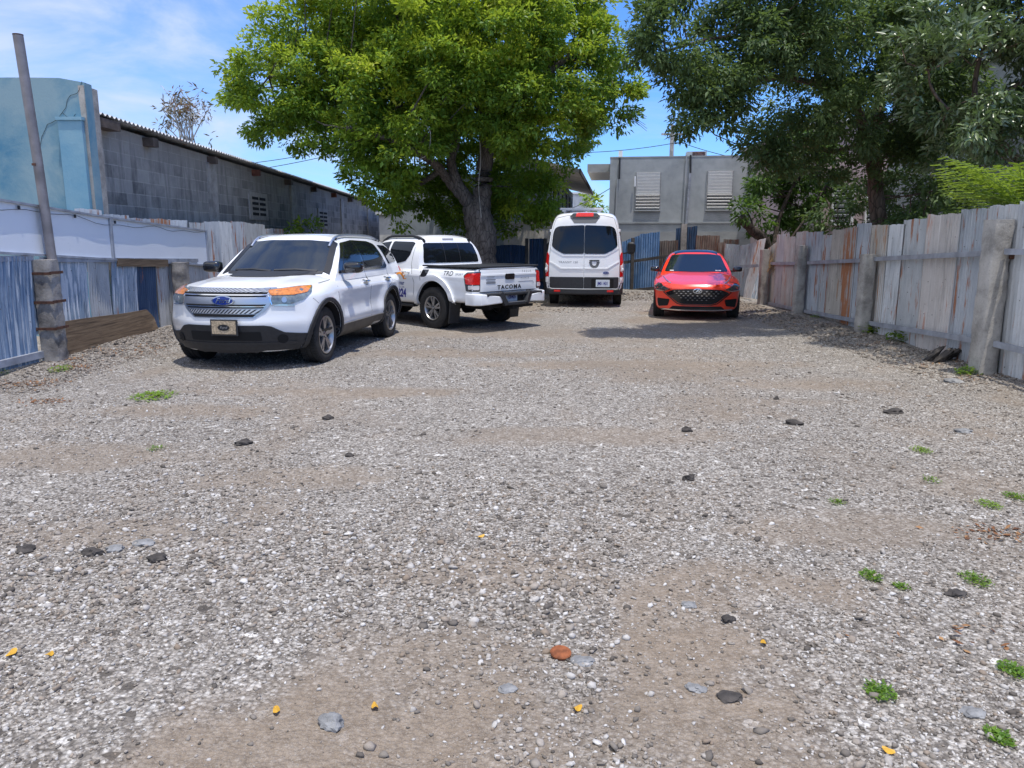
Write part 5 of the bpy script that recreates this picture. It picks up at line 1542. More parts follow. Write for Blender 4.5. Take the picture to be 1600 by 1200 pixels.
for (A, B_, za, zb_, la, lb) in (((5.55, 3.6), (5.95, 9.4), 1.60, 1.56, .46, .44), ((6.02, 9.7), (6.34, 13.6), 1.54, 1.36, .42, .24), ((6.38, 13.8), (6.47, 17.0), 1.34, 1.19, .22, .14), ((6.47, 17.25), (6.46, 19.4), 1.17, 1.10, .13, .10)):
    rail(RF, (A[0], A[1], za), (B_[0], B_[1], zb_)); rail(RF, (A[0], A[1], la), (B_[0], B_[1], lb))
b_ = MB(); b_.box((6.05, 9.43, 1.52), (.07, .06, .10), bev=.015); b_.build('bracket', M['rust_strap'], RF)

# ---- rear fence -----------------------------------------------------
BF = empty('corrugated_fence', (0, 0, 0), 0, 'bright blue and brown corrugated sheets closing the lot between the van and the red car', 'fence')
def rsheet(x0, x1, t0, t1, Y0, Y1, mt, lean=0.0, z0=0.0, par=None, label=None):
    a, b2 = gy(x0, t0, Y0), gy(x1, t1, Y1); fl = .0
    return corr_sheet(par or BF, (a.x, a.y), (b2.x, b2.y), z0, a.z, SM[mt], b2.z, lean=lean, label=label)
rsheet(972, 1001, 378, 367, 25.2, 25.0, 'deep', label='blue sheet with a sloping top'); rsheet(1000, 1031, 366, 362, 25.0, 24.8, 'deep')
rsheet(1029, 1060, 377, 375, 24.9, 24.6, 'brown'); rsheet(1056, 1090, 357, 353, 24.8, 24.4, 'night'); rsheet(1087, 1125, 368, 368, 24.4, 23.9, 'stain', label='sheet red brown with rust')
rsheet(1122, 1136, 379, 378, 23.9, 23.6, 'stain'); rsheet(1131, 1155, 374, 374, 23.7, 23.4, 'brown'); rsheet(1133, 1156, 381, 382, 23.4, 23.0, 'bluegrey')
rsheet(1152, 1176, 384, 378, 22.9, 22.3, 'bluegrey', -.12); rsheet(1165, 1184, 378, 372, 22.2, 21.6, 'lilac', -.25)
rsheet(1176, 1194, 400, 380, 21.5, 20.9, 'blue2', -.3)
for (x0, y0, x1, y1, Y0, Y1) in ((975, 410, 1062, 398, 24.9, 24.5), (975, 455, 1062, 446, 24.9, 24.5)):
    rail(BF, gy(x0, y0, Y0), gy(x1, y1, Y1), .06, .09, 'rail_dark')
rail(BF, gy(1150, 417, 22.6), gy(1186, 415, 20.6), .05, .08)
q = gy(989, 380, 24.75); b_ = MB(); b_.box((q.x, q.y, .85), (.10, .10, 1.75)); b_.build('timber_post', M['rail_dark'], BF)
q = gy(1069, 350, 24.3); b_ = MB(); b_.box((q.x, q.y, 1.05), (.17, .12, 2.2)); b_.build('timber_post', M['post_concrete'], BF)
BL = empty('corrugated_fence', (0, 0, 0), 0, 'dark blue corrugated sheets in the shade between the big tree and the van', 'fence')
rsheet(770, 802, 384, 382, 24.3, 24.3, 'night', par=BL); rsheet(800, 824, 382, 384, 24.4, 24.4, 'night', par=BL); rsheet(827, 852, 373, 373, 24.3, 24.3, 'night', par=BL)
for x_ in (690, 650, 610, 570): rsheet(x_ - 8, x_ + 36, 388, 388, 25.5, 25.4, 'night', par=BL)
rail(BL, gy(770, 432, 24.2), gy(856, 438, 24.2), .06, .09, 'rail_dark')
for px_ in (823, 852):
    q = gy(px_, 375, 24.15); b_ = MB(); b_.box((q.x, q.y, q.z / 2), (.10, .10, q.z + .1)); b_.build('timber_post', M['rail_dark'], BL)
# ------------------------------------------------------------------ buildings
def wall_vec(nt, axis):
    t = nd(nt, 'TexCoord'); s = nd(nt, 'SeparateXYZ'); nt.links.new(t.outputs['Object'], s.inputs[0])
    c = nd(nt, 'CombineXYZ'); nt.links.new(s.outputs[axis], c.inputs[0]); nt.links.new(s.outputs[2], c.inputs[1]); return c.outputs[0], t.outputs['Object']


def block_mat():
    m, nt, b, out = new_mat('concrete_blocks'); v, o = wall_vec(nt, 1)
    br = nd(nt, 'TexBrick'); nt.links.new(v, br.inputs[0]); br.inputs['Scale'].default_value = 1.0; br.inputs['Brick Width'].default_value = .46; br.inputs['Row Height'].default_value = .23
    br.inputs['Mortar Size'].default_value = .010; br.inputs['Mortar Smooth'].default_value = .3; br.inputs['Bias'].default_value = 0
    br.inputs['Color1'].default_value = (0.15, 0.145, 0.138, 1); br.inputs['Color2'].default_value = (0.34, 0.325, 0.30, 1); br.inputs['Mortar'].default_value = (0.40, 0.38, 0.345, 1)
    a = noise(nt, o, .8, 7, .70); f = noise(nt, o, 30, 5, .7)
    st = nd(nt, 'Mapping'); st.inputs['Scale'].default_value = (3, 3, .5); nt.links.new(o, st.inputs[0]); s = noise(nt, st.outputs[0], 1.7, 6, .6)
    c = mix(nt, ramp(nt, a, [(0.40, (0.7, 0.7, 0.7)), (0.56, (0, 0, 0))]), br.outputs['Color'], (0.42, 0.395, 0.355))
    c = mix(nt, ramp(nt, s, [(0.48, (0, 0, 0)), (0.68, (0.6, 0.6, 0.6))]), c, (0.075, 0.073, 0.075))
    c = mix(nt, ramp(nt, f, [(0.55, (0, 0, 0)), (0.7, (0.4, 0.4, 0.4))]), c, (0.34, 0.325, 0.30))
    # cement render smeared along the wall head
    sz = nd(nt, 'SeparateXYZ'); nt.links.new(o, sz.inputs[0]); az = nd(nt, 'Math', operation='MULTIPLY_ADD'); nt.links.new(a, az.inputs[0]); az.inputs[1].default_value = 2.6; nt.links.new(sz.outputs[2], az.inputs[2])
    tm = nd(nt, 'MapRange'); tm.inputs[1].default_value = 4.35; tm.inputs[2].default_value = 4.75; nt.links.new(az.outputs[0], tm.inputs[0])
    tf = nd(nt, 'Math', operation='MULTIPLY'); nt.links.new(tm.outputs[0], tf.inputs[0]); tf.inputs[1].default_value = .55
    c = mix(nt, tf.outputs[0], c, mix(nt, f, (0.30, 0.275, 0.24), (0.44, 0.41, 0.365)))
    nt.links.new(c, b.inputs['Base Color']); b.inputs['Roughness'].default_value = .95
    h = nd(nt, 'Math', operation='MULTIPLY_ADD'); nt.links.new(br.outputs['Fac'], h.inputs[0]); h.inputs[1].default_value = -1; nt.links.new(f, h.inputs[2])
    bump(nt, b, h.outputs[0], .5, .02); return m
M['blocks'] = block_mat()


def stucco(name, col, dark, pale, sc=1.2, lo=.34, hi=.66):
    m, nt, b, out = new_mat(name); v = coords(nt)
    a = noise(nt, v, sc, 7, .62, .3); f = noise(nt, v, 25, 5, .7)
    c = ramp(nt, a, [(lo, dark), ((lo + hi) / 2, col), (hi, pale)])
    c = mix(nt, ramp(nt, f, [(0.60, (0, 0, 0)), (0.75, (0.35, 0.35, 0.35))]), c, dark)
    nt.links.new(c, b.inputs['Base Color']); b.inputs['Roughness'].default_value = .9; bump(nt, b, f, .3, .01); return m
M['blue_stucco'] = stucco('blue_stucco', (0.15, 0.28, 0.35), (0.06, 0.20, 0.31), (0.23, 0.34, 0.38), 1.1, .36, .60)
M['blue_stucco_pale'] = stucco('blue_stucco_pale', (0.15, 0.32, 0.43), (0.07, 0.24, 0.38), (0.22, 0.38, 0.46), .8, .36, .60)
M['old_concrete'] = concrete('old_concrete', (0.42, 0.395, 0.36), (0.22, 0.205, 0.19))
M['grey_stucco'] = stucco('grey_stucco', (0.345, 0.365, 0.37), (0.28, 0.30, 0.305), (0.40, 0.415, 0.42), 1.4)
M['grey_stucco_dark'] = stucco('grey_stucco_dark', (0.30, 0.31, 0.31), (0.23, 0.24, 0.24), (0.35, 0.36, 0.36), 1.2)
M['white_wall'] = stucco('white_wall', (0.62, 0.62, 0.61), (0.45, 0.45, 0.44), (0.70, 0.70, 0.69))
M['beige_wall'] = stucco('beige_wall', (0.50, 0.46, 0.39), (0.36, 0.33, 0.28), (0.58, 0.54, 0.47))
M['bluehouse_wall'] = stucco('bluehouse_wall', (0.36, 0.40, 0.45), (0.26, 0.29, 0.33), (0.45, 0.48, 0.52))
M['pink_wall'] = stucco('pink_wall', (0.48, 0.38, 0.38), (0.36, 0.28, 0.28), (0.56, 0.46, 0.46))
M['zinc_roof'] = sheet_mat('zinc_roof', (0.48, 0.49, 0.50), (0.66, 0.67, 0.68), .15, metal=.3, rough=.5)
M['old_timber'] = plain('old_timber', (0.10, 0.075, 0.06), .9, var=.5, vscale=5, bmp=.3, bscale=30)
M['red_timber'] = plain('red_timber', (0.17, 0.06, 0.035), .9, var=.5, vscale=5)
M['slat_white'] = plain('slat_white', (0.82, 0.83, 0.82), .5, var=.05)
M['slat_grey'] = plain('slat_grey', (0.42, 0.45, 0.47), .5, var=.06)
M['window_dark'] = plain('window_dark', (0.015, 0.018, 0.02), .25)

# ---- long block shed with the blue front ------------------------------
shed = empty('block_shed', (-7, 13, 0), 0, 'long shed of bare concrete blocks with corrugated roof behind the left fence', 'shed')
WX = -7.05; Y0, Y1 = 13.12, 42.0
def roofz(y): return 3.72 - .30 * (y - 13) / 29
def sb(name, mb, mat, smooth=None):
    o = mb.build(name, mat, shed, smooth); o.location = (7, -13, 0); return o
b_ = MB(); V = []
for x in (WX, -12.5):
    for y in (Y0, Y1): V += [(x, y, -.2), (x, y, roofz(y) - .06)]
b_.add(V, [(0, 2, 3, 1), (4, 5, 7, 6), (0, 1, 5, 4), (2, 6, 7, 3), (1, 3, 7, 5), (0, 4, 6, 2)]); sb('wall', b_, M['blocks'])
for y in (18.6, 25.4, 32.6, 38.5):
    b_ = MB(); b_.box((WX + .02, y, roofz(y) / 2 - .1), (.06, .50, roofz(y) - .25)); sb('pilaster', b_, M['old_concrete'])
for y, zc_ in ((21.9, 2.58), (29.3, 2.42)):
    b_ = MB(); b_.box((WX + .012, y, zc_), (.04, 1.55, .74)); o = sb('vent_block', b_, M['old_concrete'])
    for k in range(2):
        for r_ in range(4):
            q = MB(); q.box((WX + .036, y - .31 + .62 * k, zc_ + .21 - r_ * .14), (.012, .50, .075)); oo = q.build('vent_slot', M['dark_void'], o)
for i, y in enumerate(np.arange(15.4, 41.5, 3.1)):
    b_ = MB(); b_.box((WX + .08, y, roofz(y) - .17), (.24, .14 + .1 * (i % 3 == 0), .16)); sb('rafter_end', b_, M[['old_timber', 'old_timber', 'red_timber'][i % 3]])
b_ = MB(); b_.box((WX + .10, 13.55, roofz(13.3) - .10), (.26, .9, .15)); sb('fascia_board', b_, M['old_timber'])
# roof: corrugations run across, so the eave shows scalloped
nyr = int((Y1 - Y0 + .1) / .019); ys = np.linspace(Y0 - .02, Y1 + .1, nyr); xs = [WX + .24, WX - 1.5, -12.7]
P = np.array([[(x, y, roofz(y) + .035 + .022 * math.sin(y / .152 * 2 * math.pi) + (WX + .24 - x) * .10) for y in ys] for x in xs])
P2 = P - np.array([0, 0, .006]); n_ = len(ys); N_ = 3 * n_
id_ = np.arange(N_).reshape(3, n_)
f1 = np.stack([id_[:-1, :-1], id_[:-1, 1:], id_[1:, 1:], id_[1:, :-1]], -1).reshape(-1, 4)
e_ = np.stack([id_[0, :-1], id_[0, :-1] + N_, id_[0, 1:] + N_, id_[0, 1:]], -1)
rme = np_mesh('roof', np.concatenate([P.reshape(-1, 3), P2.reshape(-1, 3)]), np.concatenate([f1, f1[:, ::-1] + N_, e_]))
ro = link_mesh('roof', rme, M['zinc_roof'], shed, 60); ro.location = (7, -13, 0)

front = empty('blue_wall', (-7, 13, 0), 0, 'cracked turquoise blue stucco wall behind the leaning pipe', 'wall')
zt_ = gy(75, 121, 12.9).z
def fb_(name, mb, mat): o = mb.build(name, mat, front); o.location = (7, -13, 0); return o
from mathutils import noise as mn_
xr = gy(131, 121, 12.9).x
b_ = MB(); n_ = 24; V = []; xs = np.linspace(-16, xr, n_)
for i, x in enumerate(xs):
    t = zt_ + .03 * mn_.noise(Vector((x * 2, 3, 1))) - (.09 if i == n_ - 1 else 0); V += [(x, 12.9, -.2), (x, 12.9, t), (x, 13.11, t), (x, 13.11, -.2)]
Fs = []
for i in range(n_ - 1):
    for k in range(4): Fs.append((i * 4 + k, (i + 1) * 4 + k, (i + 1) * 4 + (k + 1) % 4, i * 4 + (k + 1) % 4))
Fs += [(0, 1, 2, 3), ((n_ - 1) * 4 + 3, (n_ - 1) * 4 + 2, (n_ - 1) * 4 + 1, (n_ - 1) * 4)]
b_.add(V, Fs); fb_('wall_face', b_, M['blue_stucco'])
xp = gy(127, 190, 12.9).x; zp = gy(125, 187, 12.8).z
b_ = MB(); b_.box(((xp - .36 + xp + .02) / 2 + .03, 12.86, zp / 2), (.38, .10, zp)); b_.box((xp - .14, 12.85, zp + .02), (.42, .13, .05)); fb_('pilaster', b_, M['blue_stucco_pale'])
b_ = MB(); V = []
x0_, x1_ = xr - .01, WX + .06
for z, sh in ((-.2, 0), (zp, 0), (zp + .15, -.05), (zt_ - .12, -.07)): V += [(x0_, 12.88, z), (x1_ + sh, 12.93, z), (x1_ + sh, 13.3, z), (x0_, 13.3, z)]
Fs = [(0, 3, 2, 1), (12, 13, 14, 15)]
for i in range(3):
    for k in range(4): Fs.append((i * 4 + k, i * 4 + (k + 1) % 4, (i + 1) * 4 + (k + 1) % 4, (i + 1) * 4 + k))
b_.add(V, Fs); fb_('corner_pier', b_, M['old_concrete'])
def crack(px):
    b_ = MB(); P = [gy(x, y, 12.894) for x, y in px]; b_.tube(P, .0032, 4); fb_('crack', b_, M['dark_void'])
crack([(128, 127), (124, 140), (120, 146), (110, 149), (105, 156), (103, 168), (97, 176), (90, 186), (80, 192), (74, 194), (70, 204), (65, 214), (63, 228)])
crack([(97, 176), (104, 182), (114, 184), (118, 178)])

# ---- grey two storey house at the back ---------------------------------
ang = R(-7.7)
gl = gy(951, 360, 32.0); gr = gy(1181, 360, 32.0)
house = empty('grey_house', (gl.x, 32.0, 0), ang, 'flat roofed grey stucco house with two white louvred windows behind the rear fence', 'house')
Wd = (gr.x - gl.x) * 1.0 + .1; Ht = gy(955, 247, 32.0).z
b_ = MB(); b_.box((Wd / 2, 4.5, Ht / 2 - .1), (Wd, 9, Ht + .2)); b_.build('wall', M['grey_stucco'], house)
b_ = MB(); b_.box((Wd / 2, 4.5, Ht + .02), (Wd + .02, 9.02, .05)); b_.build('parapet_cap', M['grey_stucco_dark'], house)
zc_ = gy(1000, 348, 32).z
b_ = MB(); b_.box((Wd / 2, -.02, zc_), (Wd, .06, .07)); b_.build('string_course', M['grey_stucco'], house)
zb_ = gy(1000, 362, 32).z
b_ = MB(); b_.box((Wd / 2, -.03, zb_ / 2), (Wd + .02, .07, zb_)); b_.build('plinth', M['grey_stucco_dark'], house)
def hx(px): return (gy(px, 300, 32).x - gl.x)
for (a, c, ty, by) in ((993, 1030, 270.5, 328), (1101, 1138.5, 269.5, 328)):
    x0, x1 = hx(a), hx(c); z1, z0 = gy(a, ty, 32).z, gy(a, by, 32).z
    b_ = MB(); t = .03
    b_.box(((x0 + x1) / 2, -.01, z1 + t / 2), (x1 - x0 + 2 * t, .08, t)); b_.box((x0 - t / 2, -.01, (z0 + z1) / 2), (t, .08, z1 - z0)); b_.box((x1 + t / 2, -.01, (z0 + z1) / 2), (t, .08, z1 - z0))
    w = b_.build('window', M['grey_stucco_dark'], house)
    b_ = MB(); b_.box(((x0 + x1) / 2, -.006, (z0 + z1) / 2), (x1 - x0, .02, z1 - z0)); b_.build('pane', M['window_dark'], w)
    n = 12; hgt = (z1 - z0) / n
    for i in range(n):
        zc2 = z0 + hgt * (i + .5); op = 38 if i < 5 else 68
        q = MB(); q.box(((x0 + x1) / 2, -.045, zc2), (x1 - x0 - .02, .012, hgt * .98 if i >= 5 else hgt * .95), Matrix.Rotation(R(90 - op), 3, 'X')); q.build('louvre', M['slat_white'], w)
    b_ = MB(); b_.box(((x0 + x1) / 2, -.05, z0 - .03), (x1 - x0 + .08, .12, .05)); b_.build('sill', M['grey_stucco'], w)
# overhanging slab on the left
zs = gy(920, 261, 32).z
b_ = MB(); b_.box((-.46, 2.6, zs), (.92, 4.6, .30)); b_.build('roof_slab', M['grey_stucco_dark'], house)
b_ = MB(); b_.box((-.46, 2.6, zs - .16), (.90, 4.58, .02)); b_.build('slab_ceiling', M['slat_white'], house)
def pipe(px0, py0, px1, py1, r, mt, y=-.06):
    z0, z1 = gy(px0, py0, 32).z, gy(px1, py1, 32).z; b_ = MB(); b_.tube([(hx(px0), y, z0), (hx(px1), y, z1)], r, 8); return b_.build('wall_pipe', M[mt], house)
pipe(967, 247, 967, 280, .035, 'black_plastic'); pipe(964, 280, 962, 362, .03, 'grey_stucco'); pipe(991, 276, 991, 292, .035, 'slat_white', -.12)
pipe(1068, 244, 1066, 362, .03, 'grey_stucco'); pipe(1074, 244, 1075, 272, .035, 'black_plastic'); pipe(1074, 272, 1071, 365, .05, 'rail_paint', -.09)
b_ = MB(); b_.box((hx(968), .3, Ht + .16), (.16, .3, .26)); b_.build('roof_fitting', M['slat_white'], house)
b_ = MB(); b_.box((hx(1084), .5, Ht + .12), (.78, .6, .22)); ac = b_.build('air_conditioner', M['slat_grey'], house)
for i in range(4): b_ = MB(); b_.box((hx(1087), .19, Ht + .05 + i * .048), (.5, .03, .022)); b_.build('grille_bar', M['red_timber'], ac)

# ---- blue grey house beside the van --------------------------------------
h2 = empty('pale_blue_house', (1.45, 28.5, 0), ang, 'pale blue house with barred windows and overhanging eave behind the van', 'house')
b_ = MB(); b_.box((-3.0, 6.5, 1.95), (6.0, 13, 4.1)); b_.build('wall', M['bluehouse_wall'], h2)
b_ = MB(); V = [(1.0, -.8, 3.95), (1.0, 13.5, 3.95), (-3, 13.5, 4.9), (-3, -.8, 4.9), (1.0, -.8, 4.07), (1.0, 13.5, 4.07), (-3, 13.5, 5.02), (-3, -.8, 5.02)]
b_.add(V, [(0, 1, 2, 3), (4, 7, 6, 5), (0, 4, 5, 1), (1, 5, 6, 2), (2, 6, 7, 3), (3, 7, 4, 0)]); b_.build('roof', M['beige_wall'], h2)
b_ = MB(); b_.box((1.02, 6.35, 4.01), (.05, 14.3, .16)); b_.build('eave_board', M['old_timber'], h2)
for i in range(5):
    b_ = MB(); b_.box((.02, .9 + i * 2.3, 2.9), (.06, 1.3, 1.5)); w = b_.build('window', M['window_dark'], h2)
    for k in range(6): q = MB(); q.box((.07, .4 + i * 2.3 + k * .2, 2.9), (.03, .03, 1.5)); q.build('window_bar', M['slat_grey'], w)
b_ = MB(); b_.box((.03, 6.5, 1.95), (.06, 13, .12)); b_.build('string_course', M['slat_white'], h2)

def simple_house(name, x, y, w, d, h, mat, label, rz=0.0, wins=(), roofcol='grey_stucco_dark'):
    o = empty(name, (x, y, 0), rz, label, 'house')
    b_ = MB(); b_.box((0, d / 2, h / 2 - .1), (w, d, h + .2)); b_.build('wall', M[mat], o)
    b_ = MB(); b_.box((0, d / 2, h + .05), (w + .3, d + .3, .12)); b_.build('roof', M[roofcol], o)
    for (wx, wz, ww, wh, side) in wins:
        if side == 'f':
            b_ = MB(); b_.box((wx, -.01, wz), (ww, .05, wh)); wn_ = b_.build('window', M['window_dark'], o)
            n = int(wh / .13)
            for i in range(n): q = MB(); q.box((wx, -.05, wz - wh / 2 + wh * (i + .5) / n), (ww - .04, .012, wh / n * .9), Matrix.Rotation(R(40), 3, 'X')); q.build('louvre', M['slat_grey'], wn_)
            b_ = MB(); b_.box((wx, -.03, wz - wh / 2 - .04), (ww + .12, .10, .06)); b_.box((wx - ww / 2 - .04, -.03, wz), (.07, .08, wh)); b_.box((wx + ww / 2 + .04, -.03, wz), (.07, .08, wh)); b_.build('frame', M['slat_white'], wn_)
        else:
            b_ = MB(); b_.box((-w / 2 + .01, wx, wz), (.05, ww, wh)); wn_ = b_.build('window', M['window_dark'], o)
            n = int(wh / .13)
            for i in range(n): q = MB(); q.box((-w / 2 - .05, wx, wz - wh / 2 + wh * (i + .5) / n), (.012, ww - .04, wh / n * .9), Matrix.Rotation(R(-40), 3, 'Y')); q.build('louvre', M['slat_grey'], wn_)
            b_ = MB(); b_.box((-w / 2 - .03, wx, wz - wh / 2 - .04), (.10, ww + .12, .06)); b_.build('frame', M['slat_white'], wn_)
    return o
p = gy(902, 303, 56)
simple_house('white_house', p.x, 56, 2.2, 8, p.z, 'white_wall', 'small far white house seen above the van roof', wins=((0, p.z - 1.6, 1.2, 1.0, 'f'),), roofcol='white_wall')
p0, p1 = gy(632, 335, 37), gy(745, 335, 37)
simple_house('white_outbuilding', (p0.x + p1.x) / 2 - .4, 37, p1.x - p0.x + 1.6, 6, p0.z, 'white_wall', 'low white outbuilding seen under the big tree crown', roofcol='white_wall')
p0, p1 = gy(800, 350, 29), gy(856, 350, 29)
b_ = MB(); b_.box(((p0.x + p1.x) / 2, 28.0, p0.z / 2), (p1.x - p0.x + .6, .2, p0.z)); b_.box(((p0.x + p1.x) / 2, 28.0, p0.z + .03), (p1.x - p0.x + .7, .28, .06)); tag(b_.build('yard_wall', M['beige_wall']), 'low beige garden wall behind the dark blue sheets', 'wall')
simple_house('pink_house', 13.2, 24.5, 7.4, 8, 5.2, 'pink_wall', 'pink house with louvred windows half hidden by the right hand trees', wins=((-2.95, 2.75, .55, 1.15, 'f'), (-1.9, 2.75, .55, 1.15, 'f'), (.4, 2.75, .8, 1.15, 'f')), roofcol='white_wall')
simple_house('grey_side_house', 14.6, 13.5, 8.0, 9, 5.6, 'grey_stucco', 'grey house with dark shutters behind the glossy leaved tree at far right', wins=((-3.2, 3.6, .9, 1.9, 'f'), (2.5, 3.2, 1.0, 1.5, 's')))

# ---- wires ----------------------------------------------------------------
def wire(name, a, b, sag, label, r=.016):
    P = [a.lerp(b, t) - Vector((0, 0, sag * 4 * t * (1 - t))) for t in np.linspace(0, 1, 14)]
    m_ = MB(); m_.tube(P, r, 5); tag(m_.build(name, M['black_plastic']), label, 'wire', 'utility wires over the roofs')
wire('utility_wire', gy(380, 268, 44), gy(700, 190, 40), .25, 'lowest dark wire between the shed roof and the big tree', .018)
wire('utility_wire', gy(400, 254, 44), gy(690, 186, 40), .25, 'upper dark wire between the shed roof and the big tree', .018)
wire('utility_wire', gy(860, 238, 46), gy(1062, 222, 44), .2, 'dark wire from the big tree to above the grey house roof', .018)
wire('utility_wire', gy(1062, 222, 44), gy(1230, 258, 42), .2, 'dark wire sloping down right of the far pole', .018)
wire('utility_wire', gy(880, 330, 44), gy(960, 290, 34), .1, 'dark wire running up to the overhanging slab of the grey house', .015)
p_ = MB(); q = gy(1051, 195, 44.5); p_.tube([(q.x, q.y, 0), (q.x, q.y, q.z)], [.15, .11], 10); p_.box((q.x, q.y, q.z - .5), (1.2, .1, .1)); tag(p_.build('utility_pole', M['post_concrete_pale']), 'far concrete pole rising behind the grey house', 'pole')
# ------------------------------------------------------------------ trees
def leaf_mat(name, stops, trans=(0.16, 0.26, 0.03), rough=.45, spec=.4, tfac=.35):
    m = bpy.data.materials.new(name); m.use_nodes = True; nt = m.node_tree; nt.nodes.clear()
    out = nt.nodes.new('ShaderNodeOutputMaterial'); b = nt.nodes.new('ShaderNodeBsdfPrincipled'); t = nt.nodes.new('ShaderNodeBsdfTranslucent'); ms = nt.nodes.new('ShaderNodeMixShader')
    at = nd(nt, 'Attribute'); at.attribute_name = 'tone'
    nt.links.new(ramp(nt, at.outputs['Fac'], stops), b.inputs['Base Color']); b.inputs['Roughness'].default_value = rough; b.inputs['Specular IOR Level'].default_value = spec
    nt.links.new(mix(nt, at.outputs['Fac'], tuple(x * .6 for x in trans), trans), t.inputs[0]); ms.inputs[0].default_value = tfac
    nt.links.new(b.outputs[0], ms.inputs[1]); nt.links.new(t.outputs[0], ms.inputs[2]); nt.links.new(ms.outputs[0], out.inputs[0])
    return m
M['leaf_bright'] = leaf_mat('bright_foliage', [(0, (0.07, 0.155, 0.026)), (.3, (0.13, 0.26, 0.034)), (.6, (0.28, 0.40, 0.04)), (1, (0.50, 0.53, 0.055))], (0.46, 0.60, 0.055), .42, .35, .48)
M['leaf_dark'] = leaf_mat('dark_foliage', [(0, (0.06, 0.10, 0.04)), (.5, (0.11, 0.17, 0.062)), (1, (0.18, 0.26, 0.09))], (0.24, 0.36, 0.07), .5, .3, .32)
M['leaf_mid'] = leaf_mat('mid_foliage', [(0, (0.04, 0.08, 0.022)), (.5, (0.075, 0.14, 0.032)), (1, (0.14, 0.22, 0.045))], (0.20, 0.36, 0.04), .45, .35, .4)
M['leaf_shiny'] = leaf_mat('shiny_foliage', [(0, (0.085, 0.13, 0.05)), (.5, (0.15, 0.21, 0.085)), (1, (0.25, 0.32, 0.13))], (0.16, 0.26, 0.06), .34, 1.0, .22)
M['leaf_lime'] = leaf_mat('lime_foliage', [(0, (0.13, 0.24, 0.03)), (.5, (0.22, 0.34, 0.04)), (1, (0.36, 0.44, 0.07))], (0.40, 0.55, 0.06), .5, .3, .4)
M['leaf_dry'] = leaf_mat('dry_foliage', [(0, (0.10, 0.11, 0.05)), (.6, (0.20, 0.14, 0.09)), (1, (0.45, 0.10, 0.04))], (0.2, 0.15, 0.05))


def bark_mat(name, a, b_):
    m, nt, b, out = new_mat(name); v = coords(nt, (1, 1, .35)); n1 = noise(nt, v, 7, 7, .65, .4)
    vo = nd(nt, 'TexVoronoi', feature='DISTANCE_TO_EDGE'); vo.inputs['Scale'].default_value = 11; nt.links.new(v, vo.inputs['Vector'])
    c = ramp(nt, n1, [(0.32, a), (0.68, b_)]); c = mix(nt, ramp(nt, vo.outputs['Distance'], [(0.0, (.8, .8, .8)), (.10, (0, 0, 0))]), c, tuple(x * .35 for x in a))
    nt.links.new(c, b.inputs['Base Color']); b.inputs['Roughness'].default_value = .95
    bump(nt, b, vo.outputs['Distance'], .7, .06); return m
M['bark'] = bark_mat('bark_grey', (0.085, 0.07, 0.062), (0.20, 0.175, 0.155))
M['bark_brown'] = bark_mat('bark_brown', (0.10, 0.07, 0.05), (0.21, 0.155, 0.115))
M['bark_black'] = bark_mat('bark_black', (0.035, 0.026, 0.02), (0.09, 0.07, 0.055))


def limb(mb, pts, r0, r1, n=10, wob=.04):
    """smooth tapered limb through points"""
    P = [Vector(p) for p in pts]; Q = []
    for i in range(len(P) - 1):
        p0, p1, p2, p3 = P[max(i - 1, 0)], P[i], P[i + 1], P[min(i + 2, len(P) - 1)]
        for t in np.linspace(0, 1, 7)[:-1]:
            Q.append(.5 * ((2 * p1) + (p2 - p0) * t + (2 * p0 - 5 * p1 + 4 * p2 - p3) * t * t + (3 * p1 - p0 - 3 * p2 + p3) * t ** 3))
    Q.append(P[-1]); k = len(Q)
    Q = [q + Vector((random.uniform(-1, 1), random.uniform(-1, 1), random.uniform(-1, 1))) * wob * (r0 + (r1 - r0) * i / k) * 2 for i, q in enumerate(Q)]
    rad = [(r0 + (r1 - r0) * (i / (k - 1)) ** .8) * random.uniform(.93, 1.07) for i in range(k)]
    mb.tube(Q, rad, n); return Q


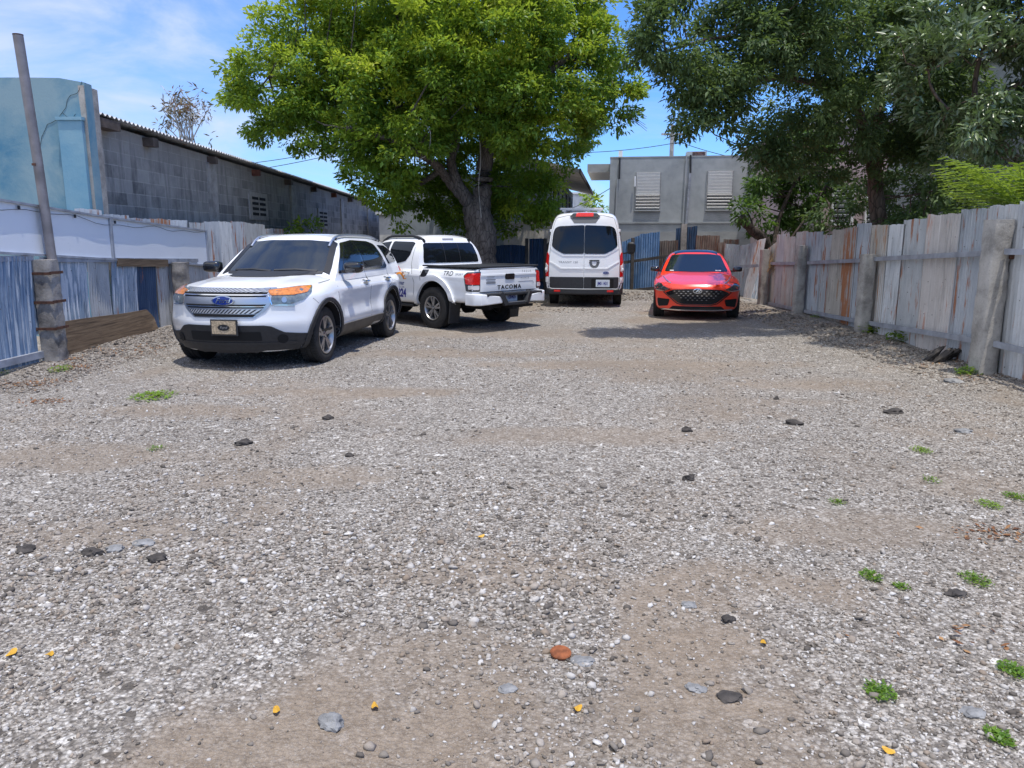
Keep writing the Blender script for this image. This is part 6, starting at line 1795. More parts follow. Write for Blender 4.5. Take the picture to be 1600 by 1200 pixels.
def foliage(name, blobs, mat, parent, leaf=(.14, .055), per=45, dens=40, clump=.30, seed=3, yellow=.0, droop=.3, gap=.25, label=None):
    """blobs: (cx,cy,cz,rx,ry,rz). Clumps of folded leaves through the outer part of every blob"""
    g = np.random.default_rng(seed); C = []; Rn = []
    for (cx, cy, cz, rx, ry, rz) in blobs:
        n = max(4, int(dens * (rx * ry * rz) ** (2 / 3)))
        d = g.normal(size=(n, 3)); d /= np.linalg.norm(d, axis=1)[:, None]
        rr = g.uniform(.45, 1.05, n) ** .6
        # knots and holes, so that the outline is uneven
        w = np.array([mn_.noise(Vector((cx + a[0] * rx, cy + a[1] * ry, cz + a[2] * rz)) * .9 + Vector((seed * 7.1, 0, 0))) for a in d])
        keep = w > -gap * g.uniform(.3, 1.8, n)
        p = np.array([cx, cy, cz]) + d * rr[:, None] * np.array([rx, ry, rz]) * (1 + .22 * w[:, None])
        C.append(p[keep]); Rn.append(d[keep])
    C = np.concatenate(C); D = np.concatenate(Rn); nc = len(C)
    ctone = g.uniform(0, 1, nc) * .55 + yellow * g.uniform(0, 1, nc) ** 1.5 * sstep(-.2, .8, D[:, 2])  # upper clumps yellower and lighter: new growth plus sunlit tops put into the colour
    n = nc * per
    base = np.repeat(C, per, 0); ax = np.repeat(D, per, 0)
    o = g.normal(size=(n, 3)); o /= np.linalg.norm(o, axis=1)[:, None]
    o *= (g.uniform(0, 1, n) ** .5 * clump)[:, None]; o[:, 2] *= .62
    pos = base + o
    # leaf axis: outward from the clump, a little drooping
    L = o / clump + .5 * ax + g.normal(size=(n, 3)) * .45; L[:, 2] -= droop
    L /= np.linalg.norm(L, axis=1)[:, None]
    up = np.array([0, 0, .75]) + 1.1 * o / clump + g.normal(size=(n, 3)) * .40
    sd_ = np.cross(L, up); sd_ /= np.maximum(np.linalg.norm(sd_, axis=1), 1e-6)[:, None]
    nr = np.cross(sd_, L)
    szz = g.uniform(.55, 1.4, n); ln = leaf[0] * szz; wd = leaf[1] * szz * g.uniform(.8, 1.2, n)
    a = pos; tip = pos + L * ln[:, None] - nr * (ln * .12)[:, None]
    m1 = pos + L * (ln * .45)[:, None] + sd_ * (wd * .5)[:, None] + nr * (wd * .18)[:, None]
    m2 = pos + L * (ln * .45)[:, None] - sd_ * (wd * .5)[:, None] + nr * (wd * .18)[:, None]
    V = np.stack([a, m1, tip, m2], 1).reshape(-1, 3)
    i0 = np.arange(n) * 4
    Fc = np.stack([np.stack([i0, i0 + 1, i0 + 2], -1), np.stack([i0, i0 + 2, i0 + 3], -1)], 1).reshape(-1, 3)
    me = np_mesh(name, V, Fc)
    tone = np.clip(np.repeat(ctone, per) + g.normal(size=n) * .12, 0, 1)
    face_attr(me, 'tone', np.repeat(tone, 2))
    ob = link_mesh(name, me, mat, parent)
    return ob, C


def pb(px, py, r, Y, depth=None, fz=1.0):
    """blob whose centre shows at a photo position and whose radius is r photo pixels, at depth Y"""
    c = gy(px, py, Y); s = Y / F_PX * 1.02
    return (c.x, c.y, c.z, r * s, depth if depth else r * s, r * s * fz)


def twigs(mb, C, limbs, frac=.35, r=.02, seed=1):
    g = random.Random(seed); L = [q for l in limbs for q in l]
    for c in C:
        if g.random() > frac: continue
        c = Vector(c); b = min(L, key=lambda q: (q - c).length + (1.2 if q.z > c.z + .3 else 0))
        if (b - c).length > 3.2 or (b - c).length < .2: continue
        m_ = b.lerp(c, .5) + Vector((g.uniform(-.12, .12), g.uniform(-.12, .12), g.uniform(-.2, .05)))
        mb.tube([b, m_, c], [r * 1.5, r, r * .45], 4, cap=False)


# ---- the big tree behind the pickup ------------------------------------
TY = 22.4
bt = empty('shade_tree', (gy(752, 420, TY).x, TY, 0), 0, 'large spreading tree with bright green crown and thick grey forked trunk behind the pickup', 'tree')
def tree_part(o, root): o.location = (-root.location.x, -root.location.y, 0); return o
tr = MB(); Ls = []
def P(px, py, Y=TY): return gy(px, py, Y)
b0 = Vector((gy(754, 420, TY).x, TY, -.2))
Ls.append(limb(tr, [b0, P(753, 400), P(751, 360), P(744, 325)], .47, .40, 16, .05))
Ls.append(limb(tr, [P(744, 336), P(725, 310), P(703, 285), P(682, 258, 21.8), P(650, 238, 21.2), P(600, 215, 20.6), P(540, 200, 20.4)], .19, .06, 12))
Ls.append(limb(tr, [P(738, 322), P(715, 285), P(705, 250), P(712, 215, 22.8), P(690, 160, 23), P(650, 90, 23.2)], .20, .06, 12))
Ls.append(limb(tr, [P(748, 330), P(756, 290), P(758, 255), P(768, 220), P(800, 170, 22.2), P(850, 120, 22), P(900, 80, 22)], .32, .06, 12))
Ls.append(limb(tr, [P(762, 235), P(755, 190, 22.8), P(740, 120, 23), P(745, 30, 23), P(750, -50, 23)], .18, .05, 10))
Ls.append(limb(tr, [P(785, 200, 22.3), P(840, 190, 22.6), P(910, 175, 22.8), P(960, 170, 22.8)], .13, .04, 8))
Ls.append(limb(tr, [P(640, 235, 21.2), P(580, 170, 21.5), P(500, 130, 21.8), P(420, 120, 22)], .12, .04, 8))
Ls.append(limb(tr, [P(745, 330), P(770, 330, 24), P(820, 310, 25.2)], .14, .05, 8))
Ls.append(limb(tr, [P(690, 265, 22), P(650, 290, 23), P(610, 300, 24)], .10, .04, 8))
BLB = [pb(430, 105, 75, 21.6), pb(395, 140, 42, 21.4), pb(420, 165, 60, 21.8), pb(470, 70, 60, 22), pb(505, 55, 75, 22), pb(510, 120, 80, 21.6), pb(475, 185, 55, 21.8), pb(440, 200, 32, 22), pb(575, 160, 85, 21.4), pb(560, 215, 55, 21.6),
       pb(610, 50, 105, 21.8), pb(625, 210, 80, 20.9), pb(600, 265, 55, 21.6), pb(640, 140, 80, 20.6), pb(690, 70, 105, 21), pb(650, 200, 52, 20.6), pb(720, 135, 80, 20.8), pb(725, 165, 45, 20.9),
       pb(780, 60, 110, 21), pb(800, 150, 85, 21), pb(820, 205, 52, 21.4), pb(870, 60, 85, 22), pb(870, 140, 80, 21.6), pb(860, 205, 60, 22), pb(920, 100, 62, 22), pb(950, 65, 30, 22.2), pb(940, 150, 52, 22), pb(975, 165, 28, 22.2), pb(900, 200, 38, 22), pb(840, 255, 45, 22.6), pb(855, 300, 26, 22.8),
       pb(820, 300, 52, 23.4), pb(805, 345, 36, 23.4), pb(840, 335, 24, 23.2), pb(790, 270, 40, 23.8), pb(600, 292, 44, 23), pb(640, 296, 40, 24), pb(702, 318, 34, 24.6), pb(626, 345, 22, 22.4), pb(575, 290, 32, 22.4), pb(722, 352, 24, 24), pb(735, 270, 42, 25.2), pb(700, 285, 48, 25.5), pb(650, 270, 52, 25), pb(770, 310, 55, 25.5),
       pb(560, -30, 90, 22), pb(660, -50, 120, 22), pb(780, -60, 120, 22), pb(870, -20, 70, 22.4), pb(720, 60, 130, 25.5), pb(600, 130, 120, 25.5), pb(830, 130, 120, 25.5), pb(500, 120, 80, 24.5), pb(720, 180, 110, 26)]
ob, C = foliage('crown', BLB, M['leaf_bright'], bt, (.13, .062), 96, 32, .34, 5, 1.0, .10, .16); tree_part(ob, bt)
twigs(tr, C, Ls, .07, .018, 2)
tree_part(tr.build('trunk', M['bark'], bt, 60), bt)
# dead hanging vine on the trunk
vn = MB(); limb(vn, [P(749, 205, 22.0), P(751, 250, 21.9), P(748, 290, 21.9), P(752, 340, 21.85)], .02, .012, 5); limb(vn, [P(655, 190, 20.2), P(672, 205, 20.2), P(668, 240, 20.2), P(650, 250, 20.2)], .015, .01, 5); tree_part(vn.build('vine', M['post_concrete_pale'], bt), bt)
bare = MB()
for k in range(14):
    a = P(965, 185, 22.2); e = P(random.uniform(970, 1012), random.uniform(180, 205), 22.2 + random.uniform(-.4, .4)); limb(bare, [a, a.lerp(e, .5) + Vector((0, 0, .12)), e], .012, .005, 4)
tree_part(bare.build('bare_twigs', M['bark'], bt), bt)

# ---- dark tree over the right fence ---------------------------------------
dk = empty('shade_tree', (7.9, 16.4, 0), 0, 'tall dark leaved tree with brown trunk leaning over the right hand fence', 'tree')
tr = MB(); Ls = []
Ls.append(limb(tr, [Vector((7.95, 16.4, -.2)), P(1372, 345, 16.4), P(1368, 300, 16.4), P(1366, 262, 16.4), P(1360, 215, 16.4)], .17, .14, 12))
Ls.append(limb(tr, [P(1366, 275, 16.4), P(1352, 215, 16.3), P(1338, 165, 16.2), P(1310, 115, 16), P(1280, 60, 15.8), P(1240, 10, 15.6)], .12, .05, 10))
Ls.append(limb(tr, [P(1364, 250, 16.4), P(1375, 170, 16.5), P(1380, 90, 16.6), P(1390, -20, 16.6)], .12, .05, 10))
Ls.append(limb(tr, [P(1330, 150, 16.1), P(1250, 125, 15), P(1180, 125, 14.2), P(1130, 150, 13.7), P(1085, 205, 13.4)], .07, .02, 8))
Ls.append(limb(tr, [P(1290, 75, 15.8), P(1200, 60, 14.6), P(1120, 60, 13.8), P(1040, 80, 13.4)], .06, .02, 8))
Ls.append(limb(tr, [P(1360, 215, 16.4), P(1310, 235, 16.6), P(1240, 230, 16.8), P(1200, 240, 16.8)], .06, .02, 8))
BLB = [pb(1020, 55, 48, 13.3), pb(1000, 30, 30, 13.3), pb(1045, 110, 55, 13.3), pb(1015, 105, 30, 13.3), pb(1075, 50, 70, 13.5), pb(1085, 150, 48, 13.3), pb(1065, 195, 24, 13.3), pb(1120, 110, 60, 13.5), pb(1130, 165, 30, 13.5), pb(1160, 50, 85, 13.7), pb(1130, 190, 20, 13.5),
       pb(1190, 130, 60, 13.9), pb(1240, 60, 95, 13.9), pb(1250, 150, 75, 14.3), pb(1215, 205, 40, 14.7), pb(1190, 235, 28, 14.9), pb(1300, 90, 95, 14.1), pb(1320, 190, 70, 14.5), pb(1270, 235, 55, 14.9), pb(1240, 250, 40, 15.1), pb(1290, 262, 40, 16.5), pb(1380, 70, 100, 15.1), pb(1400, 170, 80, 15.5),
       pb(1420, 250, 60, 15.9), pb(1325, 300, 30, 18.5), pb(1420, 300, 45, 18.5), pb(1450, 210, 70, 15.7), pb(1100, -30, 70, 13.7), pb(1200, -50, 90, 13.9), pb(1320, -50, 110, 14.3), pb(1430, -20, 90, 15.1), pb(1450, 110, 80, 15.7), pb(1470, 290, 50, 15.7), pb(1290, 130, 90, 16.3), pb(1390, 130, 100, 17.6), pb(1250, 190, 60, 16.3), pb(1480, 230, 60, 17), pb(1440, 300, 50, 17.5), pb(1300, 180, 60, 15), pb(1400, 120, 70, 15), pb(1340, 60, 80, 14.6), pb(1260, 20, 70, 14), pb(1450, 220, 45, 15.2)]
ob, C = foliage('crown', BLB, M['leaf_dark'], dk, (.10, .040), 92, 60, .26, 9, .40, .25, .05); tree_part(ob, dk)
twigs(tr, C, Ls, .10, .012, 4); tree_part(tr.build('trunk', M['bark_brown'], dk, 60), dk)

# ---- glossy tree far right ---------------------------------------------------
gt = empty('shade_tree', (8.6, 12.4, 0), 0, 'bushy tree with glossy pale shining leaves at the far right', 'tree')
tr = MB(); Ls = [limb(tr, [Vector((8.9, 12.4, -.2)), Vector((8.7, 12.4, 2)), P(1530, 180, 12.3), P(1540, 60, 12.2)], .10, .025, 10), limb(tr, [Vector((8.7, 12.4, 2.2)), P(1480, 170, 12), P(1450, 110, 11.8)], .035, .015, 8), limb(tr, [P(1530, 190, 12.3), P(1580, 140, 12.2), P(1640, 100, 12.2)], .04, .02, 8)]
BLB = [pb(1480, 60, 60, 11.9), pb(1450, 110, 48, 11.7), pb(1440, 60, 36, 11.9), pb(1500, 120, 75, 11.8), pb(1420, 130, 30, 11.8), pb(1560, 60, 80, 12), pb(1570, 150, 75, 11.9), pb(1510, 190, 55, 12), pb(1470, 175, 45, 12), pb(1620, 120, 90, 12), pb(1600, 40, 80, 12.2), pb(1530, -20, 90, 12.4), pb(1620, -40, 90, 12.4), pb(1545, 215, 40, 12.2), pb(1590, 210, 40, 12.2), pb(1680, 60, 110, 12.4), pb(1700, 180, 90, 12.4), pb(1500, 250, 45, 12.8), pb(1560, 215, 34, 11.7), pb(1610, 215, 50, 11.6), pb(1560, 110, 60, 11.5), pb(1630, 160, 60, 11.4), pb(1540, 150, 40, 11.4), pb(1570, 110, 45, 11.1), pb(1500, 90, 45, 11.2), pb(1520, 190, 36, 11.3)]
ob, C = foliage('crown', BLB, M['leaf_shiny'], gt, (.125, .042), 64, 62, .22, 13, .45, .05, .06); tree_part(ob, gt)
twigs(tr, C, Ls, .10, .010, 6); tree_part(tr.build('trunk', M['bark_brown'], gt, 60), gt)

# ---- corner tree behind the leaning sheets -----------------------------------
ct = empty('corner_tree', (gy(1200, 375, 22.8).x, 22.8, 0), 0, 'small leafy tree with a dark cut slanting limb behind the far right fence corner', 'tree')
tr = MB(); Ls = [limb(tr, [gy(1206, 420, 22.4), P(1194, 376, 22.3), P(1176, 360, 22.1), P(1158, 340, 21.9)], .17, .13, 10, .06), limb(tr, [gy(1206, 420, 22.4), P(1215, 350, 22.8), P(1235, 300, 23), P(1260, 260, 23.2)], .09, .03, 8), limb(tr, [P(1180, 362, 22.1), P(1170, 335, 22), P(1160, 325, 21.8)], .03, .012, 6), limb(tr, [gy(1215, 400, 22.4), P(1260, 340, 22.4), P(1290, 290, 22.6)], .05, .02, 6)]
BLB = [pb(1238, 315, 34, 23.6), pb(1205, 330, 28, 23.2), pb(1180, 345, 20, 22.6), pb(1160, 330, 14, 21.9), pb(1220, 280, 40, 23.4), pb(1260, 290, 40, 23.8), pb(1210, 355, 24, 23.4), pb(1250, 345, 26, 24), pb(1185, 310, 16, 23), pb(1285, 250, 40, 23.4), pb(1250, 240, 40, 23.2), pb(1205, 265, 24, 23), pb(1190, 290, 14, 22.8), pb(1255, 318, 24, 23)]
ob, C = foliage('crown', BLB, M['leaf_mid'], ct, (.15, .065), 60, 40, .28, 17, .15, .35, .16); tree_part(ob, ct)
twigs(tr, C, Ls, .3, .014, 8); tree_part(tr.build('trunk', M['bark_black'], ct, 60), ct)

# ---- dark shrubs behind the right fence ----------------------------------------
for i, (px, py, r, Y, lab) in enumerate(((1320, 325, 40, 19.5, 'dark leafy shrub behind the rusty fence sheet'), (1430, 310, 58, 15.2, 'dense dark shrub behind the pinkish fence sheet'))):
    c = gy(px, py, Y); sh = empty('shrub', (c.x, c.y, 0), 0, lab, 'shrub', 'shrubs behind the right fence')
    ob, C = foliage('foliage', [pb(px, py, r, Y), pb(px - r * .7, py + 12, r * .7, Y + .3), pb(px + r * .7, py + 8, r * .8, Y - .2), pb(px, py + 45, r, Y)], M['leaf_dark'], sh, (.13, .05), 40, 50, .24, 30 + i, .3, .3, .12); tree_part(ob, sh)
    s_ = MB()
    for k in range(4): limb(s_, [Vector((c.x + .1 * k, c.y, 0)), Vector((c.x + random.uniform(-.3, .3), c.y, 1)), c + Vector((random.uniform(-.5, .5), 0, random.uniform(-.3, .3)))], .03, .012, 5)
    tree_part(s_.build('stem', M['bark_brown'], sh), sh)

# ---- feathery lime fronds over the right fence -------------------------------------
M['stem_green'] = plain('stem_green', (0.16, 0.24, 0.05), .6)
fr = empty('feathery_bush', (7.3, 10.6, 0), 0, 'lime green feathery bush rising over the right fence top', 'bush')
g = random.Random(5); V = []; Fs = []; tone = []; stems = MB()
root_p = Vector((7.25, 10.7, 1.6))
ends = [(1472, 262), (1480, 248), (1500, 256), (1520, 262), (1545, 268), (1565, 265), (1590, 262), (1610, 270), (1640, 255), (1478, 290), (1500, 285), (1530, 285), (1560, 290), (1590, 290), (1620, 285), (1490, 302), (1520, 300), (1550, 305), (1580, 308), (1610, 305), (1470, 275), (1660, 280)]
for (ex, ey) in ends:
    for rep in range(3):
        e = gy(ex + g.uniform(-10, 10), ey + g.uniform(-8, 8), 10.5 + g.uniform(-.4, .5)); a = root_p + Vector((g.uniform(-.3, .5), g.uniform(-.3, .3), g.uniform(-.1, .3)))
        m_ = a.lerp(e, .6) + Vector((0, 0, .22)); Q = [a * (1 - t) ** 2 + m_ * 2 * t * (1 - t) + e * t * t for t in np.linspace(0, 1, 26)]
        stems.tube(Q[::4] + [Q[-1]], [.004] * len(Q[::4]) + [.002], 4, cap=False)
        for i in range(6, 26, 2):
            d = (Q[i] - Q[i - 1]).normalized(); s = d.cross(Vector((0, 0, 1))).normalized()
            for sg in (-1, 1):
                pl = .21 * (1 - abs(i - 16) / 16)
                ax = (s * sg + d * .5 + Vector((0, 0, -.25 + g.uniform(-.1, .1)))).normalized()
                for k in range(9):
                    p = Q[i] + ax * pl * (k + .6) / 9; w_ = (d * .9 + ax * .3).normalized(); ll = .042
                    b0_ = len(V); n2 = ax * .012
                    V += [p - n2, p + w_ * ll * .5 - n2, p + w_ * ll, p + n2 + w_ * ll * .4]; Fs += [(b0_, b0_ + 1, b0_ + 2, b0_ + 3)]; tone.append(g.random())
me = np_mesh('frond', np.array([tuple(v) for v in V]), np.array(Fs)); face_attr(me, 'tone', tone); tree_part(link_mesh('frond', me, M['leaf_lime'], fr), fr)
tree_part(stems.build('stem', M['stem_green'], fr), fr)

# ---- bare shrub on the shed roof, seedling by the shed wall, far tree ------------------
bs = empty('bare_shrub', (gy(290, 215, 19).x, 19, 3.8), 0, 'thin bare shrub with few dry leaves growing on the shed roof', 'shrub')
st = MB(); tips = []; g = random.Random(3)
rt = gy(292, 228, 19)
for k in range(16):
    e = gy(g.uniform(232, 335), g.uniform(138, 200), 19 + g.uniform(-.6, .6)); q = limb(st, [rt + Vector((g.uniform(-.25, .25), 0, -.2)), rt.lerp(e, .45) + Vector((g.uniform(-.15, .15), 0, .1)), e], .022, .006, 5); tips.append(e)
    for j in range(4):
        i_ = g.randint(6, len(q) - 1); e2 = q[i_] + Vector((g.uniform(-.35, .35), g.uniform(-.2, .2), g.uniform(.05, .4))); limb(st, [q[i_], q[i_].lerp(e2, .5) + Vector((0, 0, .03)), e2], .009, .004, 4); tips.append(e2)
o = st.build('stem', M['post_concrete_pale'], bs); o.location = (-bs.location.x, -19, -3.8)
ob, _ = foliage('foliage', [(t.x, t.y, t.z, .12, .12, .12) for t in tips[::2]] + [pb(300, 222, 14, 19), pb(330, 215, 8, 19)], M['leaf_dry'], bs, (.13, .035), 3, 60, .10, 21, .6, .2, .9); ob.location = (-bs.location.x, -19, -3.8)
sd_o = empty('seedling', (gy(490, 380, 24).x, 24.2, 0), 0, 'bright green seedling growing between the fence top and the shed wall', 'plant')
ob, _ = foliage('foliage', [pb(485, 358, 12, 24.2), pb(500, 362, 10, 24.2), pb(475, 352, 7, 24.2), pb(490, 346, 6, 24.2), pb(455, 360, 5, 22.5)], M['leaf_lime'], sd_o, (.15, .07), 16, 90, .16, 23, .1, .3, .3); tree_part(ob, sd_o)
st = MB(); limb(st, [Vector((sd_o.location.x, 24.2, 0)), Vector((sd_o.location.x, 24.2, 1.2)), gy(486, 358, 24.2)], .03, .015, 6); tree_part(st.build('stem', M['bark_brown'], sd_o), sd_o)
ft = empty('small_tree', (gy(925, 330, 50).x, 50, 0), 0, 'small far green tree between the white house and the grey house', 'tree')
ob, _ = foliage('crown', [pb(928, 322, 11, 50), pb(922, 312, 8, 50), pb(932, 335, 12, 50)], M['leaf_bright'], ft, (.3, .12), 30, 40, .4, 25, .4); tree_part(ob, ft)
st = MB(); limb(st, [Vector((ft.location.x, 50, 0)), Vector((ft.location.x, 50, 2)), gy(926, 322, 50)], .12, .06, 8); tree_part(st.build('trunk', M['bark'], ft), ft)
hl = [(gy(540, 300, 60).x, 60)]
# ------------------------------------------------------------------ small things on the ground
def gz_at(px, py):
    d = ray_dir(px, py); z = 0.0
    for _ in range(3):
        t = (z - CAM_H) / d[2]; x, y = d[0] * t, d[1] * t; z = float(ground_z(np.array([x]), np.array([y]))[0])
    return Vector((x, y, z))
M['asphalt_lump'] = plain('asphalt_lump', (0.055, 0.048, 0.043), .95, var=.6, vscale=14, bmp=.8, bscale=60)
M['grey_stone'] = plain('grey_stone', (0.22, 0.22, 0.22), .95, var=.45, vscale=16, bmp=.7, bscale=70)
M['pale_stone'] = plain('pale_stone', (0.55, 0.53, 0.50), .95, var=.2, vscale=16, bmp=.4, bscale=70)
M['rust_lid'] = plain('rust_lid', (0.22, 0.07, 0.025), .9, var=.5, vscale=30, bmp=.4, bscale=80)
M['yellow_leaf'] = plain('yellow_leaf', (0.62, 0.34, 0.03), .6, var=.25, vscale=30)
M['brown_leaf'] = leaf_mat('brown_leaf', [(0, (0.10, 0.05, 0.03)), (.5, (0.24, 0.11, 0.05)), (1, (0.42, 0.25, 0.12))], (0.2, 0.08, 0.03), .7, .2, .15)
ROCKS = [
 (518, 1133, 26, 'grey_stone', 'fist sized grey stone near the bottom edge left of centre', .62), (145, 866, 19, 'asphalt_lump', 'largest dark lump of the cluster on the left gravel', .55),
 (180, 860, 15, 'grey_stone', 'greyish middle lump of the cluster on the left gravel', .5), (246, 876, 17, 'asphalt_lump', 'dark lump set apart right of the left cluster', .6), (40, 860, 18, 'asphalt_lump', 'flat dark lump near the left edge of the lot', .45),
 (226, 850, 18, 'grey_stone', 'low grey lump at the right end of the left cluster', .35), (380, 694, 14, 'asphalt_lump', 'small dark lump left of centre, halfway to the white SUV', .5), (513, 655, 10, 'asphalt_lump', 'small dark lump on brown dirt before the white SUV', .6),
 (546, 713, 8, 'asphalt_lump', 'tiny dark crumb between the two dark lumps left of centre', .6), (1076, 750, 11, 'asphalt_lump', 'dark brown lump right of the centre of the lot', .8), (1073, 674, 9, 'asphalt_lump', 'dark lump on a dirt spot right of centre', .7),
 (1241, 663, 13, 'asphalt_lump', 'flat dark slab shaped lump towards the right fence', .5), (1213, 624, 5, 'asphalt_lump', 'dark crumb farthest from the camera on the right', .8), (1138, 971, 13, 'asphalt_lump', 'dark clod on the brown dirt right of centre', .8),
 (1076, 947, 14, 'grey_stone', 'half buried grey stone left of the dark clod', .45), (910, 1034, 22, 'grey_stone', 'flat grey stone beside the rusty lid', .3), (793, 1077, 18, 'grey_stone', 'pale grey flat stone below and left of the rusty lid', .35),
 (1088, 1077, 18, 'grey_stone', 'pale grey flat stone right of centre near the bottom', .35), (1505, 675, 15, 'grey_stone', 'flat grey slab below the right fence post', .35), (1395, 645, 16, 'asphalt_lump', 'dark crumbled asphalt strip near the right fence', .35),
 (1490, 597, 16, 'grey_stone', 'flat pale slab at the foot of the big right post', .3), (1138, 1090, 26, 'asphalt_lump', 'low heap of dark crumbs on brown dirt near the bottom', .22), (1520, 1115, 22, 'grey_stone', 'flat grey stone near the lower right corner', .35), (1495, 930, 20, 'asphalt_lump', 'flat dark grey stone on the right side gravel', .3)]
for i, (px, py, r, mt, lab, fz) in enumerate(ROCKS):
    p = gz_at(px, py); rm = r * p.y / F_PX * .92
    me = rock_mesh(rm, (1, .75, fz), i + 3, .26); o = link_mesh('stone', me, M[mt], None, 25)
    o.location = (p.x, p.y, p.z + rm * fz * .25); o.rotation_euler = (0, 0, i * 1.3 % 1.0 - .5); tag(o, lab, 'stone', 'loose stones on the gravel')
# broken slabs by the big right post
for i, (px, py, r, lab) in enumerate(((1462, 562, 14, 'dark broken slab leaning on the fence foot, leftmost of three'), (1478, 563, 14, 'dark broken slab leaning on the fence foot, middle of three'), (1492, 560, 13, 'dark broken slab leaning on the fence foot, next to the big post'))):
    p = gz_at(px, py + 4); rm = r * p.y / F_PX; me = rock_mesh(rm * 1.25, (1.1, .6, .28), 60 + i, .25); o = link_mesh('broken_slab', me, M['asphalt_lump'], None, 25)
    o.location = (p.x, p.y + .1, p.z + rm * .55); o.rotation_euler = (0, R(-48 + 6 * i), R(-20)); tag(o, lab, 'slab', 'broken slabs by the right fence')
# rubble along the fences: uncountable
def rubble(name, spots, label):
    Vs, Fs, b0_, T = [], [], 0, []
    for (x0, x1, y0, y1, n, rmin, rmax) in spots:
        x = rng.uniform(x0, x1, n); y = rng.uniform(y0, y1, n); r = np.exp(rng.uniform(math.log(rmin), math.log(rmax), n))
        V_ = ICO_V[None] * (1 + rng.uniform(-.3, .3, (n, 12, 1))); V_ = V_ * (r[:, None] * np.stack([rng.uniform(.9, 1.5, n), rng.uniform(.7, 1.1, n), rng.uniform(.35, .6, n)], 1))[:, None, :]
        V_ = np.einsum('nij,nkj->nki', rot_mats(n), V_) + np.stack([x, y, ground_z(x, y) + r * .2], 1)[:, None, :]
        Vs.append(V_.reshape(-1, 3)); Fs.append((ICO_F[None] + (np.arange(n) * 12)[:, None, None]).reshape(-1, 3) + b0_); b0_ += n * 12; T.append(np.repeat(rng.uniform(0, .62, n), 20))
    me = np_mesh(name, np.concatenate(Vs), np.concatenate(Fs)); face_attr(me, 'tone', np.concatenate(T)); tag(link_mesh(name, me, M['crushed_stone']), label, 'rubble', kind='stuff')
rubble('rubble', [(-6.45, -5.4, 8.5, 15, 2600, .008, .026), (5.2, 6.2, 8.5, 21, 3200, .008, .028), (5.5, 6.3, 10, 18, 130, .02, .06), (2.5, 6, 21.5, 24, 900, .012, .04), (-6.3, -5.7, 11, 14, 50, .02, .06), (-2, 2.4, 18, 24, 700, .012, .04)], 'dark stones and broken bits along the fence feet')


def flat_leaf_mass(name, spots, mat, label, size=.05):
    P_ = []; 
    for (px, py, rx, ry, n) in spots:
        c = gz_at(px, py); s = c.y / F_PX
        x = c.x + rng.normal(0, rx * s, n); y = c.y + rng.normal(0, ry * s * 4, n); P_.append(np.stack([x, y, ground_z(x, y) + .008], 1))
    P_ = np.concatenate(P_); n = len(P_); a = rng.uniform(0, 6.28, n); L = size * rng.uniform(.5, 1.2, n); W_ = L * .45
    d = np.stack([np.cos(a), np.sin(a), rng.normal(.1, .25, n)], 1); s = np.stack([-np.sin(a), np.cos(a), rng.normal(0, .3, n)], 1)
    V_ = np.stack([P_, P_ + d * (L * .5)[:, None] + s * (W_ * .5)[:, None], P_ + d * L[:, None], P_ + d * (L * .5)[:, None] - s * (W_ * .5)[:, None]], 1)
    V_[:, :, 2] = np.maximum(V_[:, :, 2], P_[:, None, 2] - .004)
    me = np_mesh(name, V_.reshape(-1, 3), np.arange(n * 4).reshape(-1, 4)); face_attr(me, 'tone', rng.uniform(0, 1, n)); tag(link_mesh(name, me, mat), label, 'fallen leaves', kind='stuff')
flat_leaf_mass('fallen_leaves', [(45, 600, 30, 5, 260), (120, 575, 20, 4, 160), (115, 562, 8, 3, 90), (200, 553, 40, 5, 220), (70, 628, 22, 3, 110), (240, 545, 20, 4, 90), (1560, 835, 40, 6, 90), (1500, 1000, 60, 10, 24), (1450, 568, 40, 4, 120), (1380, 536, 30, 3, 110), (1290, 508, 30, 2, 90), (1520, 590, 30, 4, 70)], M['brown_leaf'], 'brown and rust coloured fallen leaves along the left fence', .040)

# single bright leaves
for i, (px, py, lab) in enumerate(((432, 1114, 'yellow fallen leaf left of the bottom centre'), (902, 1111, 'yellow fallen leaf below the rusty lid'), (1388, 1177, 'yellow fallen leaf near the bottom right'), (1193, 1008, 'yellow fallen leaf on dirt right of centre'), (78, 1026, 'yellow fallen leaf at the lower left'), (752, 841, 'yellow fallen leaf in the middle of the lot'), (18, 1024, 'orange brown fallen leaf at the left edge'), (586, 1108, 'small yellow fallen leaf right of the fist sized stone'))):
    p = gz_at(px, py); V_ = []; rs = random.Random(i); L = .020 * (1.4 if i == 6 else 1)
    out = []
    for k in range(12):
        a = 2 * math.pi * k / 12; rr_ = (1 + .25 * math.cos(3 * a + i)) ; out.append((math.cos(a) * L * rr_, math.sin(a) * L * .65, .006 * math.cos(2 * a) + .002))
    V_ = [(0, 0, .008)] + out + [(x, y, z - .0012) for x, y, z in [(0, 0, .008)] + out]
    Fs = [(0, 1 + k, 1 + (k + 1) % 12) for k in range(12)] + [(13, 14 + (k + 1) % 12, 14 + k) for k in range(12)] + [(1 + k, 14 + k, 14 + (k + 1) % 12, 1 + (k + 1) % 12) for k in range(12)]
    o = link_mesh('fallen_leaf', raw_mesh('fallen_leaf', V_, Fs), M['yellow_leaf']); o.location = (p.x, p.y, p.z + .012); o.rotation_euler = (.15, .1, rs.uniform(0, 6)); tag(o, lab, 'leaf', 'single yellow leaves on the gravel')
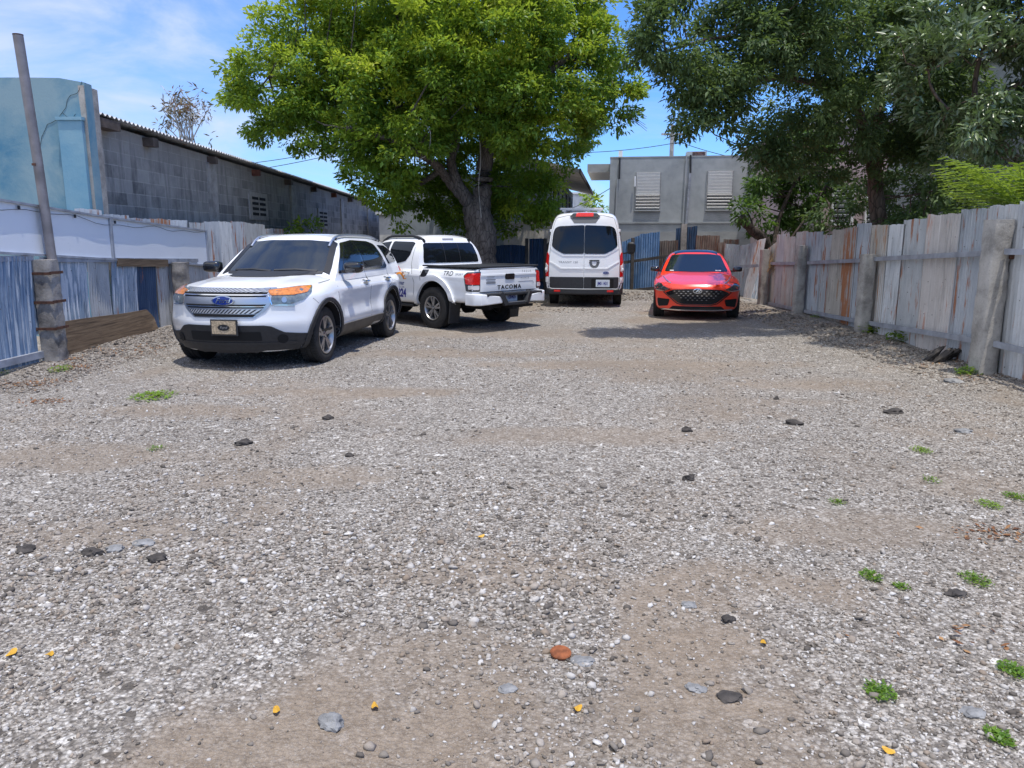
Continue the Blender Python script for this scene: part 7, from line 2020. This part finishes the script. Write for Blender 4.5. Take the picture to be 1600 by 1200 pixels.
# rusty lid
p = gz_at(876, 1025); m_ = MB(); prof = [(-.004, 0), (-.004, .042), (.006, .045), (.010, .042), (.006, .034), (.010, .018), (.005, 0)]
m_.lathe(prof, 28, 'z', closed=False); o = m_.build('rusty_lid', M['rust_lid'], None, 40); o.location = (p.x, p.y, p.z + .012); o.rotation_euler = (.12, .05, 0); tag(o, 'round red brown rusty lid lying on the gravel', 'lid')

# weeds
WEEDS = [(95, 580, 16, 'low weed at the foot of the strapped concrete post', 1.2), (5, 585, 10, 'weed at the left edge under the blue sheets', 1.8), (245, 702, 14, 'flat weed left of centre before the white SUV', .5), (1360, 902, 17, 'leafy weed on the right side gravel', .7), (1375, 1084, 24, 'flat weed patch near the bottom right', .5), (1455, 752, 14, 'small upright weed on the right side', .9),
         (1585, 778, 16, 'weed at the right edge halfway up the lot', .8), (1525, 908, 24, 'sprawling weed close to the right edge', .5), (1308, 786, 13, 'tiny weed left of the upright weed', .5), (1580, 1050, 20, 'weed at the right edge near the bottom', .9), (1560, 1155, 20, 'weed in the lower right corner', .8), (1408, 918, 12, 'tiny weed right of the leafy weed', .5), (1545, 790, 18, 'pale sprawling weed before the right edge weed', .4), (1440, 705, 16, 'sparse pale weed below the right fence', .4),
         (1360, 520, 17, 'tall weed beside the second right post', 2.2), (1408, 533, 22, 'leafy weed under the pinkish fence sheet', 1.5), (1553, 578, 26, 'dark leafy weed at the foot of the big right post', 2.2), (1512, 585, 17, 'weed in front of the big right post', 1.6), (1273, 497, 8, 'bright green weed by the fence rail end', 1.8), (240, 620, 34, 'dry yellowish grass patch before the white SUV', .25)]
for i, (px, py, r, lab, hgt) in enumerate(WEEDS):
    p = gz_at(px, py); s = p.y / F_PX; rm = r * s
    g = np.random.default_rng(100 + i); n = int(90 + 130 * (r > 15)); V_ = []; T = []
    for k in range(n):
        a = g.uniform(0, 6.28); q = g.uniform(0, 1) ** .7 * rm; x, y = math.cos(a) * q, math.sin(a) * q * 1.3; z = g.uniform(0, .5) * rm * hgt * (1 - q / rm * .5) + .006
        zz = float(ground_z(np.array([p.x + x]), np.array([p.y + y]))[0]) - p.z
        L = max(.018, rm * (.34 if hgt > 1.4 else .22)) * g.uniform(.6, 1.3); b_ = g.uniform(0, 6.28); d = Vector((math.cos(b_), math.sin(b_), g.uniform(-.1, .7))).normalized(); sd_ = d.cross(Vector((0, 0, 1))).normalized() * L * .28
        c0 = Vector((x, y, z + zz)); V_ += [c0, c0 + d * L * .5 + sd_, c0 + d * L, c0 + d * L * .5 - sd_]; T.append(g.uniform(0, .45))
    me = np_mesh('weed', np.array([tuple(v) for v in V_]), np.arange(n * 4).reshape(-1, 4)); face_attr(me, 'tone', T)
    o = link_mesh('weed', me, M['leaf_lime' if i in (0, 12, 13, 18, 19) else 'leaf_bright']); o.location = p; tag(o, lab, 'weed', 'weeds on the gravel')
# straw bundle on the far right post
p = gy(1207, 412, 19.4); m_ = MB(); g = random.Random(8)
for k in range(70):
    a = p + Vector((g.uniform(-.12, .16), g.uniform(-.1, .1), g.uniform(-.3, .05))); m_.tube([a, a + Vector((g.uniform(-.05, .15), 0, g.uniform(.05, .2))), a + Vector((g.uniform(.0, .25), g.uniform(-.1, .1), g.uniform(.2, .45)))], [.006, .005, .002], 4)
tag(m_.build('straw_bundle', plain('straw', (0.34, 0.22, 0.10), .8, var=.4, vscale=20)), 'dry straw bundle wedged behind the far right concrete post', 'straw')
